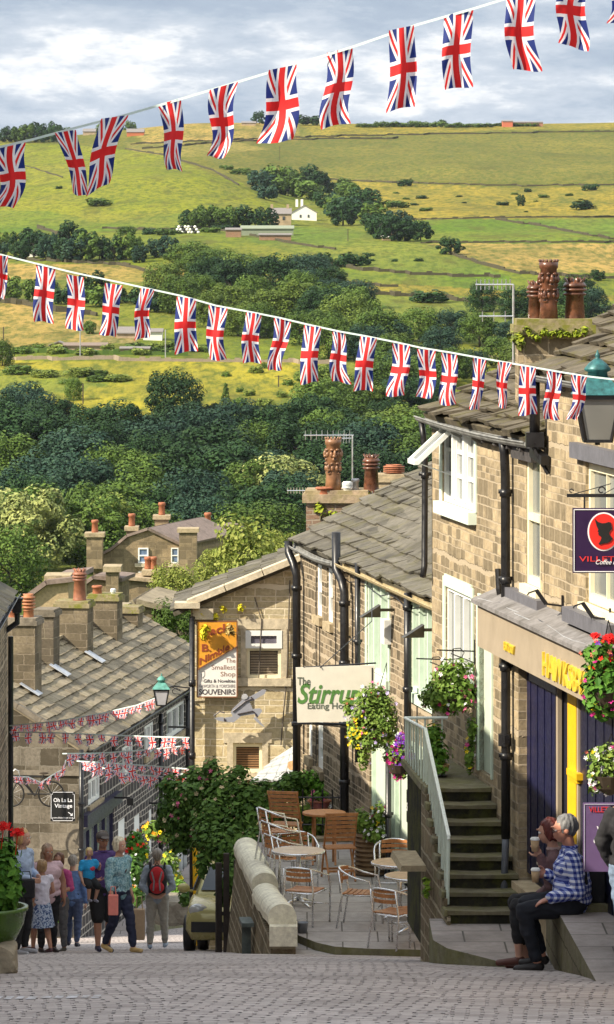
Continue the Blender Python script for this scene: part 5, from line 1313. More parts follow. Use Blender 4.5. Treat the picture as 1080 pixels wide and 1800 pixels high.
ridge_house('stone_cottage', 225, [(205, 1100), (205, 1028), (230, 1020), (290, 1026), (292, 1100)], 2, (.5, 3, 0), 'cottage with a pale stone slate roof below the big stone house', STONE_FAR, slate('far_slates', (.36, .28, .18), (.46, .36, .24), .1), [], [(254, 274, 1010, 1024, .5, 2)])
ridge_house('stone_cottage', 170, [(54, 1110), (54, 1050), (84, 1028), (120, 1024), (126, 1110)], 2, (.5, 5, 0), 'plain tan gable behind the two orange chimney pots', plain('tan_render', (.40, .30, .17), .9, var=.25), SLATE_P, [], [(84, 118, 1022, 1034, .3, 0)])
ridge_house('stone_cottage', 150, [(214, 1120), (214, 1078), (240, 1062), (282, 1072), (284, 1120)], 2, (.5, 5, 0), 'low roof end between the mossy chimney and the green trees', STONE_FAR, SLATE_L, [], [])
ridge_house('red_roofed_house', 640, [(372, 950), (372, 905), (374, 884), (414, 910), (418, 950)], 2, (2, 14, 0), 'house with a red brown roof among the trees of the valley wood', STONE_FAR, plain('red_tiles', (.30, .13, .09), .8, var=.2), [(397, 408, 914, 921)], [(412, 419, 900, 912, -1, 0)])
# ================================================================ terrace, steps, pavements
def rubble_top(mb, pts, z0, mi=0): pass
xl = lambda Y: 1.386-.076*(Y-38.8)          # left edge of the outside steps
xf = lambda Y: 8.03-.151*Y-.004             # face of the cottage
st = thing('stone_steps', (1.4, 38.8, -6.9), 'worn stone steps rising beside the cottage to its pale green door', 'steps')
for i in range(8):
    y0 = 38.8+.27*i; zt = -6.62+.134*(i+1); y1 = y0+.36 if i < 7 else 42.95
    m = MB(); z = zt-.045
    def edge(y, ex, w=.012): return [Vector((xl(y)-ex, y+w*R.uniform(-1, 1), 0)), Vector((lerp(xl(y), xf(y), .5), y+.012, 0)), Vector((xf(y), y+w*R.uniform(-1, 1), 0))]
    f = edge(y0-.03, .02); b = edge(y1, .02, 0)
    for (p, q, r_, s_) in ((f[0], f[1], b[1], b[0]), (f[1], f[2], b[2], b[1])):
        dz = [0.0, -.012, -.012, 0.0] if p is f[0] else [-.012, 0, 0, -.012]
        lo = [Vector((k.x, k.y, z)) for k in (p, q, r_, s_)]; hi = [Vector((k.x, k.y, zt+d)) for k, d in zip((p, q, r_, s_), dz)]
        m.hexa(lo+hi)
    m.build('tread', STEP, st)
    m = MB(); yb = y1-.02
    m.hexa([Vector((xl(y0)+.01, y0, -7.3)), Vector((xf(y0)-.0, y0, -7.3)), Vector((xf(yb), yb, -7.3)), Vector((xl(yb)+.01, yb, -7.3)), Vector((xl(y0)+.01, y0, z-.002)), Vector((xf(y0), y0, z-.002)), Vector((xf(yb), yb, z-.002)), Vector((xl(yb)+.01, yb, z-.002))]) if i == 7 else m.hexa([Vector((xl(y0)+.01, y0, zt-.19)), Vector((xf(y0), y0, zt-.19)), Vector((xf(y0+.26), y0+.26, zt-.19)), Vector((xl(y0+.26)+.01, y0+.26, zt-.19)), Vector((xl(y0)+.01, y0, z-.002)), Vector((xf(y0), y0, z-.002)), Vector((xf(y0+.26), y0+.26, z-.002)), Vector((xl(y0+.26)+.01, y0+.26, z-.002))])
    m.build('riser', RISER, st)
# side wall of the steps, rubble, stepped top
sw = thing('rubble_wall', (1.3, 39, -7.2), 'rubble side wall carrying the outside steps and the green railing', 'wall')
m = MB()
for i in range(9):
    y0 = 38.72+.27*i; y1 = y0+.27 if i < 8 else 43.0; zt = -6.62+.134*min(8, i+1)-.055
    o = .05 if y0 < 40.9 else -.02
    if i == 8: y1 = 41.1
    m.hexa([Vector((xl(y0)-o, y0, -9.2)), Vector((xl(y0)+.005, y0, -9.2)), Vector((xl(y1)+.005, y1, -9.2)), Vector((xl(y1)-o, y1, -9.2)), Vector((xl(y0)-o*.6, y0, zt)), Vector((xl(y0)+.005, y0, zt)), Vector((xl(y1)+.005, y1, zt)), Vector((xl(y1)-o*.6, y1, zt))])
m.build('masonry', STONE_RUB, sw)
for i in range(9):
    y0 = 38.72+.27*i; y1 = y0+.25 if i < 8 else 42.9; zt = -6.62+.134*min(8, i+1)-.05
    m = MB(); j = R.uniform(-.12, -.10); x0 = xl(y0)-.17-j
    m.hexa([Vector((x0, y0, zt)), Vector((xl(y0)-.025, y0, zt)), Vector((xl(y1)-.025, y1, zt)), Vector((xl(y1)-.17-j, y1, zt)), Vector((x0+.01, y0+.01, zt+.06)), Vector((xl(y0)-.025, y0, zt+.065)), Vector((xl(y1)-.025, y1, zt+.06)), Vector((xl(y1)-.16-j, y1, zt+.055))])
    m.build('coping_stone', STEP, sw)
m = MB(); m.hexa([Vector((xl(40)-.36, 40.0, -6.30)), Vector((xl(40)-.1, 40.0, -6.30)), Vector((xl(41)-.1, 41.0, -6.30)), Vector((xl(41)-.36, 41.0, -6.30)), Vector((xl(40)-.34, 40.0, -6.24)), Vector((xl(40)-.1, 40.0, -6.24)), Vector((xl(41)-.1, 41.0, -6.24)), Vector((xl(41)-.34, 41.0, -6.24))]); m.build('ledge_stone', DRESS, sw)
# railing
rl = thing('stair_railing', (1.3, 39, -6.4), 'pale green painted iron railing running up the outside steps', 'railing')
ra = Vector((xl(39.02)+.02, 39.02, -5.80)); rb = Vector((xl(41.0)+.0, 41.0, -4.99)); rc = Vector((xl(42.9)-.02, 42.9, -5.10)); rd = Vector((xf(42.9)-.03, 42.9, -5.10))
m = MB(); m.tube([rc, rc+Vector((0, -.3, .03)), rb, ra, ra-Vector((0, .02, .03))], .015, 8); m.beam(rb+Vector((0, 0, .004)), ra, .034, .022); m.beam(rc, rb, .03, .02); m.build('handrail', plain('mint_gloss', (.78, .84, .78), .3, var=.06), rl)
m = MB(); m.tube([rc, rd], .016, 8); m.build('cross_rail', plain('mint_gloss', (.78, .84, .78)), rl)
for i in range(17):
    t = i/16; p = ra.lerp(rb, t); m = MB(); k = min(7, max(0, int((p.y-38.8)/.27))); zb = -6.62+.134*(k+1)+.0
    m.tube([p, Vector((p.x-.01, p.y, zb+.01+R.uniform(0, .02)))], .009 if i else .018, 6); m.build('baluster', plain('mint_bars', (.66, .76, .67), .45, var=.1), rl)
for i in range(8):
    p = rb.lerp(rc, (i+.6)/8); m = MB(); m.tube([p, Vector((p.x, p.y, -5.56))], .011, 6); m.build('baluster', plain('mint_bars', (.5, .62, .52)), rl)
for i in range(5):
    p = rc.lerp(rd, (i+.35)/5); m = MB(); m.tube([p, Vector((p.x, p.y, -5.56))], .010, 6); m.build('baluster', plain('mint_bars', (.5, .62, .52)), rl)
# ground slabs
def slab_strip(name, outline, z, mat, kerb=None, zb=None, kind='structure', joints=True):
    m = MB(); n = len(outline); top = [Vector((x, y, z)) for x, y in outline]; bot = [Vector((x, y, zb)) for x, y in outline]
    m.add(top, [tuple(range(n))], 0)
    for i in range(n):
        j = (i+1) % n; m.quad(bot[i], bot[j], top[j], top[i], 1)
    ob = m.build(name, [mat, kerb or mat]); tag(ob, kind=kind); return ob
def flag_mat(name, c1, c2, bw, bh, mort=(.09, .08, .07)):
    t = NT(name); br = t.node('ShaderNodeTexBrick', Color1=(0, 0, 0), Color2=(1, 1, 1), Mortar=(.5, .5, .5), Scale=1.0)
    br.inputs['Mortar Size'].default_value = .010; br.inputs['Mortar Smooth'].default_value = .3; br.inputs['Brick Width'].default_value = bw; br.inputs['Row Height'].default_value = bh
    t.t.links.new(t.uvw(), br.inputs['Vector']); b = t.mix(br.outputs['Color'], c1, c2)
    b = t.mix(.45, b, t.ramp(t.noise(7, 6, .7), [(.3, tuple(x*.65 for x in c1)), (.7, tuple(x*1.15 for x in c2))])); b = t.mix(t.ramp(t.noise(1.3, 5), [(.5, 0.0), (.7, .4)]), b, (.10, .09, .08)); b = t.mix(br.outputs['Fac'], b, mort)
    t.bump(t.math('SUBTRACT', t.noise(25, 4), br.outputs['Fac']), .5, .02); return t.done(b, .85)
FL1 = flag_mat('terrace_flags', (.30, .275, .26), (.40, .37, .35), .9, .75); FL2 = flag_mat('pavement_flags', (.27, .235, .21), (.38, .335, .32), .75, .6)
KERB = dressed('kerb_stone', (.20, .19, .12), .5, .25)
slab_strip('cafe_terrace', [(-.10, 50.7), (.12, 50.2), (.35, 49.9), (.8, 49.75), (2.2, 49.6), (2.6, 58.6), (-.75, 58.6), (-.62, 55), (-.2, 51.0)], -8.80, FL1, KERB, -9.9)
slab_strip('terrace_step', [(-.30, 49.75), (.28, 49.55), (.36, 49.88), (.10, 50.2), (-.12, 50.75), (-.30, 50.5)], -8.90, FL1, KERB, -9.7)
slab_strip('pavement', [(1.20, 37.9), (1.32, 37.45), (1.62, 37.0), (2.0, 36.4), (2.22, 35.75), (2.30, 35.6), (3.0, 37.0), (2.2, 39.1), (1.2, 39.1)], -6.62, FL2, KERB, -7.4)
slab_strip('raised_pavement', [(2.37, 32.5), (2.62, 32.35), (3.5, 29.5), (3.72, 29.0), (3.3, 34.0), (2.66, 37.3), (2.24, 37.3), (2.27, 36.0)], -6.03, FL2, stone('kerb_rubble', (.13, .12, .07), (.30, .27, .18), (.09, .08, .05), bw=.5, bh=.28, dirt=.5, moss=.4), -7.2)
m = MB(); m.box((2.62, 36.4, -6.0), (.74, .9, .075), .1); tag(m.build('seat_slab', STEP, None, (2.62, 36.4, -6.03)), 'thick worn stone slab at the back of the raised pavement where the couple sit', 'stone slab')
# litter and moss at the kerb
WEED = leafmat('kerb_weeds', (.08, .16, .02), (.25, .36, .04))
tufts(None, [Vector((1.36+.05*i, 37.25-.05*i, -6.86+.02*R.random())) for i in range(5)], .045, .03, 24, WEED, 'kerb_weeds', 'small bright green weeds growing under the pavement kerb by the steps', 'weeds')
tufts(None, [Vector((1.21, 39.9, -6.45)), Vector((1.20, 39.95, -6.38)), Vector((1.19, 39.9, -6.50))], .045, .03, 40, WEED, 'wall_weeds', 'bright green weed tuft growing from the side wall of the steps', 'weeds')
# pavement far left along the sooty row, and the kerb by the flowers
slab_strip('far_pavement', [(-4.84, 85.2), (-4.84, 76), (-4.3, 76), (-4.0, 85), (-1.6, 101.5), (-2.3, 101.5)], -15.2, FL2, KERB, -17)
# ------------------------------------------------ retaining wall of the terrace with its rounded coping
rw = thing('terrace_wall', (-.5, 52, -9.6), 'rubble retaining wall left of the cafe tables, topped with rounded pale coping stones', 'wall')
wx = lambda Y: -.30-.078*(Y-50)
m = MB()
def wallseg(y0, y1, zt, bat=.10):
    m.hexa([Vector((wx(y0)-.17-bat, y0, -11.6)), Vector((wx(y0)+.15, y0, -11.6)), Vector((wx(y1)+.15, y1, -11.6)), Vector((wx(y1)-.17-bat*2.6, y1, -11.6)), Vector((wx(y0)-.16, y0, zt)), Vector((wx(y0)+.15, y0, zt)), Vector((wx(y1)+.15, y1, zt)), Vector((wx(y1)-.16, y1, zt))])
wallseg(49.9, 53.2, -8.74); wallseg(53.2, 57.2, -8.72)
m.build('masonry', STONE_RUB, rw)
def cope(y0, y1, z, z1_, r=.172):
    m = MB(); n = 9; vs = []; k = 12
    for j in range(n+1):
        y = lerp(y0, y1, j/n); c = Vector((wx(y)-.01, y, z+(z1_-z)*j/n+.012*math.sin(j*1.7)))
        rr = r*(1+.02*math.sin(j*2.3))
        pr = [(-rr, -.12), (-rr*1.06, -.02)]+[(-rr*math.cos(math.pi*i/k), rr*.80*math.sin(math.pi*i/k)) for i in range(1, k)]+[(rr*1.06, -.02), (rr, -.12)]
        vs.append([c+Vector((a, 0, b)) for a, b in pr])
    q = len(vs[0]); fl = [p for v in vs for p in v]; fs = []
    for j in range(n):
        for i in range(q-1): fs.append((j*q+i, j*q+i+1, (j+1)*q+i+1, (j+1)*q+i))
    fs.append(tuple(range(q))[::-1]); fs.append(tuple(n*q+i for i in range(q))); m.add(fl, fs)
    m.build('coping', COPE, rw, smooth=False)
cope(50.0, 53.1, -8.42, -8.66); cope(53.25, 57.2, -8.54, -8.66)
m = MB(); m.box((wx(49.95)-.0, 50.02, -8.66), (.35, .4, .25)); m.box((wx(53.3)-.0, 53.35, -8.74), (.34, .3, .24)); m.build('end_block', COPE, rw)
m = MB(); m.box((-.80, 52.6, -8.95), (.16, .5, .05), .1); m.box((-.80, 52.6, -9.5), (.12, .12, 1.0)); m.box((-.62, 50.4, -9.52), (.14, .5, .04), .1); m.build('timber_ledge', plain('grey_green_timber', (.10, .12, .11), .8, var=.3), rw)
# timber posts left of the wall
for i, (x, y, zt) in enumerate(((-1.18, 58.2, -8.9), (-1.02, 57.9, -8.95), (-1.30, 58.6, -9.1))):
    m = MB(); m.box((x, y, (zt-11.2)/2), (.085, .085, zt+11.2), .1*i)
    tag(m.build('timber_post', plain('dark_timber', (.035, .025, .02), .8, var=.4), None, (x, y, -11.0)), ['dark timber post nearest the yellow car', 'dark timber post against the rubble wall', 'shorter dark timber post behind the car'][i], 'post')
# black railing behind the wooden chairs
bf = thing('iron_railing', (.2, 58.7, -8.8), 'thin black iron railing between the wooden chairs and the shrubs', 'railing')
m = MB(); m.tube([P(474, 1402, 58.8), P(610, 1402, 58.8)], .012, 6); m.tube([P(474, 1450, 58.8), P(610, 1450, 58.8)], .012, 6); m.build('rail', BLACK, bf)
for i in range(8):
    m = MB(); px = 480+i*17.5; m.tube([P(px, 1393, 58.8), P(px, 1465, 58.8)], .011, 6); m.ell(P(px, 1391, 58.8), (.014, .014, .03), 6, 4); m.build('baluster', BLACK, bf)
m = MB(); m.box(P(545, 1492, 59.0), (1.35, .3, .34)); tag(m.build('low_wall', DRESS, None, P(545, 1510, 59.0)), 'low pale stone wall behind the wooden folding chairs', 'wall')
# little slate roof with pipes between the gable and the eating house
pr = thing('porch_roof', P(490, 1372, 64.4), 'low pale slate porch roof at the foot of the souvenir gable', 'roof')
m = MB(); A = P(440, 1378, 64.0); B_ = P(522, 1378, 64.0); C_ = P(520, 1312, 65.8); D_ = P(486, 1334, 65.8)
u = (B_-A).normalized()
for j in range(4):
    t0, t1 = j/4, (j+1)/4+.03; a = A.lerp(D_, t0); b = B_.lerp(C_, t0); c = B_.lerp(C_, min(1, t1)); d = A.lerp(D_, min(1, t1)); up = Vector((0, 0, .05)); n = 4
    for k in range(n):
        q = [a.lerp(b, k/n+.006), a.lerp(b, (k+1)/n-.006), d.lerp(c, (k+1)/n-.006), d.lerp(c, k/n+.006)]; m.hexa([q[0]+up*.6, q[1]+up*.6, q[2], q[3], q[0]+up*1.3, q[1]+up*1.3, q[2]+up*.6, q[3]+up*.6])
m.build('slates', plain('silvery_slate', (.52, .54, .55), .5, var=.2), pr)
m = MB(); m.hexa([A-Vector((0, 0, 1.2)), B_-Vector((0, 0, 1.2)), C_-Vector((0, 0, 1.8)), D_-Vector((0, 0, 1.6)), A-Vector((0, 0, .03)), B_-Vector((0, 0, .03)), C_-Vector((0, 0, .03)), D_-Vector((0, 0, .03))]); m.build('wall', STONE_G, pr)
m = MB(); m.tube([P(512, 1346, 63.6), P(536, 1344, 63.9)], .075, 12); m.build('clay_pipe', BUFFP, pr)
m = MB(); m.tube([P(500, 1360, 63.4), P(510, 1372, 63.4), P(518, 1366, 63.4), P(520, 1400, 63.4)], .06, 10); m.build('soil_pipe', BLACK, pr)

# ================================================================ cafe furniture
def alu_chair(label, group='aluminium cafe chairs with wooden slats'):
    t = thing('cafe_chair', (0, 0, 0), label, 'chair', group)
    r = .0125; m = MB(); mats = ALU
    # front legs run up into the arms and round the back
    arm = []
    for i in range(13):
        a = math.pi*i/12; arm.append(Vector((.27*math.cos(a), .02+.27*math.sin(a)*.95, .66+.10*math.sin(a))))
    pts = [Vector((.25, -.24, 0)), Vector((.265, -.22, .40)), Vector((.275, -.17, .62))]+arm+[Vector((-.275, -.17, .62)), Vector((-.265, -.22, .40)), Vector((-.25, -.24, 0))]
    m.tube(pts, r, 8); m.build('frame', ALU, t, smooth=True)
    for sx in (-1, 1):
        k = MB(); k.tube([(sx*.22, .27, 0), (sx*.20, .20, .42), (sx*.19, .25, .74)], r, 8); k.build('leg', ALU, t, smooth=True)
    k = MB(); k.tube([(-.22, -.20, .43), (.22, -.20, .43), (.20, .20, .42), (-.20, .20, .42)], .011, 8, close=True); k.tube([(-.25, -.22, .24), (.25, -.22, .24)], .008, 6); k.build('seat_frame', ALU, t, smooth=True)
    k = MB()
    for i in range(6): y = -.17+i*.068; k.box((0, y, .445-.006*math.sin(i/5*3.14)), (.40, .055, .012))
    k.build('seat', TEAK, t)
    k = MB()
    for z in (.60, .67, .73):
        q = []
        for i in range(7):
            a = math.radians(50+80*i/6); q.append(Vector((.27*math.cos(a), .0+.262*math.sin(a), z)))
        for a, b in zip(q, q[1:]): k.beam(a, b, .012, .045)
    k.build('backrest', TEAK, t)
    return t
def place(t, loc, rz, label=None, first=False, scale=1.0):
    o = t if first else copy_tree(t)
    o.location = loc; o.rotation_euler = (0, 0, rz); o.scale = (scale,)*3
    if label: o['label'] = label
    return o
zt_ = -8.80
ch0 = alu_chair('')
def onfloor(px, Y): return Vector(((px-CX)/F_PX*Y, Y, zt_))
cs = [(536, 51.6, 2.75, 'aluminium chair with its back to the camera at the left round table'), (522, 54.3, .15, 'aluminium chair on the far side of the left round table'),
      (634, 51.4, 1.35, 'aluminium chair standing sideways between the two groups of tables'), (694, 49.9, 2.5, 'nearest aluminium chair, back to the camera, at the right tables'),
      (694, 53.6, .0, 'aluminium chair on the far side of the back right table'), (735, 50.1, 3.5, 'aluminium chair partly hidden by the side wall of the steps')]
for i, (px, Y, rz, lb) in enumerate(cs): place(ch0, onfloor(px, Y), rz, lb, i == 0, 1.0)
# three stacked chairs beside the coping
for i in range(3): place(ch0, onfloor(500-i*5, 54.4+.12*i)+Vector((0, 0, .16*i)), 1.9, ['bottom chair of the stack leaning by the coping', 'middle chair of the stack leaning by the coping', 'top chair of the stack leaning by the coping'][i])
def round_table(label, px, Y, top=TEAKT, d=.70, h=.74):
    t = thing('cafe_table', onfloor(px, Y), label, 'table', 'round cafe tables'); c = ORG[t.name]
    m = MB(); m.lathe([(d/2-.01, h-.02), (d/2-.002, h-.012), (d/2-.002, h)], c, 32); m.build('tabletop', top, t)
    m = MB(); m.lathe([(d/2-.004, h-.035), (d/2+.008, h-.03), (d/2+.008, h-.003), (d/2-.001, h-.002)], c, 32); m.build('rim', ALU, t, smooth=True)
    m = MB(); m.tube([c+Vector((0, 0, .05)), c+Vector((0, 0, h-.03))], .03, 12); m.build('pedestal', ALU, t, smooth=True)
    for i in range(4):
        a = i*math.pi/2+.6; e = c+Vector((.27*math.cos(a), .27*math.sin(a), .012)); m = MB(); m.tube([c+Vector((0, 0, .10)), c.lerp(e, .5)+Vector((0, 0, .05)), e], [.028, .022, .016], 8); m.build('foot', ALU, t, smooth=True)
    return t
round_table('round wooden topped table beside the rounded coping', 525, 53.0, plain('pale_teak', (.55, .42, .30), .4, var=.15)); round_table('round wooden topped table at the back right by the steps', 703, 52.0, d=.74)
round_table('round wooden topped table nearest the steps, half hidden by their side wall', 728, 50.9, d=.74)
def folding_chair(label):
    t = thing('folding_chair', (0, 0, 0), label, 'chair', 'wooden folding chairs')
    for sx in (-1, 1):
        k = MB(); k.beam((sx*.21, -.26, 0), (sx*.21, .20, .92), .022, .035); k.build('leg', TEAK, t)
        k = MB(); k.beam((sx*.18, .26, 0), (sx*.18, -.18, .44), .022, .035); k.build('leg', TEAK, t)
    k = MB()
    for i in range(7): k.box((0, -.16+i*.055, .45), (.42, .042, .016))
    k.build('seat', TEAK, t)
    k = MB()
    for i in range(6): z = .56+i*.062; k.box((0, .045+(z-.56)*.47, z), (.40, .014, .044))
    k.box((0, .20, .925), (.46, .025, .04)); k.build('backrest', TEAK, t)
    k = MB(); k.box((0, -.2, .12), (.40, .02, .03)); k.box((0, .18, .14), (.36, .02, .03)); k.build('stretcher', TEAK, t)
    return t
fc = folding_chair('')
place(fc, onfloor(597, 55.2), 3.3, 'wooden folding chair with its back to the camera in the middle of the terrace', True, 1.0); place(fc, onfloor(503, 57.4), 2.9, 'wooden folding chair behind the stacked chairs, near the railing')
t = thing('wooden_table', onfloor(570, 56.6), 'small round wooden table beside the folding chair', 'table'); c = ORG[t.name]
m = MB(); m.lathe([(.30, .70), (.31, .705), (.31, .73), (.30, .735)], c, 28); m.build('tabletop', TEAK, t)
for sx in (-1, 1):
    m = MB(); m.beam(c+Vector((sx*.16, -.18, 0)), c+Vector((sx*.16, .18, .70)), .03, .04); m.beam(c+Vector((sx*.13, .18, 0)), c+Vector((sx*.13, -.18, .70)), .03, .04); m.build('leg', TEAK, t)
t = thing('metal_bucket', onfloor(532, 50.9), 'small grey metal bucket beside the end of the coping', 'bucket'); c = ORG[t.name]
m = MB(); m.lathe([(.058, 0), (.075, .13), (.082, .135), (.074, .137), (.06, .03)], c, 18); m.build('pail', plain('dull_zinc', (.25, .27, .30), .5, .4, var=.2), t, smooth=True); m = MB(); m.tube([c+Vector((.08*math.cos(a), 0, .13+.05*math.sin(a))) for a in [i*math.pi/8 for i in range(9)]], .004, 5); m.build('handle', STEEL, t)

# ================================================================ lettering
def text_mesh(body, size, bold=0.0, shear=0.0, sx=1.0, ext=.0012, space=1.0, align='LEFT'):
    cu = bpy.data.curves.new('txt', 'FONT'); cu.body = body; cu.size = size; cu.offset = min(bold, .01)*size*2.2; cu.shear = shear; cu.extrude = ext; cu.resolution_u = 3; cu.space_character = space; cu.align_x = align
    ob = bpy.data.objects.new('txt', cu); COL.objects.link(ob)
    dg = bpy.context.evaluated_depsgraph_get(); ev = ob.evaluated_get(dg); me = bpy.data.meshes.new_from_object(ev)
    v = [Vector((p.co.x*sx, p.co.y, p.co.z)) for p in me.vertices]; f = [tuple(q.vertices) for q in me.polygons]
    bpy.data.objects.remove(ob); bpy.data.curves.remove(cu); bpy.data.meshes.remove(me)
    return v, f
def letter(parent, body, o, ux, uy, size, mat, name='lettering', fit=None, **kw):
    """text with its lower left at o, running along ux, standing along uy; fit=(width) squeezes it to that width in metres"""
    v, f = text_mesh(body, size, **kw)
    x0 = min(p.x for p in v); x1 = max(p.x for p in v); y0 = min(p.y for p in v)
    s = fit/(x1-x0) if fit else 1.0
    ux = Vector(ux).normalized(); uy = Vector(uy).normalized(); n = ux.cross(uy); m = MB()
    m.add([Vector(o)+ux*((p.x-x0)*s)+uy*p.y+n*(p.z+.0015) for p in v], f)
    return m.build(name, mat, parent, uv=False)
EX, EZ = Vector((1, 0, 0)), Vector((0, 0, 1))
# fascia letters
def on_fascia(body, px0, px1, py_top, py_bot, bold):
    sa, za = FA.hit(px0, (py_top+py_bot)/2, .245); sb = FA.s_at(px1, .245)
    Yd = FA.pt(sa, .245, 0).y; h = (py_bot-py_top)/F_PX*Yd
    letter(shop, body, FA.pt(sa, .243, za-h/2), -FA.u, EZ, h/.72, GOLD, bold=.006, fit=abs(sa-sb), ext=.016)
on_fascia('EST 2007', 888, 906, 1127, 1142, 1.2); on_fascia('HAWKSBYS', 956, 1034, 1144, 1186, 1.2)

def board(name, label, cat, c, w, h, th, mats, rz=0.0):
    t = thing(name, c, label, cat, rz=0); m = MB(); m.box(c, (w, th, h), rz); m.build('panel', mats, t); return t
# the eating house hanging sign
Y = 50.5; a = P(520, 1174, Y); b = P(659, 1268, Y); c = (a+b)/2
sg = thing('hanging_sign', (c.x, Y, b.z), 'cream hanging sign with large green italic lettering above the cafe terrace', 'sign')
m = MB(); dn = Vector((0, 0, -.02))
m.hexa([Vector((a.x+.02, Y+.02, b.z-.02)), Vector((b.x-.02, Y+.02, b.z+.0)), Vector((b.x-.02, Y+.05, b.z)), Vector((a.x+.02, Y+.05, b.z-.02)), Vector((a.x, Y+.02, a.z)), Vector((b.x, Y+.02, a.z+.03)), Vector((b.x, Y+.05, a.z+.03)), Vector((a.x, Y+.05, a.z))]); m.build('panel', plain('sign_cream', (.70, .66, .56), .6, var=.05), sg)
GRN = plain('sign_green', (.09, .22, .05), .5); GRY = plain('sign_grey_green', (.12, .14, .10), .5)
k = Y/F_PX
letter(sg, 'The', P(523, 1204, Y+.018), EX, EZ, 14*k/.72, GRY, fit=23*k, bold=.004)
letter(sg, 'Stirrup', P(523, 1236, Y+.018), EX, EZ, 35*k/.72, GRN, fit=112*k, shear=.28, bold=.010)
letter(sg, 'Eating House', P(541, 1246, Y+.018), EX, EZ, 11*k/.72, GRY, fit=84*k, bold=.004)
m = MB(); m.tube([Vector((a.x+.1, Y+.03, a.z)), Vector((b.x+.02, Y+.1, a.z+.05))], .012, 6); m.tube([P(563, 1174, Y), P(654, 1092, 51.4), P(654, 1040, 52.4)], .006, 5); m.build('stay', BLACK, sg)
m = MB(); m.tube([P(515, 1271, Y+.03), P(665, 1275, Y+.1)], .018, 8); m.tube([P(655, 1174, Y), P(655, 1275, Y)], .01, 6); m.tube([P(548, 1272, Y), P(662, 1285, 51.8)], .012, 6); m.build('bracket', BLACK, sg)
# orange and white souvenir board on the gable
Y = 65.9; a = P(347, 1092, Y); b = P(417, 1225, Y); k = Y/F_PX
sg = thing('souvenir_sign', (a.x, Y, b.z), 'tall board, orange above and white below, fixed to the souvenir gable', 'sign')
m = MB(); m.box(((a.x+b.x)/2, Y, (a.z+b.z)/2), (b.x-a.x, .06, a.z-b.z), 0, 0); ob = m.build('panel', plain('sign_white', (.80, .78, .74), .6, var=.05), sg)
y_ = Y-.035; up = P(347, 1177, y_), P(417, 1136, y_)
m = MB(); m.prism([Vector((a.x+.01, y_, a.z-.01)), up[0]+EX*.01, up[1]-EX*.01, Vector((b.x-.01, y_, a.z-.01))], (0, -.012, 0)); m.build('orange_field', plain('sign_orange', (.72, .33, .03), .5, var=.15), sg)
m = MB(); m.beam(up[0]+Vector((0, -.01, 0)), up[1]+Vector((0, -.01, 0)), .03, .018); fr = plain('brown_trim', (.22, .10, .05), .5)
for p, q in ((a.x, b.x),): m.beam((a.x, y_, b.z), (b.x, y_, b.z), .03, .02); m.beam((a.x, y_, a.z), (b.x, y_, a.z), .03, .02); m.beam((a.x, y_, b.z), (a.x, y_, a.z), .02, .03); m.beam((b.x, y_, b.z), (b.x, y_, a.z), .02, .03)
m.build('trim', fr, sg)
RB = plain('red_brown_letters', (.30, .07, .03), .4); y2 = Y-.031; y3 = Y-.048; ru = Vector((.87, 0, .50)).normalized(); rv = Vector((0, 0, 1))
def L3(body, px, py, hpx, wpx, mat, ux=EX, **kw): letter(sg, body, P(px, py, y3 if mat is RB else y2), ux, EZ, hpx*k/.72, mat, fit=wpx*k, **kw)
L3('Jack', 360, 1119, 15, 46, RB, Vector((.97, 0, .22)), bold=.012, ext=.006); L3('B.', 355, 1145, 13, 16, RB, bold=.012, ext=.006); L3('Nimble', 351, 1169, 12, 60, RB, Vector((.88, 0, .47)), bold=.010, ext=.006)
DK = plain('sign_dark', (.05, .04, .05), .5); BR = plain('sign_brown', (.30, .16, .11), .5)
L3('The', 397, 1165, 8, 17, BR); L3('Smallest', 372, 1177, 8.5, 42, BR); L3('Shop', 388, 1189, 8.5, 26, BR)
L3('Gifts & Novelties', 358, 1200, 6, 56, DK, bold=.004); L3('HAWORTH & YORKSHIRE', 350, 1209, 6, 64, plain('sign_grey', (.3, .27, .28), .5)); L3('SOUVENIRS', 350, 1221, 9.5, 64, DK, bold=.008)
m = MB(); m.tube([P(355, 1198, y2), P(354, 1181, y2), P(360, 1180, y2), P(360, 1188, y2), P(356, 1192, y2), P(359, 1192, y2)], .004, 5); m.build('scissor_mark', DK, sg)
tufts(hG, [P(362, 1104, 65.7), P(358, 1118, 65.75), P(360, 1110, 65.7)], .09, .04, 60, STONECROP, 'stonecrop', seed=9); tufts(hG, [P(405, 1103, 65.7), P(406, 1111, 65.7), P(401, 1108, 65.72)], .08, .04, 50, leafmat('dry_plant', (.22, .14, .05), (.55, .42, .15)), 'dry_plant', seed=10)
# running figure, a flat painted cut-out standing off the wall
Yr = 65.72
rn = thing('running_figure', P(423, 1260, Yr), 'flat grey cut-out of a leaping boy fixed below the gable window', 'cut-out figure')
GC = plain('cutout_grey', (.30, .31, .36), .5, var=.05)
Z = lambda x, y: (320+x/4.5, 1050+y/4.5)
def cut(pts, nm, mat=GC, th=.03, d=0.0):
    q = [P(*Z(*p), Yr-d) for p in pts]; m = MB(); m.prism(q, (0, th, 0)); return m.build(nm, mat, rn)
cut([(385, 915), (400, 885), (470, 820), (480, 775), (505, 765), (525, 790), (545, 785), (640, 730), (668, 735), (655, 765), (570, 815), (535, 825), (560, 885), (620, 880), (636, 900), (600, 950), (578, 945), (580, 925), (540, 930), (470, 940), (410, 990), (330, 985), (335, 955), (400, 945), (395, 925)], 'body')
cut([(470, 800), (475, 778), (490, 766), (512, 768), (524, 785), (515, 803), (492, 810)], 'head', plain('cutout_light', (.42, .43, .46), .5), .035, .012)
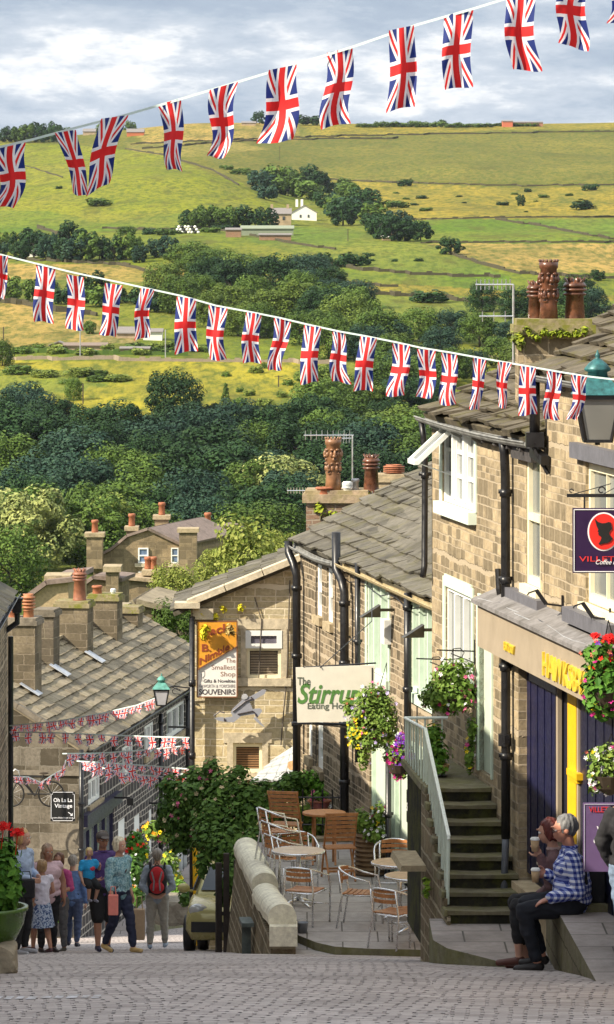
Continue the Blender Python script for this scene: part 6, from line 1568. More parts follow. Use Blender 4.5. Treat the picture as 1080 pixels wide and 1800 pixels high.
cut([(258, 958), (290, 950), (330, 950), (332, 985), (290, 978)], 'shoe', GC, .03, .01); cut([(565, 955), (590, 950), (655, 1028), (640, 1022), (590, 985)], 'shoe', GC, .03, .01)
m = MB()
for ln in (((400, 905), (470, 850), (500, 825), (560, 800)), ((440, 925), (560, 900), (580, 920)), ((545, 790), (570, 815)), ((335, 960), (345, 985)), ((580, 925), (600, 950)), ((250, 940), (300, 905), (340, 915))):
    m.tube([P(*Z(*p), Yr-.012) for p in ln], .011, 5)
m.build('outline', DK, rn)
# purple coffee sign on its bracket
Y = 33.0; a = P(1007, 893, Y); b = P(1117, 1007, Y); k = Y/F_PX
sg = thing('coffee_sign', (a.x, Y, b.z), 'deep purple square sign with a red oval silhouette hanging over the shop', 'sign')
PUR = plain('deep_purple', (.022, .004, .045), .4, var=.1)
m = MB(); m.box(((a.x+b.x)/2, Y, (a.z+b.z)/2), (b.x-a.x, .03, a.z-b.z)); m.build('panel', PUR, sg)
WHT = plain('sign_pure_white', (.85, .85, .88), .5, var=.02); SRED = plain('sign_red', (.72, .02, .012), .5, var=.04); SBL = plain('sign_black', (.006, .006, .006), .6)
m = MB(); i_ = .012
for p, q in ((Vector((a.x+i_, Y-.018, a.z-i_)), Vector((b.x-i_, Y-.018, a.z-i_))), (Vector((a.x+i_, Y-.018, b.z+i_)), Vector((b.x-i_, Y-.018, b.z+i_))), (Vector((a.x+i_, Y-.018, a.z-i_)), Vector((a.x+i_, Y-.018, b.z+i_))), (Vector((b.x-i_, Y-.018, a.z-i_)), Vector((b.x-i_, Y-.018, b.z+i_)))): m.beam(p, q, .006, .006, up=Vector((0, 1, 0)))
m.build('border', WHT, sg)
oc_ = P(1062, 934.5, Y-.018)
def oval(rx, rz, d, mat, nm): m = MB(); m.prism([oc_+Vector((rx*k*math.cos(t), -d, rz*k*math.sin(t))) for t in [i*2*math.pi/40 for i in range(40)]], (0, .004, 0)); m.build(nm, mat, sg)
oval(28.5, 34, .0, WHT, 'oval_rim'); oval(26, 31.5, .005, SRED, 'oval')
q = [(700, 655), (760, 715), (840, 740), (900, 735), (960, 715), (1000, 725), (1025, 840), (985, 890), (970, 920), (975, 950), (1035, 1025), (990, 1080), (930, 1110), (850, 1120), (795, 1140), (770, 1125), (810, 1060), (825, 1010), (808, 975), (775, 965), (765, 930), (772, 910), (752, 890), (768, 860), (735, 790)]
m = MB(); m.prism([P(980+x/10.59, 850+y/10.59, Y-.03) for x, y in q], (0, .004, 0)); m.build('silhouette', SBL, sg)
letter(sg, 'VILLETTE', P(1018.5, 987, Y-.018), EX, EZ, 9.5*k/.72, plain('sign_letter_red', (.62, .03, .03), .5), fit=86*k, bold=.002)
letter(sg, 'Coffee House', P(1048, 992, Y-.026), EX, EZ, 8.5*k/.72, WHT, fit=58*k, shear=.4)
m = MB(); m.beam(P(997, 871, Y), P(1130, 871, Y), .028, .028); m.beam(P(1028, 871, Y), P(1028, 893, Y), .015, .015); m.beam(P(1100, 871, Y), P(1100, 893, Y), .015, .015); m.tube([P(1130, 871, Y), FA.pt(FA.s_at(1165), 0, P(1130, 871, Y).z)], .02, 8); m.build('bracket', BLACK, sg)
m = MB(); sc = lambda cx, cy, r: [P(cx+r*(1-.05*i)*math.cos(i*.55), cy-r*(1-.05*i)*math.sin(i*.55), Y) for i in range(11)]
m.tube(sc(1005, 863, 4), .005, 5); m.tube(sc(1058, 862, 7), .006, 5); m.tube([P(1010, 868, Y), P(1040, 860, Y), P(1075, 850, Y)], .004, 5); m.tube([P(1062, 868, Y), P(1085, 855, Y)], .004, 5); m.build('scroll', BLACK, sg)
# purple board by the shop door
Y = 34.6; a = P(1026, 1412, Y); b = P(1086, 1500, Y); k = Y/F_PX
sg = thing('shop_board', (a.x, Y, P(0, 1610, Y).z), 'mauve board with white script lettering beside the shop door', 'sign')
m = MB(); m.hexa([Vector((a.x-.0, Y, -5.45)), Vector((b.x, Y, -5.45)), Vector((b.x, Y+.03, -5.45)), Vector((a.x, Y+.03, -5.45)), Vector((a.x, Y, a.z)), Vector((b.x, Y, a.z)), Vector((b.x, Y+.03, a.z)), Vector((a.x, Y+.03, a.z))]); m.build('panel', plain('mauve_board', (.13, .08, .19), .5, var=.06), sg)
letter(sg, 'VILLETTE', P(1036, 1428, Y-.004), EX, EZ, 10*k/.72, plain('sign_letter_red', (.5, .04, .04)), fit=46*k, bold=.002); letter(sg, '&', P(1066, 1434, Y-.008), EX, EZ, 8*k/.72, WHT, shear=.3)
letter(sg, 'You', P(1049, 1465, Y-.004), EX, EZ, 13*k/.72, WHT, shear=.4, fit=28*k); letter(sg, 'Cus', P(1044, 1483, Y-.004), EX, EZ, 13*k/.72, WHT, shear=.4, fit=28*k)
m = MB(); 
for p, q in (((a.x+.01, a.z-.01), (b.x-.01, a.z-.01)), ((a.x+.01, a.z-.01), (a.x+.01, -5.43))): m.beam((p[0], Y-.003, p[1]), (q[0], Y-.003, q[1]), .005, .005, up=Vector((0, 1, 0)))
m.build('border', plain('pale_line', (.5, .5, .6), .5), sg)
# black vintage shop board on the gable at the left
Y = 84.2; a = P(89, 1392, Y); b = P(132, 1444, Y); k = Y/F_PX
sg = thing('vintage_sign', ((a.x+b.x)/2, Y, b.z), 'black notched-corner board with white lettering and an arrow on the grey gable', 'sign')
m = MB(); m.box(((a.x+b.x)/2, Y, (a.z+b.z)/2), (b.x-a.x, .04, a.z-b.z)); m.build('panel', SBL, sg)
cs_ = 4.5; pl = [(93, 1393), (128, 1393), (128.5, 1396.5), (131, 1397), (131, 1439), (128, 1439.5), (127.5, 1443), (93, 1443), (92.5, 1439.5), (90, 1439), (90, 1397), (92.5, 1396.5)]
m = MB(); m.tube([P(x, y, Y-.024) for x, y in pl], .005, 4, close=True); m.build('border', WHT, sg)
letter(sg, 'Oh La La', P(94, 1410, Y-.022), EX, EZ, 7*k/.72, WHT, fit=33*k, bold=.006); letter(sg, 'Vintage', P(96, 1420, Y-.022), EX, EZ, 7*k/.72, WHT, fit=31*k, bold=.006); letter(sg, 'www.ohlalavintage.co.uk', P(92, 1439, Y-.022), EX, EZ, 3*k/.72, WHT, fit=37*k)
m = MB(); m.tube([P(120, 1428, Y-.026), P(127, 1433.5, Y-.026)], .008, 5); m.tube([P(124, 1434, Y-.026), P(127.5, 1434, Y-.026), P(127, 1430, Y-.026)], .008, 5); m.build('arrow', WHT, sg)
# specials blackboard by the eating house door
s_, z_ = FB.hit(720, 1392, .1); t = thing('menu_board', FB.pt(s_, .06, -7.9), 'narrow blackboard with white lettering on the pale green door frame', 'blackboard')
m = MB(); FB.box(m, s_-.30, s_+.30, -7.86, -7.42, .04, .08); m.build('panel', SBL, t); letter(t, 'SPECIALS', FB.pt(s_+.26, .083, -7.70), -FB.u, EZ, .16, plain('chalk', (.6, .6, .6), .8), fit=.52, bold=.004)
# small wall brackets for baskets on the cottage
for (px, py, lb) in ((830, 1145, 'thin scrolled iron bracket beside the pale green door'), (792, 1160, 'thin scrolled iron bracket under the pale green window')):
    s_, z_ = FA.hit(px+8, py); t = MB(); t.tube([FA.pt(s_, .02, z_+.12), FA.pt(s_, .02, z_-.14)], .008, 5); t.tube([FA.pt(s_, .02, z_), FA.pt(s_, .42, z_+.02)], .008, 5); t.tube([FA.pt(s_, .02, z_-.12)]+[FA.pt(s_, .2+.07*math.cos(i), z_-.02+.06*math.sin(i)) for i in range(6)], .006, 5)
    tag(t.build('wall_bracket', BLACK, None, FA.pt(s_, 0, z_)), lb, 'bracket')

# ================================================================ lanterns
def lantern(name, label, c, sc, arm, gmat, VERD=VERD):
    """c: centre of the lantern's underside; a tapered four sided glass body under a copper hood"""
    t = thing(name, c, label, 'street lamp'); c = Vector(c); s = sc
    def sq(w, z): return [c+Vector((x*w*s, y*w*s, z*s)) for x, y in ((-1, -1), (1, -1), (1, 1), (-1, 1))]
    m = MB(); lo, hi = sq(.145, .03), sq(.235, .52); m.hexa(lo+hi); m.build('glazing', gmat, t)
    m = MB()
    for i in range(4):
        m.beam(lo[i], hi[i], .03*s, .03*s); m.beam(lo[i], lo[(i+1) % 4], .035*s, .035*s); m.beam(hi[i], hi[(i+1) % 4], .045*s, .045*s)
    m.build('frame', BLACK, t)
    m = MB(); a, b = sq(.285, .55), sq(.125, .74); m.hexa(a+b); m.build('hood', VERD, t)
    m = MB(); m.lathe([(.12*s, .74*s), (.11*s, .80*s), (.15*s, .82*s), (.15*s, .84*s), (.10*s, .90*s), (.05*s, .94*s), (.02*s, .96*s), (.03*s, .98*s), (.022*s, 1.0*s), (.004*s, 1.05*s)], c, 16); m.build('finial', VERD, t, smooth=True)
    m = MB(); e = c+Vector((arm[0]*s, arm[1]*s, 0)); m.tube([c+Vector((0, 0, -.02*s)), c+Vector((0, 0, .04*s))], .03*s, 8)
    m.tube([c+Vector((0, 0, .52*s)), c+Vector((arm[0]*.4*s, arm[1]*.4*s, .62*s)), e+Vector((0, 0, .55*s))], .022*s, 8)
    m.tube([c+Vector((arm[0]*.35*s, arm[1]*.35*s, .60*s))]+[c+Vector((arm[0]*(.5+.14*math.cos(i*.7))*s, arm[1]*(.5+.14*math.cos(i*.7))*s, (.46+.09*math.sin(i*.7))*s)) for i in range(8)]+[e+Vector((0, 0, .30*s))], .014*s, 6)
    m.beam(e+Vector((0, 0, .15*s)), e+Vector((0, 0, .75*s)), .04*s, .04*s); m.build('bracket', BLACK, t)
    return t
lantern('street_lamp', 'large black lantern with a green copper hood at the right edge', P(1051, 779, 34.0), .76, (.95, .25), glass('dusty_lantern_glass', (.16, .16, .15), .35), VERDD)
lantern('street_lamp', 'small lantern with a green copper hood on the corner of the souvenir gable', P(284, 1241, 65.8), .52, (.95, .1), glass('milky_lantern_glass', (.42, .42, .45), .35))

# ================================================================ bunting
def flagmesh(parent, c4, seed, amp, n=(7, 12)):
    """cloth hung from its top edge; c4: TL, TR, BR, BL"""
    r = random.Random(seed); ph = r.uniform(0, 6); ph2 = r.uniform(0, 6); sk_ = r.uniform(0, .9); c4 = list(c4); wv_ = (c4[2]-c4[3]); c4[2] = c4[2]-wv_*r.uniform(-.04, .18); c4[3] = c4[3]+wv_*r.uniform(-.04, .18)+Vector((0, 0, wv_.length*r.uniform(-.15, .15))); m = MB(); uv = []; nx, nz = n; g = []
    for j in range(nz+1):
        v = j/nz
        for i in range(nx+1):
            u = i/nx; a = c4[0].lerp(c4[1], u); b = c4[3].lerp(c4[2], u); p = a.lerp(b, v)
            w = amp*(.25+v)*(math.sin(u*5.2+v*3.1+ph)+.5*math.sin(u*11+v*2+ph2)); p = p+Vector((amp*(.28+sk_)*v*math.sin(v*5+ph2), w+amp*.6*math.sin(v*4.4+ph2), -amp*.15*math.sin(u*6+ph)*v)); g.append(p)
    m.v = g
    for j in range(nz):
        for i in range(nx):
            a = j*(nx+1)+i; m.f.append((a, a+nx+1, a+nx+2, a+1)); m.m.append(0)
            uv += [(i/nx, j/nz), (i/nx, (j+1)/nz), ((i+1)/nx, (j+1)/nz), ((i+1)/nx, j/nz)]
    m.uv = uv; return m.build('flag', FLAG, parent, smooth=True)
def bunting(label, cord, flags, Yf, r, amp, n=(7, 12), seed=0):
    o = P(cord[0][0], cord[0][1], Yf(cord[0][0])); t = thing('bunting', o, label, 'bunting', 'strings of union flag bunting over the street')
    pts = [P(x, y, Yf(x)) for x, y in cord]; m = MB()
    for a, b in zip(pts, pts[1:]): m.beam(a, b, r*.5, r*2.2)
    m.build('cord', CORD, t)
    for i, q in enumerate(flags): flagmesh(t, [P(x, y, Yf(x)-.01) for x, y in q], seed+i, amp, n)
    return t
TOP = [[(-8, 262), (46, 250), (32, 365), (-10, 362)], [(97, 233), (134, 228), (158, 345), (128, 342)], [(178, 208), (226, 202), (190, 318), (140, 338)], [(277, 183), (318, 173), (326, 300), (300, 296)], [(369, 158), (419, 143), (402, 278), (358, 280)],
       [(473, 123), (522, 113), (521, 246), (457, 256)], [(575, 92), (620, 82), (620, 215), (565, 225)], [(684, 53), (728, 44), (741, 185), (685, 192)], [(781, 27), (833, 14), (836, 150), (780, 157)], [(890, -8), (942, -18), (944, 125), (884, 128)], [(990, -42), (1042, -52), (1025, 90), (964, 75)], [(1085, -60), (1130, -72), (1120, 40), (1063, 38)]]
bunting('upper string of large union flags crossing the sky', [(-30, 266), (0, 258), (60, 244), (130, 225), (220, 202), (320, 173), (420, 143), (520, 113), (620, 82), (730, 44), (835, 14), (945, -20), (1040, -50), (1140, -80)], TOP, lambda x: 22-.0006*(x-540), .006, .042, seed=1)
LOW = [[(-10, 447), (14, 450), (10, 525), (-12, 520)], [(63, 463), (97, 470), (102, 568), (56, 567)], [(117, 482), (147, 487), (151, 581), (114, 580)], [(185, 497), (216, 501), (204, 593), (170, 590)], [(248, 506), (272, 508), (256, 592), (229, 594)], [(311, 521), (345, 525), (347, 616), (306, 616)],
       [(367, 536), (400, 541), (398, 633), (364, 633)], [(433, 548), (460, 552), (456, 638), (420, 636)], [(482, 558), (512, 563), (500, 650), (470, 648)], [(535, 570), (565, 575), (562, 671), (523, 670)], [(585, 582), (607, 585), (617, 675), (580, 675)], [(634, 591), (663, 594), (658, 687), (618, 687)],
       [(690, 603), (721, 607), (720, 696), (678, 695)], [(734, 613), (766, 616), (768, 700), (729, 698)], [(776, 619), (804, 624), (808, 712), (770, 710)], [(832, 628), (855, 633), (848, 721), (825, 720)], [(876, 635), (900, 638), (887, 720), (870, 717)], [(915, 643), (942, 646), (947, 729), (902, 727)],
       [(962, 651), (988, 655), (990, 738), (959, 737)], [(1005, 658), (1032, 662), (1020, 738), (1000, 737)]]
bunting('middle string of union flags crossing from the left edge to the big lantern', [(-40, 440), (0, 447), (60, 462), (130, 479), (210, 496), (260, 507), (320, 520), (380, 537), (440, 548), (490, 558), (545, 571), (595, 582), (640, 590), (700, 602), (740, 611), (790, 619), (840, 628), (885, 636), (925, 643), (970, 651), (1030, 661), (1090, 668), (1160, 672)], LOW, lambda x: 31.5-.0012*(x-540), .006, .034, seed=40)
def small(label, cord, nf, Y0, Y1, w, h, seed, end=None):
    r = random.Random(seed); fl = []; X0, X1 = cord[0][0], cord[-1][0]
    for i in range(nf):
        x = lerp(X0, X1, (i+.35+r.uniform(-.2, .2))/nf); y = interp(cord, x); y2 = interp(cord, x+w)
        d = r.uniform(-.3, .3)*w; hh = h*r.uniform(.7, 1.05)
        fl.append([(x, y), (x+w, y2), (x+w*r.uniform(.8, 1.2)+d, y+hh), (x+d-w*r.uniform(-.1, .2), y+hh)])
    bunting(label, cord, fl, lambda x: lerp(Y0, Y1, (x-X0)/(X1-X0)), .010, .025, (4, 6), seed)
small('thin string of small bunched flags sloping up towards the small lantern', [(17, 1276), (100, 1268), (180, 1254), (240, 1240), (272, 1228)], 22, 74, 68, 10, 17, 101)
small('level string of small union flags just below the edge of the slate roof', [(17, 1287), (90, 1288), (180, 1292), (260, 1295), (336, 1297)], 15, 74, 66.5, 12, 20, 102)
small('short string of small union flags starting at the gable corner', [(110, 1325), (180, 1324), (260, 1318), (340, 1310)], 15, 78, 66.5, 11, 18, 103)
small('upper of the two low strings of small flags ending in the climbing plant', [(135, 1338), (200, 1342), (270, 1347), (330, 1352)], 13, 80, 67, 12, 19, 104)
small('lowest string of small flags, sagging beneath the others over the sooty shop', [(145, 1341), (200, 1355), (240, 1362), (290, 1366), (325, 1360)], 15, 81, 67.5, 11, 17, 105)
small('loop of small flags draped over the bicycle on the gable', [(18, 1365), (50, 1366), (72, 1376), (90, 1364), (112, 1352), (116, 1336)], 8, 83.6, 84.2, 9, 13, 106)

# bicycle hung on the gable
def bicycle(o, s):
    t = thing('bicycle', o, 'old black bicycle mounted on the grey gable, draped with flags', 'bicycle'); o = Vector(o)
    q = lambda x, z: o+Vector((x*s, 0, z*s))
    for x in (0, 1.05):
        m = MB(); m.tube([q(x+.33*math.cos(a), .33*math.sin(a)) for a in [i*2*math.pi/28 for i in range(28)]], .022*s, 6, close=True); w = m.build('wheel', SBL, t, smooth=True)
        k = MB()
        for i in range(14): a = i*2*math.pi/14; k.tube([q(x, 0), q(x+.32*math.cos(a), .32*math.sin(a))], .002, 4)
        k.tube([q(x, 0)-Vector((0, .04, 0)), q(x, 0)+Vector((0, .04, 0))], .02, 8); k.build('spokes', STEEL, w)
    m = MB()
    for a, b in (((0, 0), (.22, .48)), ((.22, .48), (.85, .46)), ((.25, .38), (.62, -.05)), ((.42, .0), (1.05, 0)), ((.62, -.05), (.85, .5)), ((1.05, 0), (.85, .46)), ((.62, -.05), (.30, .42))): m.tube([q(*a), q(*b)], .016, 6)
    m.build('frame', SBL, t)
    m = MB(); m.tube([q(.22, .48), q(.20, .60), q(.10, .66)]+[q(.05, .60)], .012, 6); m.tube([q(.20, .60)-Vector((0, .2, 0)), q(.20, .60)+Vector((0, .05, 0))], .012, 6); m.build('handlebar', STEEL, t)
    m = MB(); m.ell(q(.86, .55), (.13*s, .06, .035*s), 10, 6); m.build('saddle', BARK, t); return t
bicycle(P(20, 1396, 84.3), .80)
# ================================================================ plants and flowers near the street
CLEAF = leafmat('climber_leaves', (.045, .10, .02), (.13, .23, .045), (.07, .15, .03))
BLEAF = leafmat('basket_leaves', (.07, .14, .02), (.24, .32, .07), (.10, .18, .03))
GLEAF = leafmat('geranium_leaves', (.035, .11, .015), (.10, .22, .03))
FERN = leafmat('fern_leaves', (.06, .16, .02), (.16, .30, .04))
FLOWC = {'red': (.75, .02, .02), 'pink': (.75, .16, .32), 'magenta': (.50, .02, .22), 'purple': (.22, .05, .50), 'yellow': (.80, .60, .02), 'white': (.80, .80, .82), 'lilac': (.50, .42, .72), 'coral': (.75, .20, .14), 'cream': (.72, .58, .36), 'orange': (.80, .30, .02), 'wine': (.25, .015, .08)}
def flowmat(k):
    c = FLOWC[k]; return leafmat('petals_'+k, tuple(x*.75 for x in c), tuple(min(1, x*1.2) for x in c))
def petals(mb, p, s, r):
    """five petalled open flower facing outwards"""
    n = rdir(r)+Vector((-.4, -1.3, .5)); n.normalize(); x = n.orthogonal().normalized(); y = n.cross(x); a0 = r.uniform(0, 1)
    for k in range(5):
        a = a0+k*1.2566; d = x*math.cos(a)+y*math.sin(a); e = x*math.cos(a+.45)+y*math.sin(a+.45); f = x*math.cos(a-.45)+y*math.sin(a-.45)
        b = len(mb.v); mb.v += [p, p+f*s*.8+n*s*.15, p+d*s*1.1+n*s*.25, p+e*s*.8+n*s*.15]; mb.f.append((b, b+1, b+2, b+3)); mb.m.append(0)
def plant(name, label, cat, base, blobs, leafm, leafs, flowers=(), fs=.022, group=None, seed=1, dens=900, stem=None, vessel=None, extra=None):
    """foliage blobs [(centre, radii)], flowers [(colour, n, (blob indices))]"""
    r = random.Random(seed); t = thing(name, base, label, cat, group)
    m = MB()
    for c, rad in list(blobs)+([(c_, tuple(x*1.28 for x in r_)) for c_, r_ in blobs[::2]] if len(blobs) > 3 else []):
        vol = rad[0]*rad[1]+rad[1]*rad[2]+rad[0]*rad[2]
        blob_leaves(m, c, rad, int(max(14, dens*vol*4*(.05/leafs)**1.2*(1 if (c, rad) in blobs else .10))), leafs, r, up=.5, inner=.35, asp=1.5)
    m.build('foliage', leafm, t, uv=False)
    for col, n, idx in flowers:
        m = MB()
        for _ in range(n):
            c, rad = blobs[r.choice(idx) if idx else r.randrange(len(blobs))]; c = Vector(c); d = rdir(r); d.y = -abs(d.y)*.9
            petals(m, c+Vector((d.x*rad[0], d.y*rad[1], d.z*rad[2]))*r.uniform(.95, 1.12), fs*r.uniform(.75, 1.2), r)
        m.build('blossom', flowmat(col), t, uv=False)
    if vessel: vessel(t)
    if stem:
        m = MB()
        for pts, rr in stem: m.tube(pts, rr, 6)
        m.build('stem', BARK, t)
    return t
def pxr(px, py, Y, rx, rz, ry=None):
    k = Y/F_PX; return (P(px, py, Y), (rx*k, (ry or (rx+rz)/2)*k, rz*k))
# climbing rose spilling over the terrace corner
cb = [pxr(355, 1400, 60.5, 50, 34), pxr(400, 1385, 60.2, 46, 38), pxr(440, 1400, 60, 40, 34), pxr(330, 1440, 61, 44, 40), pxr(385, 1440, 60, 50, 46), pxr(430, 1440, 59.8, 40, 40), pxr(400, 1490, 59.2, 40, 44), pxr(370, 1475, 59.6, 36, 40), pxr(425, 1520, 58.8, 26, 34), pxr(412, 1545, 58.6, 20, 30), pxr(300, 1420, 61.5, 26, 22), pxr(320, 1478, 61, 34, 26), pxr(468, 1390, 60, 26, 20), pxr(345, 1368, 61, 30, 22), pxr(450, 1475, 58.9, 22, 18), pxr(460, 1420, 60, 34, 26), pxr(300, 1385, 61.2, 20, 26), pxr(288, 1440, 61.6, 16, 26), pxr(512, 1372, 60.4, 26, 16), pxr(482, 1430, 59.6, 22, 22), pxr(318, 1395, 61, 18, 30), pxr(305, 1452, 61.2, 22, 20), pxr(372, 1352, 60.4, 16, 22), pxr(420, 1358, 60.2, 20, 14), pxr(495, 1384, 60, 20, 12), pxr(355, 1520, 59.4, 14, 26), pxr(392, 1565, 58.9, 10, 26), pxr(438, 1552, 58.4, 9, 22)]
plant('climbing_rose', 'large dark green climbing rose spilling over the corner beside the terrace wall', 'climber', P(400, 1640, 60), cb, CLEAF, .050, [('cream', 60, (0, 1, 3, 12, 13, 4)), ('pink', 14, (0, 1, 3))], .034, seed=3, dens=620, stem=[([P(405, 1670, 59.8), P(400, 1600, 59.8), P(410, 1520, 60), P(390, 1440, 60.3), P(350, 1400, 60.8)], .035), ([P(412, 1670, 59.6), P(420, 1580, 59.6), P(430, 1480, 59.8)], .028)])
R2 = random.Random(9)
# shrubs behind the black railing
plant('shrub', 'bright green leafy shrub behind the left part of the iron railing', 'shrub', P(490, 1480, 60.5), [pxr(480, 1400, 60.6, 34, 24), pxr(520, 1385, 60.8, 30, 26), pxr(490, 1440, 60.2, 30, 26)], FERN, .05, seed=4)
plant('shrub', 'yellowish green shrub behind the middle of the iron railing', 'shrub', P(528, 1480, 60.3), [pxr(525, 1430, 60, 28, 26), pxr(550, 1455, 60, 26, 20)], BLEAF, .045, seed=5)
plant('shrub', 'feathery bright green plant in front of the clay pipe', 'shrub', P(545, 1440, 60.8), [pxr(540, 1375, 61, 26, 22), pxr(570, 1378, 61, 22, 20), pxr(590, 1400, 61, 18, 14)], leafmat('feathery_green', (.08, .22, .02), (.18, .38, .05)), .035, seed=6)
plant('shrub', 'dark shrub with pale flowers right behind the folding chair', 'shrub', P(580, 1480, 60.2), [pxr(575, 1450, 60, 26, 24), pxr(605, 1460, 59.9, 18, 18), pxr(600, 1425, 60.2, 18, 14)], BLEAF, .045, [('white', 16, ()), ('pink', 5, (2,))], .03, seed=7)
plant('shrub', 'low green plant hanging over the low wall behind the tables', 'shrub', P(520, 1500, 58.9), [pxr(530, 1478, 58.7, 26, 16), pxr(498, 1465, 58.8, 16, 12)], CLEAF, .04, seed=8)
def terr(c, r, h, mat, nm='pot'):
    def f(t):
        m = MB(); m.lathe([(r*.68, 0), (r*.95, h*.82), (r*1.06, h*.83), (r*1.06, h), (r*.92, h), (r*.85, h*.85)], c, 20); m.build(nm, mat, t, smooth=False)
    return f
plant('potted_plant', 'terracotta bowl of small plants on the wall behind the railing', 'potted plant', P(562, 1418, 59.4), [pxr(560, 1398, 59.4, 20, 10)], FERN, .03, [('pink', 5, ())], .03, seed=9, vessel=terr(P(562, 1422, 59.4), .17, .13, TERRA))
m = MB(); m.lathe([(.10, 0), (.19, .035), (.20, .045), (.17, .045)], P(563, 1433, 59.2), 20); tag(m.build('purple_dish', plain('violet_glaze', (.20, .15, .50), .3, var=.1), None, P(563, 1433, 59.2)), 'shallow violet dish behind the railing below the terracotta bowl', 'dish')
t = thing('bare_shrub', P(600, 1480, 59.8), 'dark twisted woody stems leaning against the wall beside the black pipes', 'shrub'); m = MB()
for a, b, c in (((595, 1478), (603, 1440), (612, 1398)), ((598, 1478), (590, 1450), (583, 1420)), ((600, 1478), (622, 1440), (640, 1380)), ((597, 1478), (600, 1430), (596, 1400)), ((612, 1420), (630, 1395), (633, 1370))): m.tube([P(*a, 59.7), P(*b, 59.6), P(*c, 59.6)], [.035, .025, .012], 6)
m.build('stem', plain('dark_bark', (.02, .016, .012), .9), t)
# barrel planter beside the eating house door
def barrel(t):
    c = onfloor(652, 55.6); m = MB()
    for i in range(9): m.lathe([(.21+.003*(i % 2), .065*i), (.235+.004*(i % 2), .065*i+.03), (.21, .065*i+.062)], c, 20)
    m.build('barrel', plain('woven_planter', (.16, .10, .05), .8, var=.3), t)
plant('planter', 'woven barrel planter of white flowers by the pale green doors', 'planter', onfloor(652, 55.6), [pxr(650, 1450, 55.6, 26, 20), pxr(668, 1432, 55.5, 16, 22), pxr(634, 1442, 55.6, 14, 20), pxr(660, 1468, 55.4, 22, 14)], BLEAF, .04, [('white', 40, (0, 1, 3)), ('wine', 8, (1,)), ('yellow', 6, (1,))], .024, seed=10, vessel=barrel)
# hanging baskets
def basket(label, px, py, Y, rx, rz, flowers, seed, lm=BLEAF, trail=(), hang=None, dens=640, ls=.030, fs=.022):
    k = Y/F_PX; bl = [pxr(px, py, Y, rx*.72, rz*.72)]; r = random.Random(seed)
    for i in range(10):
        a = i*2.4; bl.append(pxr(px+rx*.55*math.cos(a)*r.uniform(.7, 1.1), py+rz*.6*math.sin(a), Y+rx*k*.35*r.uniform(-1, .3), rx*.42, rz*.36))
    for (x, y, a, b) in trail: bl.append(pxr(x, y, Y, a, b))
    def v(t):
        m = MB(); c = P(px, py+rz*.25, Y); m.lathe([(.02, -.16), (.12, -.10), (.17, 0), (.15, .0), (.05, -.06)], c, 14); m.build('basket', plain('basket_liner', (.05, .035, .02), .9), t)
        if hang:
            m = MB(); h = P(hang[0], hang[1], Y)
            for i in range(3): a = i*2.09; m.tube([c+Vector((.16*math.cos(a), .16*math.sin(a), 0)), h], .004, 4)
            m.build('chain', BLACK, t)
    return plant('hanging_basket', label, 'hanging basket', P(px, py+rz, Y), bl, lm, ls, flowers, fs, 'hanging flower baskets', seed, dens, vessel=v)
basket('big hanging basket with yellow and lilac flowers overlapping the cream hanging sign', 660, 1262, 50.0, 50, 66, [('pink', 12, (1, 2, 3)), ('coral', 14, ()), ('lilac', 34, ()), ('magenta', 8, ()), ('white', 10, ())], 21, trail=[(626, 1290, 15, 26), (690, 1330, 20, 12), (640, 1330, 12, 26), (612, 1245, 10, 20)], hang=(680, 1165))
mY = MB(); r_ = random.Random(5)
for _ in range(34): petals(mY, P(622+r_.gauss(0, 9), 1292+r_.gauss(0, 15), 49.6), .018, r_)
o = [x for x in bpy.data.objects if x.name.startswith('hanging_basket')][0]; mY.build('blossom', flowmat('yellow'), o, uv=False)
basket('hanging basket of purple and magenta petunias beside the green stair railing', 704, 1332, 47.0, 23, 44, [('purple', 110, (0, 1, 2, 3)), ('magenta', 80, ()), ('wine', 50, ()), ('white', 10, ())], 22, ls=.028, hang=(700, 1260), fs=.026)
basket('hanging basket of pink petunias in front of the pale green window', 792, 1214, 41.4, 54, 48, [('pink', 22, (1, 4, 6, 9)), ('magenta', 14, ()), ('yellow', 9, ()), ('white', 26, ()), ('wine', 6, ())], 23, trail=[(830, 1285, 9, 34), (826, 1330, 8, 30), (750, 1225, 14, 20), (800, 1175, 34, 18)], hang=(805, 1165), ls=.030)
basket('hanging basket of red geraniums at the right edge of the fascia', 1068, 1195, 30.6, 50, 78, [('red', 22, (3, 8, 1, 6)), ('magenta', 30, ()), ('coral', 14, ()), ('purple', 10, ()), ('wine', 10, ()), ('yellow', 4, ())], 24, lm=GLEAF, ls=.038, hang=(1070, 1090), fs=.020, dens=800, trail=[(1038, 1150, 16, 18), (1045, 1240, 14, 18)])
for i, (x, y) in enumerate(((1047, 1117), (1071, 1120), (1076, 1124))):
    m = MB(); r_ = random.Random(i)
    for _ in range(34): petals(m, P(x, y, 30.4)+Vector((r_.gauss(0, .015), r_.gauss(0, .015), r_.gauss(0, .010))), .014, r_)
    m.build('geranium_head', flowmat('red'), [x_ for x_ in bpy.data.objects if x_.name == 'hanging_basket.003'][0], uv=False)
basket('hanging basket of white and magenta flowers low at the right edge', 1072, 1350, 31.0, 42, 48, [('white', 40, ()), ('magenta', 22, ()), ('coral', 4, ()), ('yellow', 6, ())], 25, hang=(1075, 1290), ls=.026, fs=.018, trail=[(1045, 1375, 10, 26), (1050, 1328, 22, 14)])
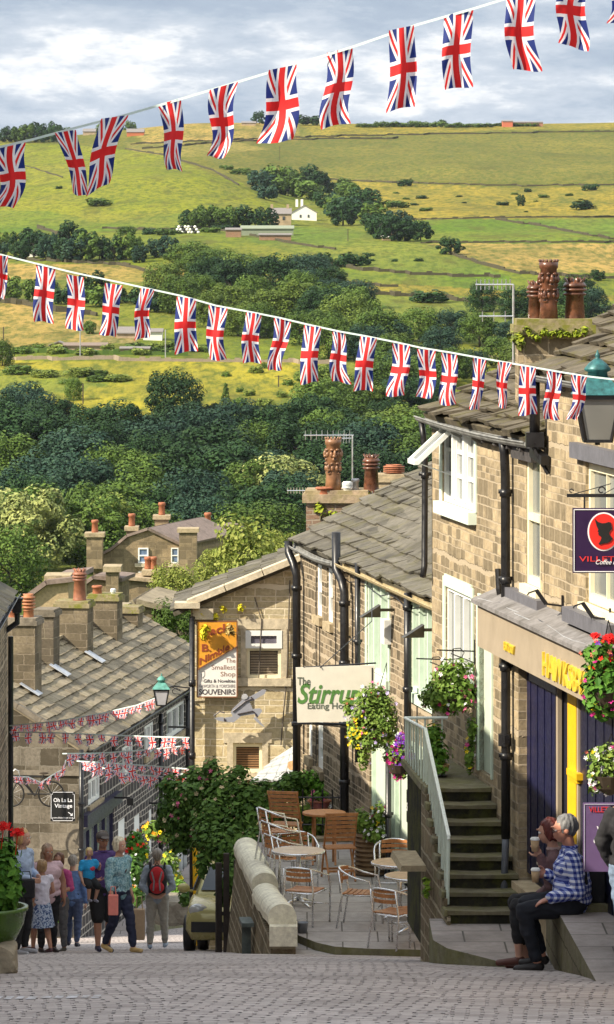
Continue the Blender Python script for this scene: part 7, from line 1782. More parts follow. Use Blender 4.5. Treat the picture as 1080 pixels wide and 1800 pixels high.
# plants on the landing
def darkpot(t):
    m = MB(); c = P(770, 1384, 41.6); m.lathe([(.08, 0), (.10, .13), (.085, .13)], c, 16); m.build('pot', plain('dark_pot', (.02, .02, .022), .5), t); m = MB(); m.lathe([(.11, .17), (.125, .24), (.11, .24), (.09, .16)], c, 18); m.build('rim', BUFFP, t)
plant('potted_fern', 'leafy green plant in a buff rimmed pot on the step landing behind the railing', 'potted plant', P(770, 1384, 41.6), [pxr(768, 1325, 41.7, 22, 24), pxr(765, 1290, 41.8, 18, 22), pxr(772, 1352, 41.5, 14, 10), pxr(758, 1300, 41.8, 12, 20)], FERN, .034, [('yellow', 6, (1,))], .016, seed=31, vessel=darkpot)
# big green pot at the lower left
def gpot(t):
    m = MB(); m.lathe([(.17, 0), (.26, .18), (.285, .30), (.30, .305), (.30, .335), (.26, .335), (.25, .25)], P(-12, 1662, 34.0), 28); m.build('pot', plain('green_glaze', (.06, .12, .02), .25, var=.25), t, smooth=True)
plant('flower_pot', 'glazed green pot of red geraniums on a stone at the lower left', 'flower pot', P(-12, 1662, 34.0), [pxr(-6, 1570, 34.0, 38, 40), pxr(10, 1530, 33.9, 28, 30), pxr(5, 1495, 34, 26, 22), pxr(-20, 1520, 34.1, 36, 40), pxr(18, 1560, 33.9, 20, 34)], GLEAF, .045, seed=33, vessel=gpot, dens=1500)
for i, (x, y) in enumerate(((6, 1453), (31, 1463), (-12, 1470))):
    m = MB(); r_ = random.Random(60+i)
    for _ in range(44): petals(m, P(x, y, 33.8)+Vector((r_.gauss(0, .022), r_.gauss(0, .02), r_.gauss(0, .016))), .018, r_)
    m.tube([P(x, y+3, 33.8), P(x-4, y+40, 33.9)], .004, 5)
    m.build('geranium_head', flowmat('red'), [x_ for x_ in bpy.data.objects if x_.name == 'flower_pot'][0], uv=False)
def rock(label, c, d, seed, mat=DRESS):
    r = random.Random(seed); bm = bmesh.new(); bmesh.ops.create_icosphere(bm, subdivisions=3, radius=1)
    for v in bm.verts:
        n = v.co.normalized(); k = 1+.16*noise.noise(n*1.6+Vector((seed, 0, 0)))+.05*noise.noise(n*5)
        q = Vector([max(-.72, min(.72, x)) for x in n])*k*1.25; v.co = Vector((q.x*d[0], q.y*d[1], q.z*d[2]))
    me = bpy.data.meshes.new('stone'); bm.to_mesh(me); bm.free(); me.materials.append(mat)
    o = bpy.data.objects.new('boulder', me); link(o); o.location = c; tag(o, label, 'stone'); return o
rock('rounded worn stone under the green flower pot', P(2, 1684, 33.8), (.15, .2, .14), 3, dressed('boulder', (.34, .29, .21), .4))
rock('rough stone block beside the lower flower display down the street', P(305, 1600, 79), (.45, .6, .28), 4, dressed('trough_stone', (.25, .22, .17), .5))
rock('rubble stone at the foot of the yellow post', P(338, 1652, 66), (.10, .2, .12), 6, DRESS)
# flowers down the street
def small_plant(label, px, py, Y, blobs, lm, fl, seed, fs=.036, ls=.06, nm='flower_display'): return plant(nm, label, 'flowers', P(px, py, Y), [pxr(*b) for b in blobs], lm, ls, fl, fs, None, seed, 900)
small_plant('hanging flowers in red, orange and yellow on the sooty houses', 240, 1510, 86, [(238, 1485, 86, 18, 24), (250, 1500, 86, 14, 20)], GLEAF, [('red', 16, (0,)), ('yellow', 12, (1,)), ('orange', 6, ())], 41)
small_plant('yellow and pink flowers hanging above the man with the red rucksack', 278, 1490, 84, [(272, 1460, 84, 22, 16), (290, 1465, 84, 14, 14)], leafmat('basket_leaves'), [('yellow', 16, (0,)), ('pink', 12, (1,)), ('orange', 8, (0,))], 42) if False else plant('flower_display', 'yellow and pink flowers hanging above the man with the red rucksack', 'flowers', P(278, 1490, 84), [pxr(272, 1460, 84, 22, 16), pxr(290, 1468, 84, 14, 14)], BLEAF, .08, [('yellow', 9, (0,)), ('pink', 12, (1,)), ('orange', 4, (0,))], .045, seed=42)
small_plant('yellow flowered bush right of the man with the red rucksack', 302, 1560, 82, [(298, 1520, 82, 18, 26), (308, 1545, 82, 14, 20)], BLEAF, [('yellow', 16, ()), ('white', 6, ())], 43)
small_plant('bright green leafy clump low beside the stone block', 312, 1598, 80, [(308, 1578, 80, 20, 18), (316, 1560, 80, 12, 14)], FERN, [], 44)
small_plant('dark leafy plants with red and white flowers left of the red rucksack', 236, 1600, 80, [(236, 1530, 80, 16, 30), (240, 1570, 80, 14, 26)], CLEAF, [('red', 6, ()), ('white', 12, ()), ('orange', 4, ())], 45)
small_plant('green clump in a dark trough behind the people in pink', 105, 1640, 80, [(105, 1612, 80, 20, 14)], FERN, [], 46)
m = MB(); m.box(P(105, 1632, 80), (.55, .4, .28)); tag(m.build('trough', plain('dark_pot', (.02, .02, .022)), None, P(105, 1645, 80)), 'dark planting trough on the pavement behind the people in pink', 'trough')
small_plant('green plant at the foot of the souvenir gable beside the yellow post', 326, 1600, 72, [(326, 1578, 72, 12, 16)], CLEAF, [], 47)
t = thing('barrier_post', P(345, 1660, 66.4), 'yellow post with a blue hood at the corner of the souvenir gable', 'post')
m = MB(); m.tube([P(345, 1662, 65.5), P(343, 1478, 65.5)], .045, 10); m.build('pole', YELP, t); m = MB(); m.ell(P(343, 1470, 65.5), (.11, .11, .12), 12, 8); m.build('hood', plain('blue_hood', (.03, .10, .45), .5), t)

# ================================================================ pale yellow car
CARC = plain('car_paint_pale_yellow', (.52, .47, .20), .25, .1, var=.04, scale=2); BLKP = plain('black_plastic', (.02, .02, .022), .5)
ct = thing('parked_car', (-1.02, 62.9, road_z(62.9)), 'pale yellow small hatchback parked behind the terrace wall', 'car', rz=math.radians(-4))
ORG[ct.name] = Vector((0, 0, 0))
def loft(secs, mi=0):
    m = MB(); q = len(secs[0])
    for s_ in secs: m.v += [Vector(p) for p in s_]
    for j in range(len(secs)-1):
        for i in range(q): m.f.append((j*q+i, j*q+(i+1) % q, (j+1)*q+(i+1) % q, (j+1)*q+i)); m.m.append(mi)
    m.f.append(tuple(range(q))[::-1]); m.f.append(tuple(range((len(secs)-1)*q, len(secs)*q))); m.m += [mi, mi]; return m
def csec(y, hw, zb, zt, tuck=.08):
    return [(-hw*.88, y, zb), (hw*.88, y, zb), (hw, y, zb+.16), (hw*1.0, y, (zb+zt)/2+.05), (hw*.95, y, zt-.03), (hw*(.95-tuck), y, zt), (-hw*(.95-tuck), y, zt), (-hw*.95, y, zt-.03), (-hw, y, (zb+zt)/2+.05), (-hw, y, zb+.16)]
loft([csec(-1.72, .55, .30, .55), csec(-1.66, .68, .20, .66), csec(-1.45, .76, .18, .74), csec(-1.0, .78, .18, .84), csec(-.6, .79, .18, .90), csec(.6, .79, .18, .92), csec(1.4, .78, .20, .92), csec(1.68, .72, .24, .86), csec(1.75, .60, .34, .6)]).build('body', CARC, ct, smooth=True)
def gsec(y, hw, zb, zt, k): return [(-hw, y, zb), (hw, y, zb), (hw*.97, y, zb+.05), (hw*k, y, zt-.04), (hw*(k-.08), y, zt), (-hw*(k-.08), y, zt), (-hw*k, y, zt-.04), (-hw*.97, y, zb+.05)]
loft([gsec(-.78, .70, .86, .90, .96), gsec(-.12, .74, .86, 1.36, .80), gsec(.4, .74, .86, 1.42, .80), gsec(1.2, .74, .86, 1.38, .80), gsec(1.66, .70, .84, .95, .92)]).build('roof', CARC, ct, smooth=True)
m = MB(); m.hexa([Vector(p) for p in ((-.60, -.74, .93), (.60, -.74, .93), (.60, -.70, .93), (-.60, -.70, .93), (-.52, -.17, 1.33), (.52, -.17, 1.33), (.52, -.13, 1.33), (-.52, -.13, 1.33))]); m.v = [v+Vector((0, -.02, .02)) for v in m.v]; m.build('windscreen', glass('car_glass', (.02, .025, .03), .05), ct)
for sx in (-1, 1):
    for y0, y1 in ((-.45, .35), (.42, 1.25)):
        m = MB(); a = sx*.755; b = sx*.635; e = sx*.02
        m.hexa([Vector(p) for p in ((a, y0, .94), (a, y1, .94), (a+e, y1, .94), (a+e, y0, .94), (b, y0+(.24 if y0 < 0 else 0), 1.31), (b, y1, 1.31), (b+e, y1, 1.31), (b+e, y0+(.24 if y0 < 0 else 0), 1.31))]); m.build('side_window', MATS['car_glass'], ct)
    m = MB(); m.ell((sx*.90, -.50, .98), (.10, .06, .075), 12, 8); m.beam((sx*.76, -.48, .93), (sx*.86, -.49, .95), .04, .04); m.build('wing_mirror', CARC, ct, smooth=True)
    m = MB(); m.ell((sx*.56, -1.60, .64), (.15, .09, .10), 12, 8); m.build('headlight', plain('headlight_glass', (.6, .62, .62), .1, .2), ct, smooth=True)
    m = MB(); m.box((sx*.785, .0, .50), (.03, 1.5, .07)); m.build('side_strip', BLKP, ct)
    for y in (-1.12, 1.12):
        A = Matrix.Rotation(math.pi/2, 3, 'Y'); m = MB(); m.lathe([(.20, -.085), (.275, -.08), (.285, -.04), (.285, .04), (.275, .08), (.20, .085)], (sx*.73, y, .285), 24, axis=A); w = m.build('wheel', BLKP, ct, smooth=True)
        m = MB(); m.lathe([(.05, -.095), (.17, -.088), (.195, -.08), (.195, .08), (.17, .088), (.05, .095)], (sx*.73, y, .285), 16, axis=A); m.build('rim', STEEL, w)
m = MB(); m.box((0, -1.70, .38), (1.30, .10, .16)); m.box((0, -1.69, .58), (.5, .05, .08)); m.build('bumper', BLKP, ct)
ct.rotation_euler[0] = math.radians(-9.5)
ct.location.z -= .02

# ================================================================ people
def remesh(mb, voxel, smooth=5, name='body', disp=0.0):
    me = mb.mesh(name, uv=False); o = bpy.data.objects.new(name, me); COL.objects.link(o)
    md = o.modifiers.new('r', 'REMESH'); md.mode = 'VOXEL'; md.voxel_size = voxel; md.use_smooth_shade = True
    if smooth: s_ = o.modifiers.new('s', 'SMOOTH'); s_.iterations = smooth; s_.factor = .5
    dg = bpy.context.evaluated_depsgraph_get(); ev = o.evaluated_get(dg); out = bpy.data.meshes.new_from_object(ev); out.name = name
    bpy.data.objects.remove(o); bpy.data.meshes.remove(me); return out
def crease(me, h, a=.0075):
    ns = [v.normal.copy() for v in me.vertices]
    for v, n_ in zip(me.vertices, ns): q_ = v.co*(13/h); v.co = v.co+n_*a*h*(noise.noise(Vector((q_.x, q_.y, q_.z*1.9)))+.5*noise.noise(Vector((q_.x*2.3+5, q_.y*2.3, q_.z*3.5))))
    return me
def skin(name, c):
    if name in MATS: return MATS[name]
    t = NT(name); b = t.ramp(t.noise(9, 4, .6), [(.3, tuple(x*.85 for x in c)), (.7, tuple(min(1, x*1.12) for x in c))]); t.done(b, .5); t.b.inputs['Subsurface Weight'].default_value = .06; t.b.inputs['Subsurface Radius'].default_value = (.01, .004, .002)
    MATS[name] = t.m; return t.m
SK1 = skin('skin_fair', (.52, .29, .21)); SK2 = skin('skin_tanned', (.42, .21, .14))
def cloth(name, c, var=.12, pat=None, c2=None, sc=30):
    if name in MATS: return MATS[name]
    t = NT(name); nz = t.noise(22, 4, .6); b = t.ramp(nz, [(.3, tuple(x*(1-var) for x in c)), (.7, tuple(min(1, x*(1+var)) for x in c))])
    ob = t.coord('Object')
    if pat == 'plaid':
        sp = t.n.new('ShaderNodeSeparateXYZ'); t.t.links.new(ob, sp.inputs[0])
        def band(s_, f, w): return t.math('GREATER_THAN', t.math('SINE', t.math('MULTIPLY', s_, f)), w)
        h1 = band(sp.outputs[2], 125, .1); v1 = band(t.math('MULTIPLY_ADD', sp.outputs[1], .8, sp.outputs[0]), 125, .1)
        su = t.math('ADD', h1, v1); b = t.ramp(t.math('MULTIPLY', su, .5), [(.0, (.015, .03, .22)), (.45, (.10, .14, .42)), (.55, (.28, .33, .60)), (.9, (.72, .74, .85))])
    elif pat == 'dots':
        n2 = t.noise(sc, 2, .6, vec=ob); b = t.mix(t.ramp(n2, [(.47, 0.0), (.53, 1.0)]), b, c2)
    t.bump(t.noise(9, 4, .5, vec=ob), .35, .02)
    MATS[name] = t.done(b, .85); return t.m
def hairm(name, c):
    if name in MATS: return MATS[name]
    t = NT(name); n_ = t.noise(40, 4, .6, vec=t.mapping(t.coord('Object'), (1, 1, .25))); t.bump(n_, .8, .01)
    MATS[name] = t.done(t.ramp(n_, [(.3, tuple(x*.55 for x in c)), (.7, tuple(min(1, x*1.25) for x in c))]), .55); return t.m
def person(loc, rz, H, label, J=None, mats=None, hair='short', hairc=(.1, .06, .03), sk=SK1, top='short', bottom='trousers', shoe=(.02, .02, .02), build_=1.0, cap=None, glasses=False, face=0.0, nod=0.0, handpose=None, fat=0.0, tyaw=0.0, voxel=.010, cuff=.0, hold=None, collar=False):
    """one body mesh; clothes, hair and shoes are its children. Local frame: facing -Y, z up, feet at z=0"""
    h = H; D = dict(pel=(0, 0, .53), che=(0, 0, .72), nek=(0, .0, .825), hed=(0, -.012, .925), sL=(.100, 0, .792), eL=(.130, .012, .635), wL=(.135, -.03, .490), sR=(-.100, 0, .792), eR=(-.130, .012, .635), wR=(-.135, -.03, .490),
             hL=(.052, 0, .515), kL=(.056, -.012, .285), aL=(.056, .012, .045), tL=(.062, -.085, .016), hR=(-.052, 0, .515), kR=(-.056, -.012, .285), aR=(-.056, .012, .045), tR=(-.062, -.085, .016))
    D.update(J or {}); V = {k: Vector(v)*h for k, v in D.items()}
    t = thing('person', loc, label, 'person', rz=rz); ORG[t.name] = Vector((0, 0, 0)); B = build_
    hr = Matrix.Rotation(face, 3, 'Z') @ Matrix.Rotation(nod, 3, 'X')
    hd = V['hed']; m = MB()
    hp = lambda x, y, z: hd+hr @ (Vector((x, y, z))*h)
    m.ell(hp(0, .006, .012), (.046*h, .058*h, .056*h), 16, 12, rot=hr); m.ell(hp(0, -.016, -.022), (.036*h, .040*h, .042*h), 14, 10, rot=hr); m.ell(hp(0, -.034, -.048), (.017*h, .015*h, .014*h), 8, 6)
    m.tcap(hp(0, -.048, .002), .005*h, hp(0, -.0585, -.020), .0080*h, 8); m.ell(hp(0, -.049, -.036), (.015*h, .008*h, .006*h), 8, 6); m.ell(hp(0, -.045, .020), (.030*h, .008*h, .007*h), 10, 6)
    for s_ in (-1, 1): m.ell(hp(s_*.046, .004, -.004), (.006*h, .012*h, .018*h), 8, 6, rot=hr)
    m.tcap(hp(0, .008, -.035), .030*h, V['nek']-Vector((0, 0, .012*h)), .034*h)
    TR = Matrix.Rotation(tyaw, 3, 'Z')
    def torso(m, g):
        m.ell(V['che']+Vector((0, 0, .01*h)), (.098*h*B+g, (.062+fat*.4)*h*B+g, .085*h+g), 18, 12, rot=TR); sm_ = (V['sL']+V['sR'])/2; [m.tcap(V[q_], .029*h*B+g*.8, V['nek'].lerp(sm_, .35), .034*h+g*.6) for q_ in ('sL', 'sR')]; m.ell(V['che'].lerp(sm_, .6), (.084*h*B+g, .052*h*B+g, .040*h+g), 14, 8, rot=TR); mid = V['pel'].lerp(V['che'], .48)
        m.ell(mid, ((.080+fat*.5)*h*B+g, (.058+fat)*h*B+g, .085*h+g), 18, 12, rot=TR); m.ell(V['pel']+Vector((0, .004*h, .012*h)), ((.090+fat*.3)*h*B+g, (.066+fat*.5)*h*B+g, .055*h+g), 18, 10, rot=TR)
        m.tcap(V['che'], .072*h*B+g, V['pel'], .070*h*B+g); m.tcap(V['nek'], .034*h+g*.6, V['che'], .06*h*B+g)
    def legs(m, g, knee=1.0, sub=1.0):
        for q in 'LR':
            hq, kq, aq = V['h'+q], V['k'+q], V['a'+q]; e = kq.lerp(aq, sub) if knee >= 1 else hq.lerp(kq, knee)
            m.tcap(hq, .052*h*B+g, kq if knee >= 1 else e, (.035*h if knee >= 1 else .040*h)+g)
            if knee >= 1:
                c1 = kq.lerp(e, .35); m.tcap(kq, .034*h+g, c1+Vector((0, .004*h, 0)), .033*h+g); m.tcap(c1, .033*h+g, e, (.021*h if sub > .8 else .027*h)+g)
    def arms(m, g, k):
        for q in 'LR':
            s_, e, w = V['s'+q], V['e'+q], V['w'+q]; m.tcap(s_, .031*h*B+g, s_.lerp(e, min(1, k*2)), (.031-.008*min(1, k*2))*h*B+g)
            if k > .5: m.tcap(e, .024*h*B+g, e.lerp(w, (k-.5)*2), .018*h*B+g)
    torso(m, -.004*h); legs(m, 0); arms(m, 0, 1.0)
    def hand(q):
        e, w = V['e'+q], V['w'+q]; d = (w-e).normalized(); hpz = (handpose or {}).get(q, {}); d = Vector(hpz.get('d', d)).normalized(); up = Vector(hpz.get('n', (1 if q == 'R' else -1, 0, 0)))  # n: palm normal
        n = (up-d*up.dot(d)).normalized(); x = d.cross(n); curl = hpz.get('curl', .5); sc = h*1.0; th = hpz.get('th', 1 if q == 'L' else -1)
        A = Matrix((x, d, n)).transposed(); pc = w+d*.030*sc; m.ell(pc, (.024*sc, .032*sc, .012*sc), 10, 8, rot=A); m.tcap(w-d*.01*sc, .016*sc, w+d*.012*sc, .017*sc, 10)
        for i, ln in enumerate((.040, .046, .043, .034)):
            b = w+d*.054*sc+x*(i-1.5)*.0125*sc; p = b
            for j in range(3):
                a = curl*(.5+j*.75); dd = d*math.cos(a)+n*math.sin(a); q2 = p+dd*ln*sc*(.42, .33, .25)[j]; m.tcap(p, (.0064-.0007*j)*sc, q2, (.0058-.0007*j)*sc, 8); p = q2
        b = w+d*.018*sc+x*th*.020*sc; a1 = b+(d*.55+x*th*.75+n*.25).normalized()*.024*sc; m.tcap(b, .0085*sc, a1, .0075*sc, 8); a2 = a1+(d*.9+x*th*.15+n*(.3+curl*.5)).normalized()*.022*sc; m.tcap(a1, .0075*sc, a2, .006*sc, 8)
    hand('L'); hand('R')
    for q in 'LR': m.tcap(V['a'+q], .022*h, V['a'+q]+Vector((0, 0, -.012*h)), .022*h); m.tcap(V['a'+q]+(V['a'+q]-V['t'+q]).normalized()*.012*h-Vector((0, 0, .022*h)), .018*h, V['t'+q], .014*h)
    me = remesh(m, voxel*H/1.7, 3, 'body'); part(me, 'body', sk, t)
    # face
    m = MB()
    for s_ in (-1, 1): m.ell(hp(s_*.019, -.050, .004), (.0085*h, .005*h, .005*h), 8, 6, 0); m.ell(hp(s_*.019, -.0545, .004), (.004*h, .002*h, .004*h), 8, 6, 1)
    m.build('eyes', [plain('eye_white', (.7, .68, .65), .3), plain('eye_dark', (.03, .02, .015), .3)], t, smooth=True)
    m = MB(); m.ell(hp(0, -.0560, -.0355), (.015*h, .003*h, .0028*h), 8, 5); m.build('mouth', plain('lip', (.30, .09, .07), .5), t, smooth=True)
    if glasses:
        m = MB()
        for s_ in (-1, 1): m.tube([hp(s_*.020+.014*math.cos(a), -.058, .004+.010*math.sin(a)) for a in [i*math.pi/6 for i in range(12)]], .0014*h, 5, close=True); m.tube([hp(s_*.034, -.061, .007), hp(s_*.047, .0, .007)], .0014*h, 5)
        m.build('glasses', plain('spectacle_frame', (.12, .05, .04), .3), t)
    # hair
    if hair != 'none':
        m = MB(); g = .008*h
        m.ell(hp(0, .016, .020), (.048*h+g*.6, .056*h+g*.6, .052*h+g), 16, 12, rot=hr)
        if hair in ('bob', 'long', 'fluffy', 'pony'): m.ell(hp(0, .030, -.012), (.050*h, .036*h, .050*h), 14, 10, rot=hr)
        if hair in ('bob', 'fluffy'):
            for s_ in (-1, 1): m.ell(hp(s_*.040, .010, -.010), (.016*h, .032*h, .042*h), 10, 8, rot=hr)
        if hair == 'fluffy':
            r_ = random.Random(3)
            for _ in range(26): d = rdir(r_); d.z = abs(d.z)*.9-.2; d.y = d.y if d.y > -.5 else -.3; m.ell(hp(d.x*.048, .014+d.y*.055, .016+d.z*.056), .013*h, 8, 6)
        if hair == 'long':
            for s_ in (-1, 0, 1): m.tcap(hp(s_*.035, .028, -.01), .024*h, hp(s_*.042, .034, -.11), .016*h)
        if hair == 'short':
            m.ell(hp(0, .034, -.008), (.040*h, .026*h, .036*h), 12, 8, rot=hr)
            for s_ in (-1, 1): m.ell(hp(s_*.043, .012, .004), (.006*h, .024*h, .022*h), 8, 6, rot=hr)
        c0 = MB(); me = remesh(m, .006*H/1.7, 2, 'hair')
        for v in me.vertices: q_ = v.co*(60/h); v.co = v.co+(v.co-hd).normalized()*.0045*h*noise.noise(Vector((q_.x, q_.y, q_.z*.35)))*1.6
        # keep the forehead clear: trim what lies over the face
        bm = bmesh.new(); bm.from_mesh(me); inv = hr.inverted(); kill = [v for v in bm.verts if (inv @ (v.co-hd)).y < -.026*h and (inv @ (v.co-hd)).z < .040*h]; bmesh.ops.delete(bm, geom=kill, context='VERTS'); bm.to_mesh(me); bm.free()
        part(me, 'hair', hairm('hair_%02x%02x%02x' % tuple(int(x*255) for x in hairc), hairc), t)
    if cap:
        m = MB(); m.ell(hp(0, .006, .028), (.053*h, .063*h, .044*h), 16, 10, rot=hr); a = hp(0, -.040, .036); A = hr @ Matrix.Rotation(.18, 3, 'X'); m.ell(hp(0, -.070, .030), (.038*h, .040*h, .005*h), 14, 6, rot=A); me = remesh(m, .006*H/1.7, 1, 'cap')
        bm = bmesh.new(); bm.from_mesh(me); inv = hr.inverted(); kill = [v for v in bm.verts if (inv @ (v.co-hd)).z < .014*h]; bmesh.ops.delete(bm, geom=kill, context='VERTS'); bm.to_mesh(me); bm.free(); part(me, 'cap', cloth(*cap), t)
    g = .010*h
    # bottoms
    if bottom == 'trousers': m = MB(); legs(m, g, 1, .90); m.ell(V['pel'], (.092*h*B+g, .070*h*B+g, .062*h), 16, 10, rot=TR); me = crease(remesh(m, .011, 4, 'trousers'), h); part(me, 'trousers', mats['bottom'], t)
    elif bottom == 'cropped': m = MB(); legs(m, g*.8, 1, .66); m.ell(V['pel'], (.092*h*B+g, .070*h*B+g, .062*h), 16, 10, rot=TR); me = crease(remesh(m, .011, 4, 'trousers'), h); part(me, 'trousers', mats['bottom'], t)
    elif bottom == 'shorts': m = MB(); legs(m, g*1.6, .96); m.ell(V['pel'], (.094*h*B+g, .072*h*B+g, .062*h), 16, 10); me = remesh(m, .011, 4, 'shorts'); part(me, 'shorts', mats['bottom'], t)
    elif bottom == 'skirt':
        m = MB(); k0 = V['pel']+Vector((0, 0, .055*h)); prof = []
        n = 28; rows_ = [(0, .080), (.10, .105), (.22, .125), (.30, .140)]
        for z, r0 in rows_:
            for k in range(n): a = 2*math.pi*k/n; rr = (r0+.010*z/.3*math.sin(7*a))*h; m.v.append(k0+Vector((rr*math.cos(a), rr*.8*math.sin(a), -z*h)))
        for j in range(3):
            for k in range(n): l = (k+1) % n; m.f.append(((j+1)*n+k, (j+1)*n+l, j*n+l, j*n+k)); m.m.append(0)
        m.build('skirt', mats['bottom'], t, smooth=True)
    m = MB(); torso(m, g); arms(m, g*1.05, {'short': .34, 'long': .97, 'elbow': .55, 'none': .06, 'threequarter': .80}[top])
    me = crease(remesh(m, .010, 4, 'top'), h); bm = bmesh.new(); bm.from_mesh(me)
    nz_ = V['nek'].z+.004*h; zlow = V['pel'].z-(.06*h if bottom != 'skirt' else .0); pv = V['nek']-V['pel']; pv.normalize()
    kill = [v for v in bm.verts if (v.co-V['nek']).dot(pv) > .010*h or ((v.co-V['pel']).dot(pv) < -.075*h and min((v.co-V['w'+q]).length for q in 'LR') > .3*h)]
    bmesh.ops.delete(bm, geom=kill, context='VERTS'); bm.to_mesh(me); bm.free()
    part(me, mats.get('topname', 'shirt'), mats['top'], t)
    if collar: m = MB(); m.tube([V['nek']+Vector((.036*h*math.cos(a), .036*h*math.sin(a)-.004*h, .008*h)) for a in [i*math.pi/8 for i in range(16)]], .009*h, 6, close=True); m.build('collar', mats['top'], t, smooth=True)
    for q in 'LR':
        m = MB(); a, tt = V['a'+q], V['t'+q]; dr = (tt-a); dr.z = 0; dr.normalize(); hl = a-dr*.014*h-Vector((0, 0, .024*h)); m.tcap(hl, .024*h, tt+dr*.008*h+Vector((0, 0, .004*h)), .019*h); m.tcap(a-Vector((0, 0, .012*h)), .024*h, hl, .024*h); me = remesh(m, .008, 2, 'shoe'); part(me, 'shoe', plain('shoe_%02x%02x%02x' % tuple(int(x*255) for x in shoe), shoe, .5), t)
    return t, V
def gnd(px, Y): return Vector(((px-CX)/F_PX*Y, Y, road_z(Y)-.012*abs((px-CX)/F_PX*Y+1.2)+.01))
NAVYC = cloth('navy_trousers', (.015, .02, .05)); BLKC = cloth('black_cloth', (.012, .012, .015)); DENIM = cloth('denim', (.10, .16, .30), .2)
# woman in the teal patterned top
WALK = dict(kL=(.050, -.09, .290), aL=(.045, -.13, .060), tL=(.045, -.215, .035), kR=(-.048, .01, .285), aR=(-.045, .13, .075), tR=(-.050, .055, .018))
t, V = person(gnd(209, 55.5), math.radians(48), 1.62, 'white haired woman in a teal patterned top, striding to the right', dict(WALK, hed=(0, -.015, .925), eL=(.14, .05, .64), wL=(.15, .0, .50), eR=(-.14, -.01, .64), wR=(-.15, -.06, .52)),
   dict(top=cloth('teal_pattern', (.12, .26, .32), .2, 'dots', (.30, .45, .50), 45), bottom=NAVYC), 'fluffy', (.70, .62, .46), top='threequarter', shoe=(.55, .38, .16), build_=1.08, fat=.010)
m = MB(); m.tube([V['sL']+Vector((-.02, -.03, .05)), V['che']+Vector((0, -.14, 0)), V['pel']+Vector((-.15, -.06, .0))], .010, 6); m.tube([V['sL']+Vector((-.02, .03, .05)), V['che']+Vector((0, .13, 0)), V['pel']+Vector((-.15, .02, .0))], .010, 6); m.build('bag_strap', plain('leather_strap', (.06, .03, .03), .6), t)
def bag(label, c, d, mat, nm='handbag', rz=0.0, cat='bag', handle=True):
    b = thing(nm, c, label, cat); m = MB(); m.box(c, d, rz); me = remesh(m, .012, 4, 'bag'); ob = part(me, 'pouch', mat, b); me.transform(Matrix.Translation(-Vector(c)))
    if handle: m = MB(); c = Vector(c); m.tube([c+Vector((-d[0]*.3, 0, d[2]*.45)), c+Vector((-d[0]*.2, 0, d[2]*.9)), c+Vector((d[0]*.2, 0, d[2]*.9)), c+Vector((d[0]*.3, 0, d[2]*.45))], .008, 6); m.build('handle', mat, b)
    return b
bag('coral pink handbag at the hip of the woman in teal', P(199, 1591, 55.1), (.14, .09, .28), cloth('coral_bag', (.75, .24, .20), .06))
bag('brown paper carrier bag beside the striding woman in teal', P(245, 1625, 56.6), (.16, .12, .44), cloth('paper_bag', (.38, .27, .17), .1), 'carrier_bag')
# man in a cap carrying a child
t, V = person(gnd(180, 59), math.radians(18), 1.80, 'man in a dark cap and purple polo shirt carrying a small child', dict(kL=(.055, -.03, .285), aL=(.055, .03, .055), tL=(.06, -.06, .016), kR=(-.060, -.08, .29), aR=(-.065, -.10, .075), tR=(-.075, -.185, .05), eR=(-.165, -.03, .645), wR=(-.10, -.13, .615), eL=(.15, .02, .65), wL=(.06, -.13, .60), hed=(.0, -.02, .925)),
   dict(top=cloth('purple_polo', (.09, .05, .19), .15), bottom=BLKC), 'short', (.12, .09, .07), sk=SK2, top='short', bottom='shorts', shoe=(.02, .02, .06), cap=('brown_cap', (.10, .085, .08)), build_=1.05, handpose={'R': dict(d=(.8, -.5, .1), n=(0, 0, 1)), 'L': dict(d=(-.7, -.6, .1), n=(0, 0, 1))}, collar=True, glasses=True)
SIT = dict(pel=(0, 0, .53), hL=(.052, 0, .515), kL=(.075, -.17, .44), aL=(.06, -.10, .25), tL=(.06, -.17, .215), hR=(-.052, 0, .515), kR=(-.075, -.16, .46), aR=(-.06, -.12, .26), tR=(-.06, -.20, .24))
zc_ = P(155, 1548, 58.55).z-.515*.98
t, V = person(Vector((P(156, 0, 58.55).x, 58.55, zc_)), math.radians(30), .98, 'small blond child in a bright blue shirt, carried on an arm', dict(SIT, hed=(0, -.02, .935), sL=(.11, 0, .79), sR=(-.11, 0, .79), eL=(.16, -.03, .68), wL=(.13, -.12, .74), eR=(-.16, -.02, .65), wR=(-.15, -.09, .53)),
   dict(top=cloth('bright_blue_shirt', (.02, .30, .62), .1), bottom=BLKC), 'bob', (.66, .50, .22), top='short', bottom='shorts', shoe=(.25, .25, .32), build_=1.12, voxel=.012, face=-.3)
m = MB(); m.ell(V['che']+Vector((.02, -.075, -.02)), (.05, .02, .035), 10, 6); m.build('shirt_print', plain('red_print', (.5, .03, .05), .7), t)
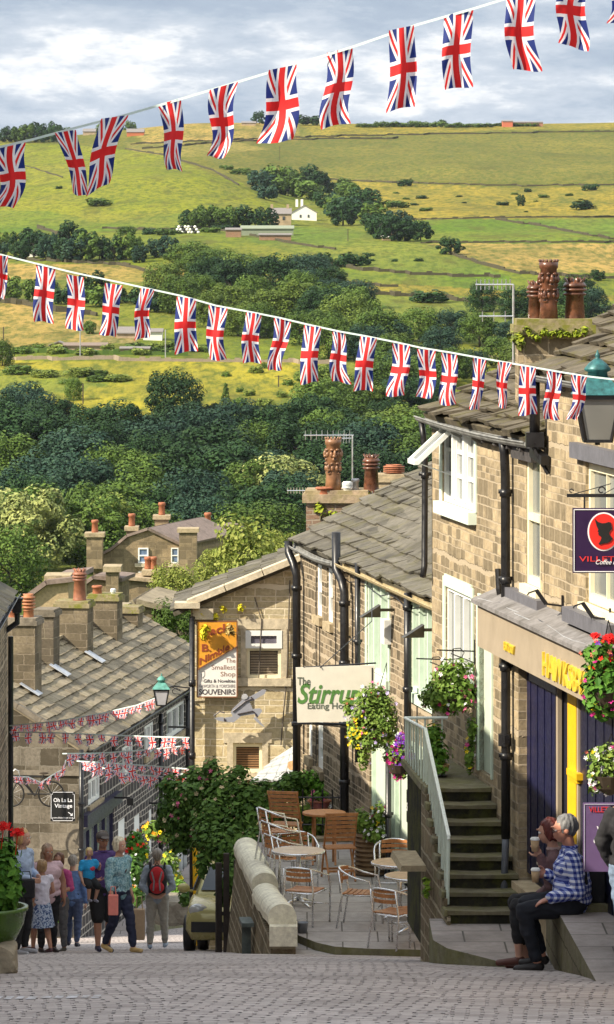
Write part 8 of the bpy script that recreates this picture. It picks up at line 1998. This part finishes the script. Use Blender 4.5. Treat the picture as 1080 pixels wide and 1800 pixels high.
# man in the blue jacket from behind
t, V = person(gnd(128, 73), math.radians(172), 1.70, 'grey haired person in a blue jacket walking away with a shoulder strap', dict(kL=(.056, -.05, .285), aL=(.056, -.05, .06), tL=(.06, -.14, .04), kR=(-.056, .0, .28), aR=(-.056, .06, .07), tR=(-.06, -.02, .02)),
   dict(top=cloth('blue_jacket', (.10, .17, .36), .15), bottom=cloth('dark_denim', (.05, .07, .14), .2), topname='jacket'), 'short', (.32, .28, .24), top='long', shoe=(.03, .03, .05), build_=1.1)
m = MB(); m.tube([V['sL']+Vector((-.03, .0, .06)), V['che']+Vector((0, .14, 0)), V['pel']+Vector((-.16, .05, .0))], .012, 6); m.tube([V['sL']+Vector((-.03, .0, .06)), V['che']+Vector((0, -.14, 0)), V['pel']+Vector((-.16, -.05, .0))], .012, 6); m.build('bag_strap', BLKC, t)
# man with the red rucksack
t, V = person(gnd(277, 70), math.radians(180), 1.76, 'man in a grey cap and pale trousers seen from behind with a red rucksack', dict(hed=(0, -.022, .92), eL=(.155, .045, .63), wL=(.045, .095, .545), eR=(-.155, .045, .63), wR=(-.045, .095, .545), kL=(.070, -.01, .28), aL=(.075, .01, .045), tL=(.09, -.08, .016), kR=(-.066, -.03, .285), aR=(-.075, -.04, .05), tR=(-.085, -.125, .02)),
   dict(top=cloth('grey_shirt', (.26, .31, .38), .15), bottom=cloth('khaki_trousers', (.32, .31, .28), .12)), 'short', (.30, .27, .24), top='threequarter', shoe=(.30, .38, .50), cap=('grey_blue_cap', (.17, .20, .27)), build_=1.1, handpose={'L': dict(d=(-1, .1, -.2), n=(0, -1, 0)), 'R': dict(d=(1, .1, -.2), n=(0, -1, 0))})
rk = thing('rucksack', gnd(277, 70)+Vector((0, -.2, 1.25)), 'red and black rucksack worn by the man in the grey cap', 'rucksack'); ORG[rk.name] = ORG[rk.name]
c = Vector(rk.location); m = MB(); m.ell(c+Vector((0, 0, -.02)), (.18, .11, .27), 16, 12); m.box(c+Vector((0, .02, -.10)), (.30, .16, .28)); me = remesh(m, .012, 4, 'pack'); me.transform(Matrix.Translation(-c)); part(me, 'pack', BLKC, rk)
RED = cloth('red_nylon', (.50, .02, .03), .1); GRYN = cloth('grey_nylon', (.22, .22, .25), .1)
m = MB(); m.ell(c+Vector((0, -.06, .06)), (.13, .075, .17), 14, 10); m.ell(c+Vector((0, -.06, -.13)), (.13, .09, .12), 14, 10); me = remesh(m, .010, 3, 'pocket'); me.transform(Matrix.Translation(-c)); part(me, 'front_pocket', RED, rk)
for s_ in (-1, 1): m = MB(); m.tube([c+Vector((s_*.09, -.135, .15)), c+Vector((s_*.045, -.15, -.02)), c+Vector((s_*.06, -.15, -.18))], .014, 6); m.build('trim', GRYN, rk); m = MB(); m.tube([c+Vector((s_*.12, .08, .17)), c+Vector((s_*.13, .14, .26)), c+Vector((s_*.13, .30, .22))], .022, 6); m.build('strap', BLKC, rk)
m = MB(); m.tube([c+Vector((-.03, -.02, .25)), c+Vector((0, -.02, .30)), c+Vector((.03, -.02, .25))], .010, 6); m.build('handle', BLKC, rk)
# group at the left
t, V = person(gnd(74, 56.5), math.radians(215), 1.34, 'girl in a white vest and blue patterned skirt with her back to the camera', dict(kL=(.05, -.08, .29), aL=(.05, -.10, .06), tL=(.05, -.185, .03), kR=(-.05, .01, .285), aR=(-.05, .09, .07), tR=(-.055, .01, .018), hed=(0, -.015, .92), eL=(.14, -.01, .65), wL=(.12, -.10, .60), eR=(-.13, .01, .65), wR=(-.12, -.10, .60)), dict(top=cloth('white_vest', (.62, .58, .68), .08), bottom=cloth('blue_print', (.05, .09, .22), .2, 'dots', (.42, .48, .60), 38), topname='vest'),
   'bob', (.36, .22, .11), top='none', bottom='skirt', shoe=(.08, .03, .04), sk=SK2, build_=.95)
person(gnd(83, 60.5), math.radians(25), 1.66, 'broad shouldered person in a pale pink sleeveless top behind the girl', dict(hed=(0, -.02, .922), eL=(.16, .02, .64), wL=(.16, -.01, .50)), dict(top=cloth('pale_pink', (.66, .46, .50), .08), bottom=BLKC, topname='vest'), 'long', (.38, .26, .18), top='none', shoe=(.04, .03, .03), sk=SK2, build_=1.3, fat=.02)
t, V = person(gnd(38, 55.5), math.radians(60), 1.76, 'blond woman in a pale blue top and black trousers at the far left', dict(hed=(0, -.02, .922), eL=(.14, .01, .64), wL=(.07, -.10, .62), eR=(-.13, -.01, .64), wR=(-.06, -.12, .61)), dict(top=cloth('pale_blue_top', (.34, .42, .58), .15), bottom=BLKC), 'bob', (.52, .32, .14), top='long', shoe=(.35, .35, .38))
bag('black shoulder bag of the blond woman', P(46, 1562, 55.0), (.24, .12, .26), BLKC)
person(gnd(103, 65), math.radians(-20), 1.62, 'person with brown hair in a magenta top behind the one in pale pink', dict(hed=(.01, -.02, .918), eL=(.15, -.03, .65), wL=(.09, -.13, .62)), dict(top=cloth('magenta_top', (.42, .06, .20), .12), bottom=cloth('grey_trousers', (.10, .10, .11), .2)), 'bob', (.14, .06, .04), top='elbow', shoe=(.05, .05, .05), glasses=True, sk=SK2)
# couple sitting on the slab; local frame = world axes, facing -X, so joints are written in world directions
def sitter(px_pel, Ys, zseat, J, label, **kw):
    """J in metres relative to the pelvis: x towards the right of the picture, y away, z up"""
    H = kw.pop('H'); base = Vector(((px_pel-CX)/F_PX*Ys, Ys, zseat)); Q = {k: Vector(v)/H for k, v in J.items()}
    return person(base, 0, H, label, Q, **kw)
def rel(px, py, dy=0.0, Y=36.0, b=None): p = P(px, py, Y); return (p.x-b.x, dy, p.z-b.z)
b = Vector(((1008-CX)/F_PX*36, 36.0, -6.03)); q = lambda px, py, dy=0.0: rel(px, py, dy, 36.0, b)
t, V = sitter(1008, 36.0, -6.03, dict(pel=q(1008, 1583), che=q(1004, 1532), nek=q(1002, 1491), hed=q(993, 1458), sL=q(1006, 1506, -.16), eL=q(1014, 1560, -.24), wL=q(966, 1573, -.20), sR=q(1000, 1508, .16), eR=q(992, 1558, .22), wR=q(964, 1541, .12),
    hL=q(1006, 1588, -.10), kL=q(920, 1597, -.12), aL=q(944, 1688, -.10), tL=q(910, 1701, -.12), hR=q(1006, 1588, .10), kR=q(926, 1592, .12), aR=q(955, 1684, .12), tR=q(922, 1698, .12)),
    'grey haired man in a blue checked shirt sitting with one hand on his knee', H=1.76, mats=dict(top=cloth('blue_check', (.1, .15, .4), .1, 'plaid'), bottom=cloth('black_jeans', (.010, .012, .02))), hair='short', hairc=(.17, .17, .175), top='long', shoe=(.015, .012, .012), glasses=True, face=-math.pi/2+.12, tyaw=-math.pi/2, nod=.16, build_=1.16, fat=.022, sk=skin('skin_ruddy', (.50, .23, .16)), voxel=.009, collar=True,
    handpose={'L': dict(d=(-.93, .1, -.36), n=(0, .15, -1), curl=.35, th=-1), 'R': dict(d=(-1, -.1, .05), n=(0, -1, 0), curl=.75, th=1)})
m = MB(); m.tube([V['sL']+Vector((-.06, .02, .03)), V['sL']+Vector((.02, .02, .055)), V['sL']+Vector((.10, .03, -.04)), V['che']+Vector((.13, -.12, -.10))], .020, 6); m.build('bag_strap', BLKC, t)
m = MB(); m.tube([V['wL']+Vector((.018+.0*math.cos(a), .032*math.cos(a), .032*math.sin(a))) for a in [i*math.pi/6 for i in range(12)]], .007, 5, close=True); m.build('watch', BLACK, t)
def cup(label, c, tilt=0.0):
    k = thing('coffee_cup', c, label, 'cup'); A = Matrix.Rotation(tilt, 3, 'Y'); m = MB(); m.lathe([(.030, 0), (.041, .105)], c, 20, axis=A); m.build('sleeve', plain('kraft_card', (.52, .36, .20), .7), k, smooth=True); m = MB(); m.lathe([(.043, .104), (.044, .115), (.040, .120), (.036, .128), (.02, .128)], c, 20, axis=A); m.build('lid', WHITE, k); return k
cup('takeaway coffee cup held in front of the man in the checked shirt', P(942, 1551, 36.05))
b2 = Vector(((986-CX)/F_PX*36.45, 36.45, -6.03)); q = lambda px, py, dy=0.0: rel(px, py, dy, 36.45, b2)
t, V = sitter(986, 36.45, -6.03, dict(pel=q(990, 1583), che=q(980, 1534), nek=q(974, 1494), hed=q(965, 1462), sL=q(974, 1508, -.14), eL=q(970, 1556, -.16), wL=q(949, 1503, -.12), sR=q(976, 1513, .15), eR=q(978, 1560, .18), wR=q(948, 1580, .10),
    hL=q(988, 1588, -.09), kL=q(908, 1590, -.08), aL=q(912, 1678, -.10), tL=q(878, 1690, -.12), hR=q(988, 1588, .09), kR=q(906, 1588, .10), aR=q(928, 1690, .02), tR=q(896, 1699, .0)),
    'seated woman with short dark red hair drinking from a paper cup', H=1.62, mats=dict(top=cloth('mauve_jacket', (.13, .07, .075), .15), bottom=BLKC, topname='jacket'), hair='fluffy', hairc=(.12, .02, .015), top='long', bottom='cropped', shoe=(.10, .03, .02), face=-math.pi/2-.1, tyaw=-math.pi/2, nod=.20, build_=1.08, voxel=.009,
    handpose={'L': dict(d=(-.45, .1, .9), n=(-.3, 1, 0), curl=.7, th=1), 'R': dict(d=(-1, 0, -.1), n=(0, 0, -1), curl=.3)})
m = MB(); m.tcap(V['wL']+Vector((.004, 0, -.05)), .040, V['wL']+Vector((.0, 0, -.012)), .032, 12); m.build('cuff', cloth('cream_cuff', (.55, .48, .38)), t, smooth=True)
m = MB(); m.tube([V['nek']+Vector((.05*math.cos(a), .05*math.sin(a), .01)) for a in [i*math.pi/6 for i in range(12)]], .022, 6, close=True); m.build('scarf', cloth('pale_scarf', (.42, .30, .28)), t, smooth=True)
cup('takeaway coffee cup lifted to the lips of the woman with red hair', P(941, 1497, 36.3), .0)
# passer-by at the right edge
t, V = person(Vector(((1112-CX)/F_PX*33.2, 33.2, -6.025)), math.radians(160), 1.60, 'person in a black coat and jeans standing at the right edge', dict(hed=(0, -.02, .92), eL=(.165, .0, .65), wL=(.13, -.06, .53)), dict(top=BLKC, bottom=cloth('washed_jeans', (.16, .22, .32), .2), topname='coat'), 'long', (.03, .025, .03), top='long', shoe=(.03, .03, .035), build_=1.3)
bk = bag('black rucksack resting on the slab behind the man in the checked shirt', Vector((P(1040, 0, 36.2).x, 36.2, -5.78)), (.24, .30, .44), BLKC, 'rucksack')
print("TREES",TREES)
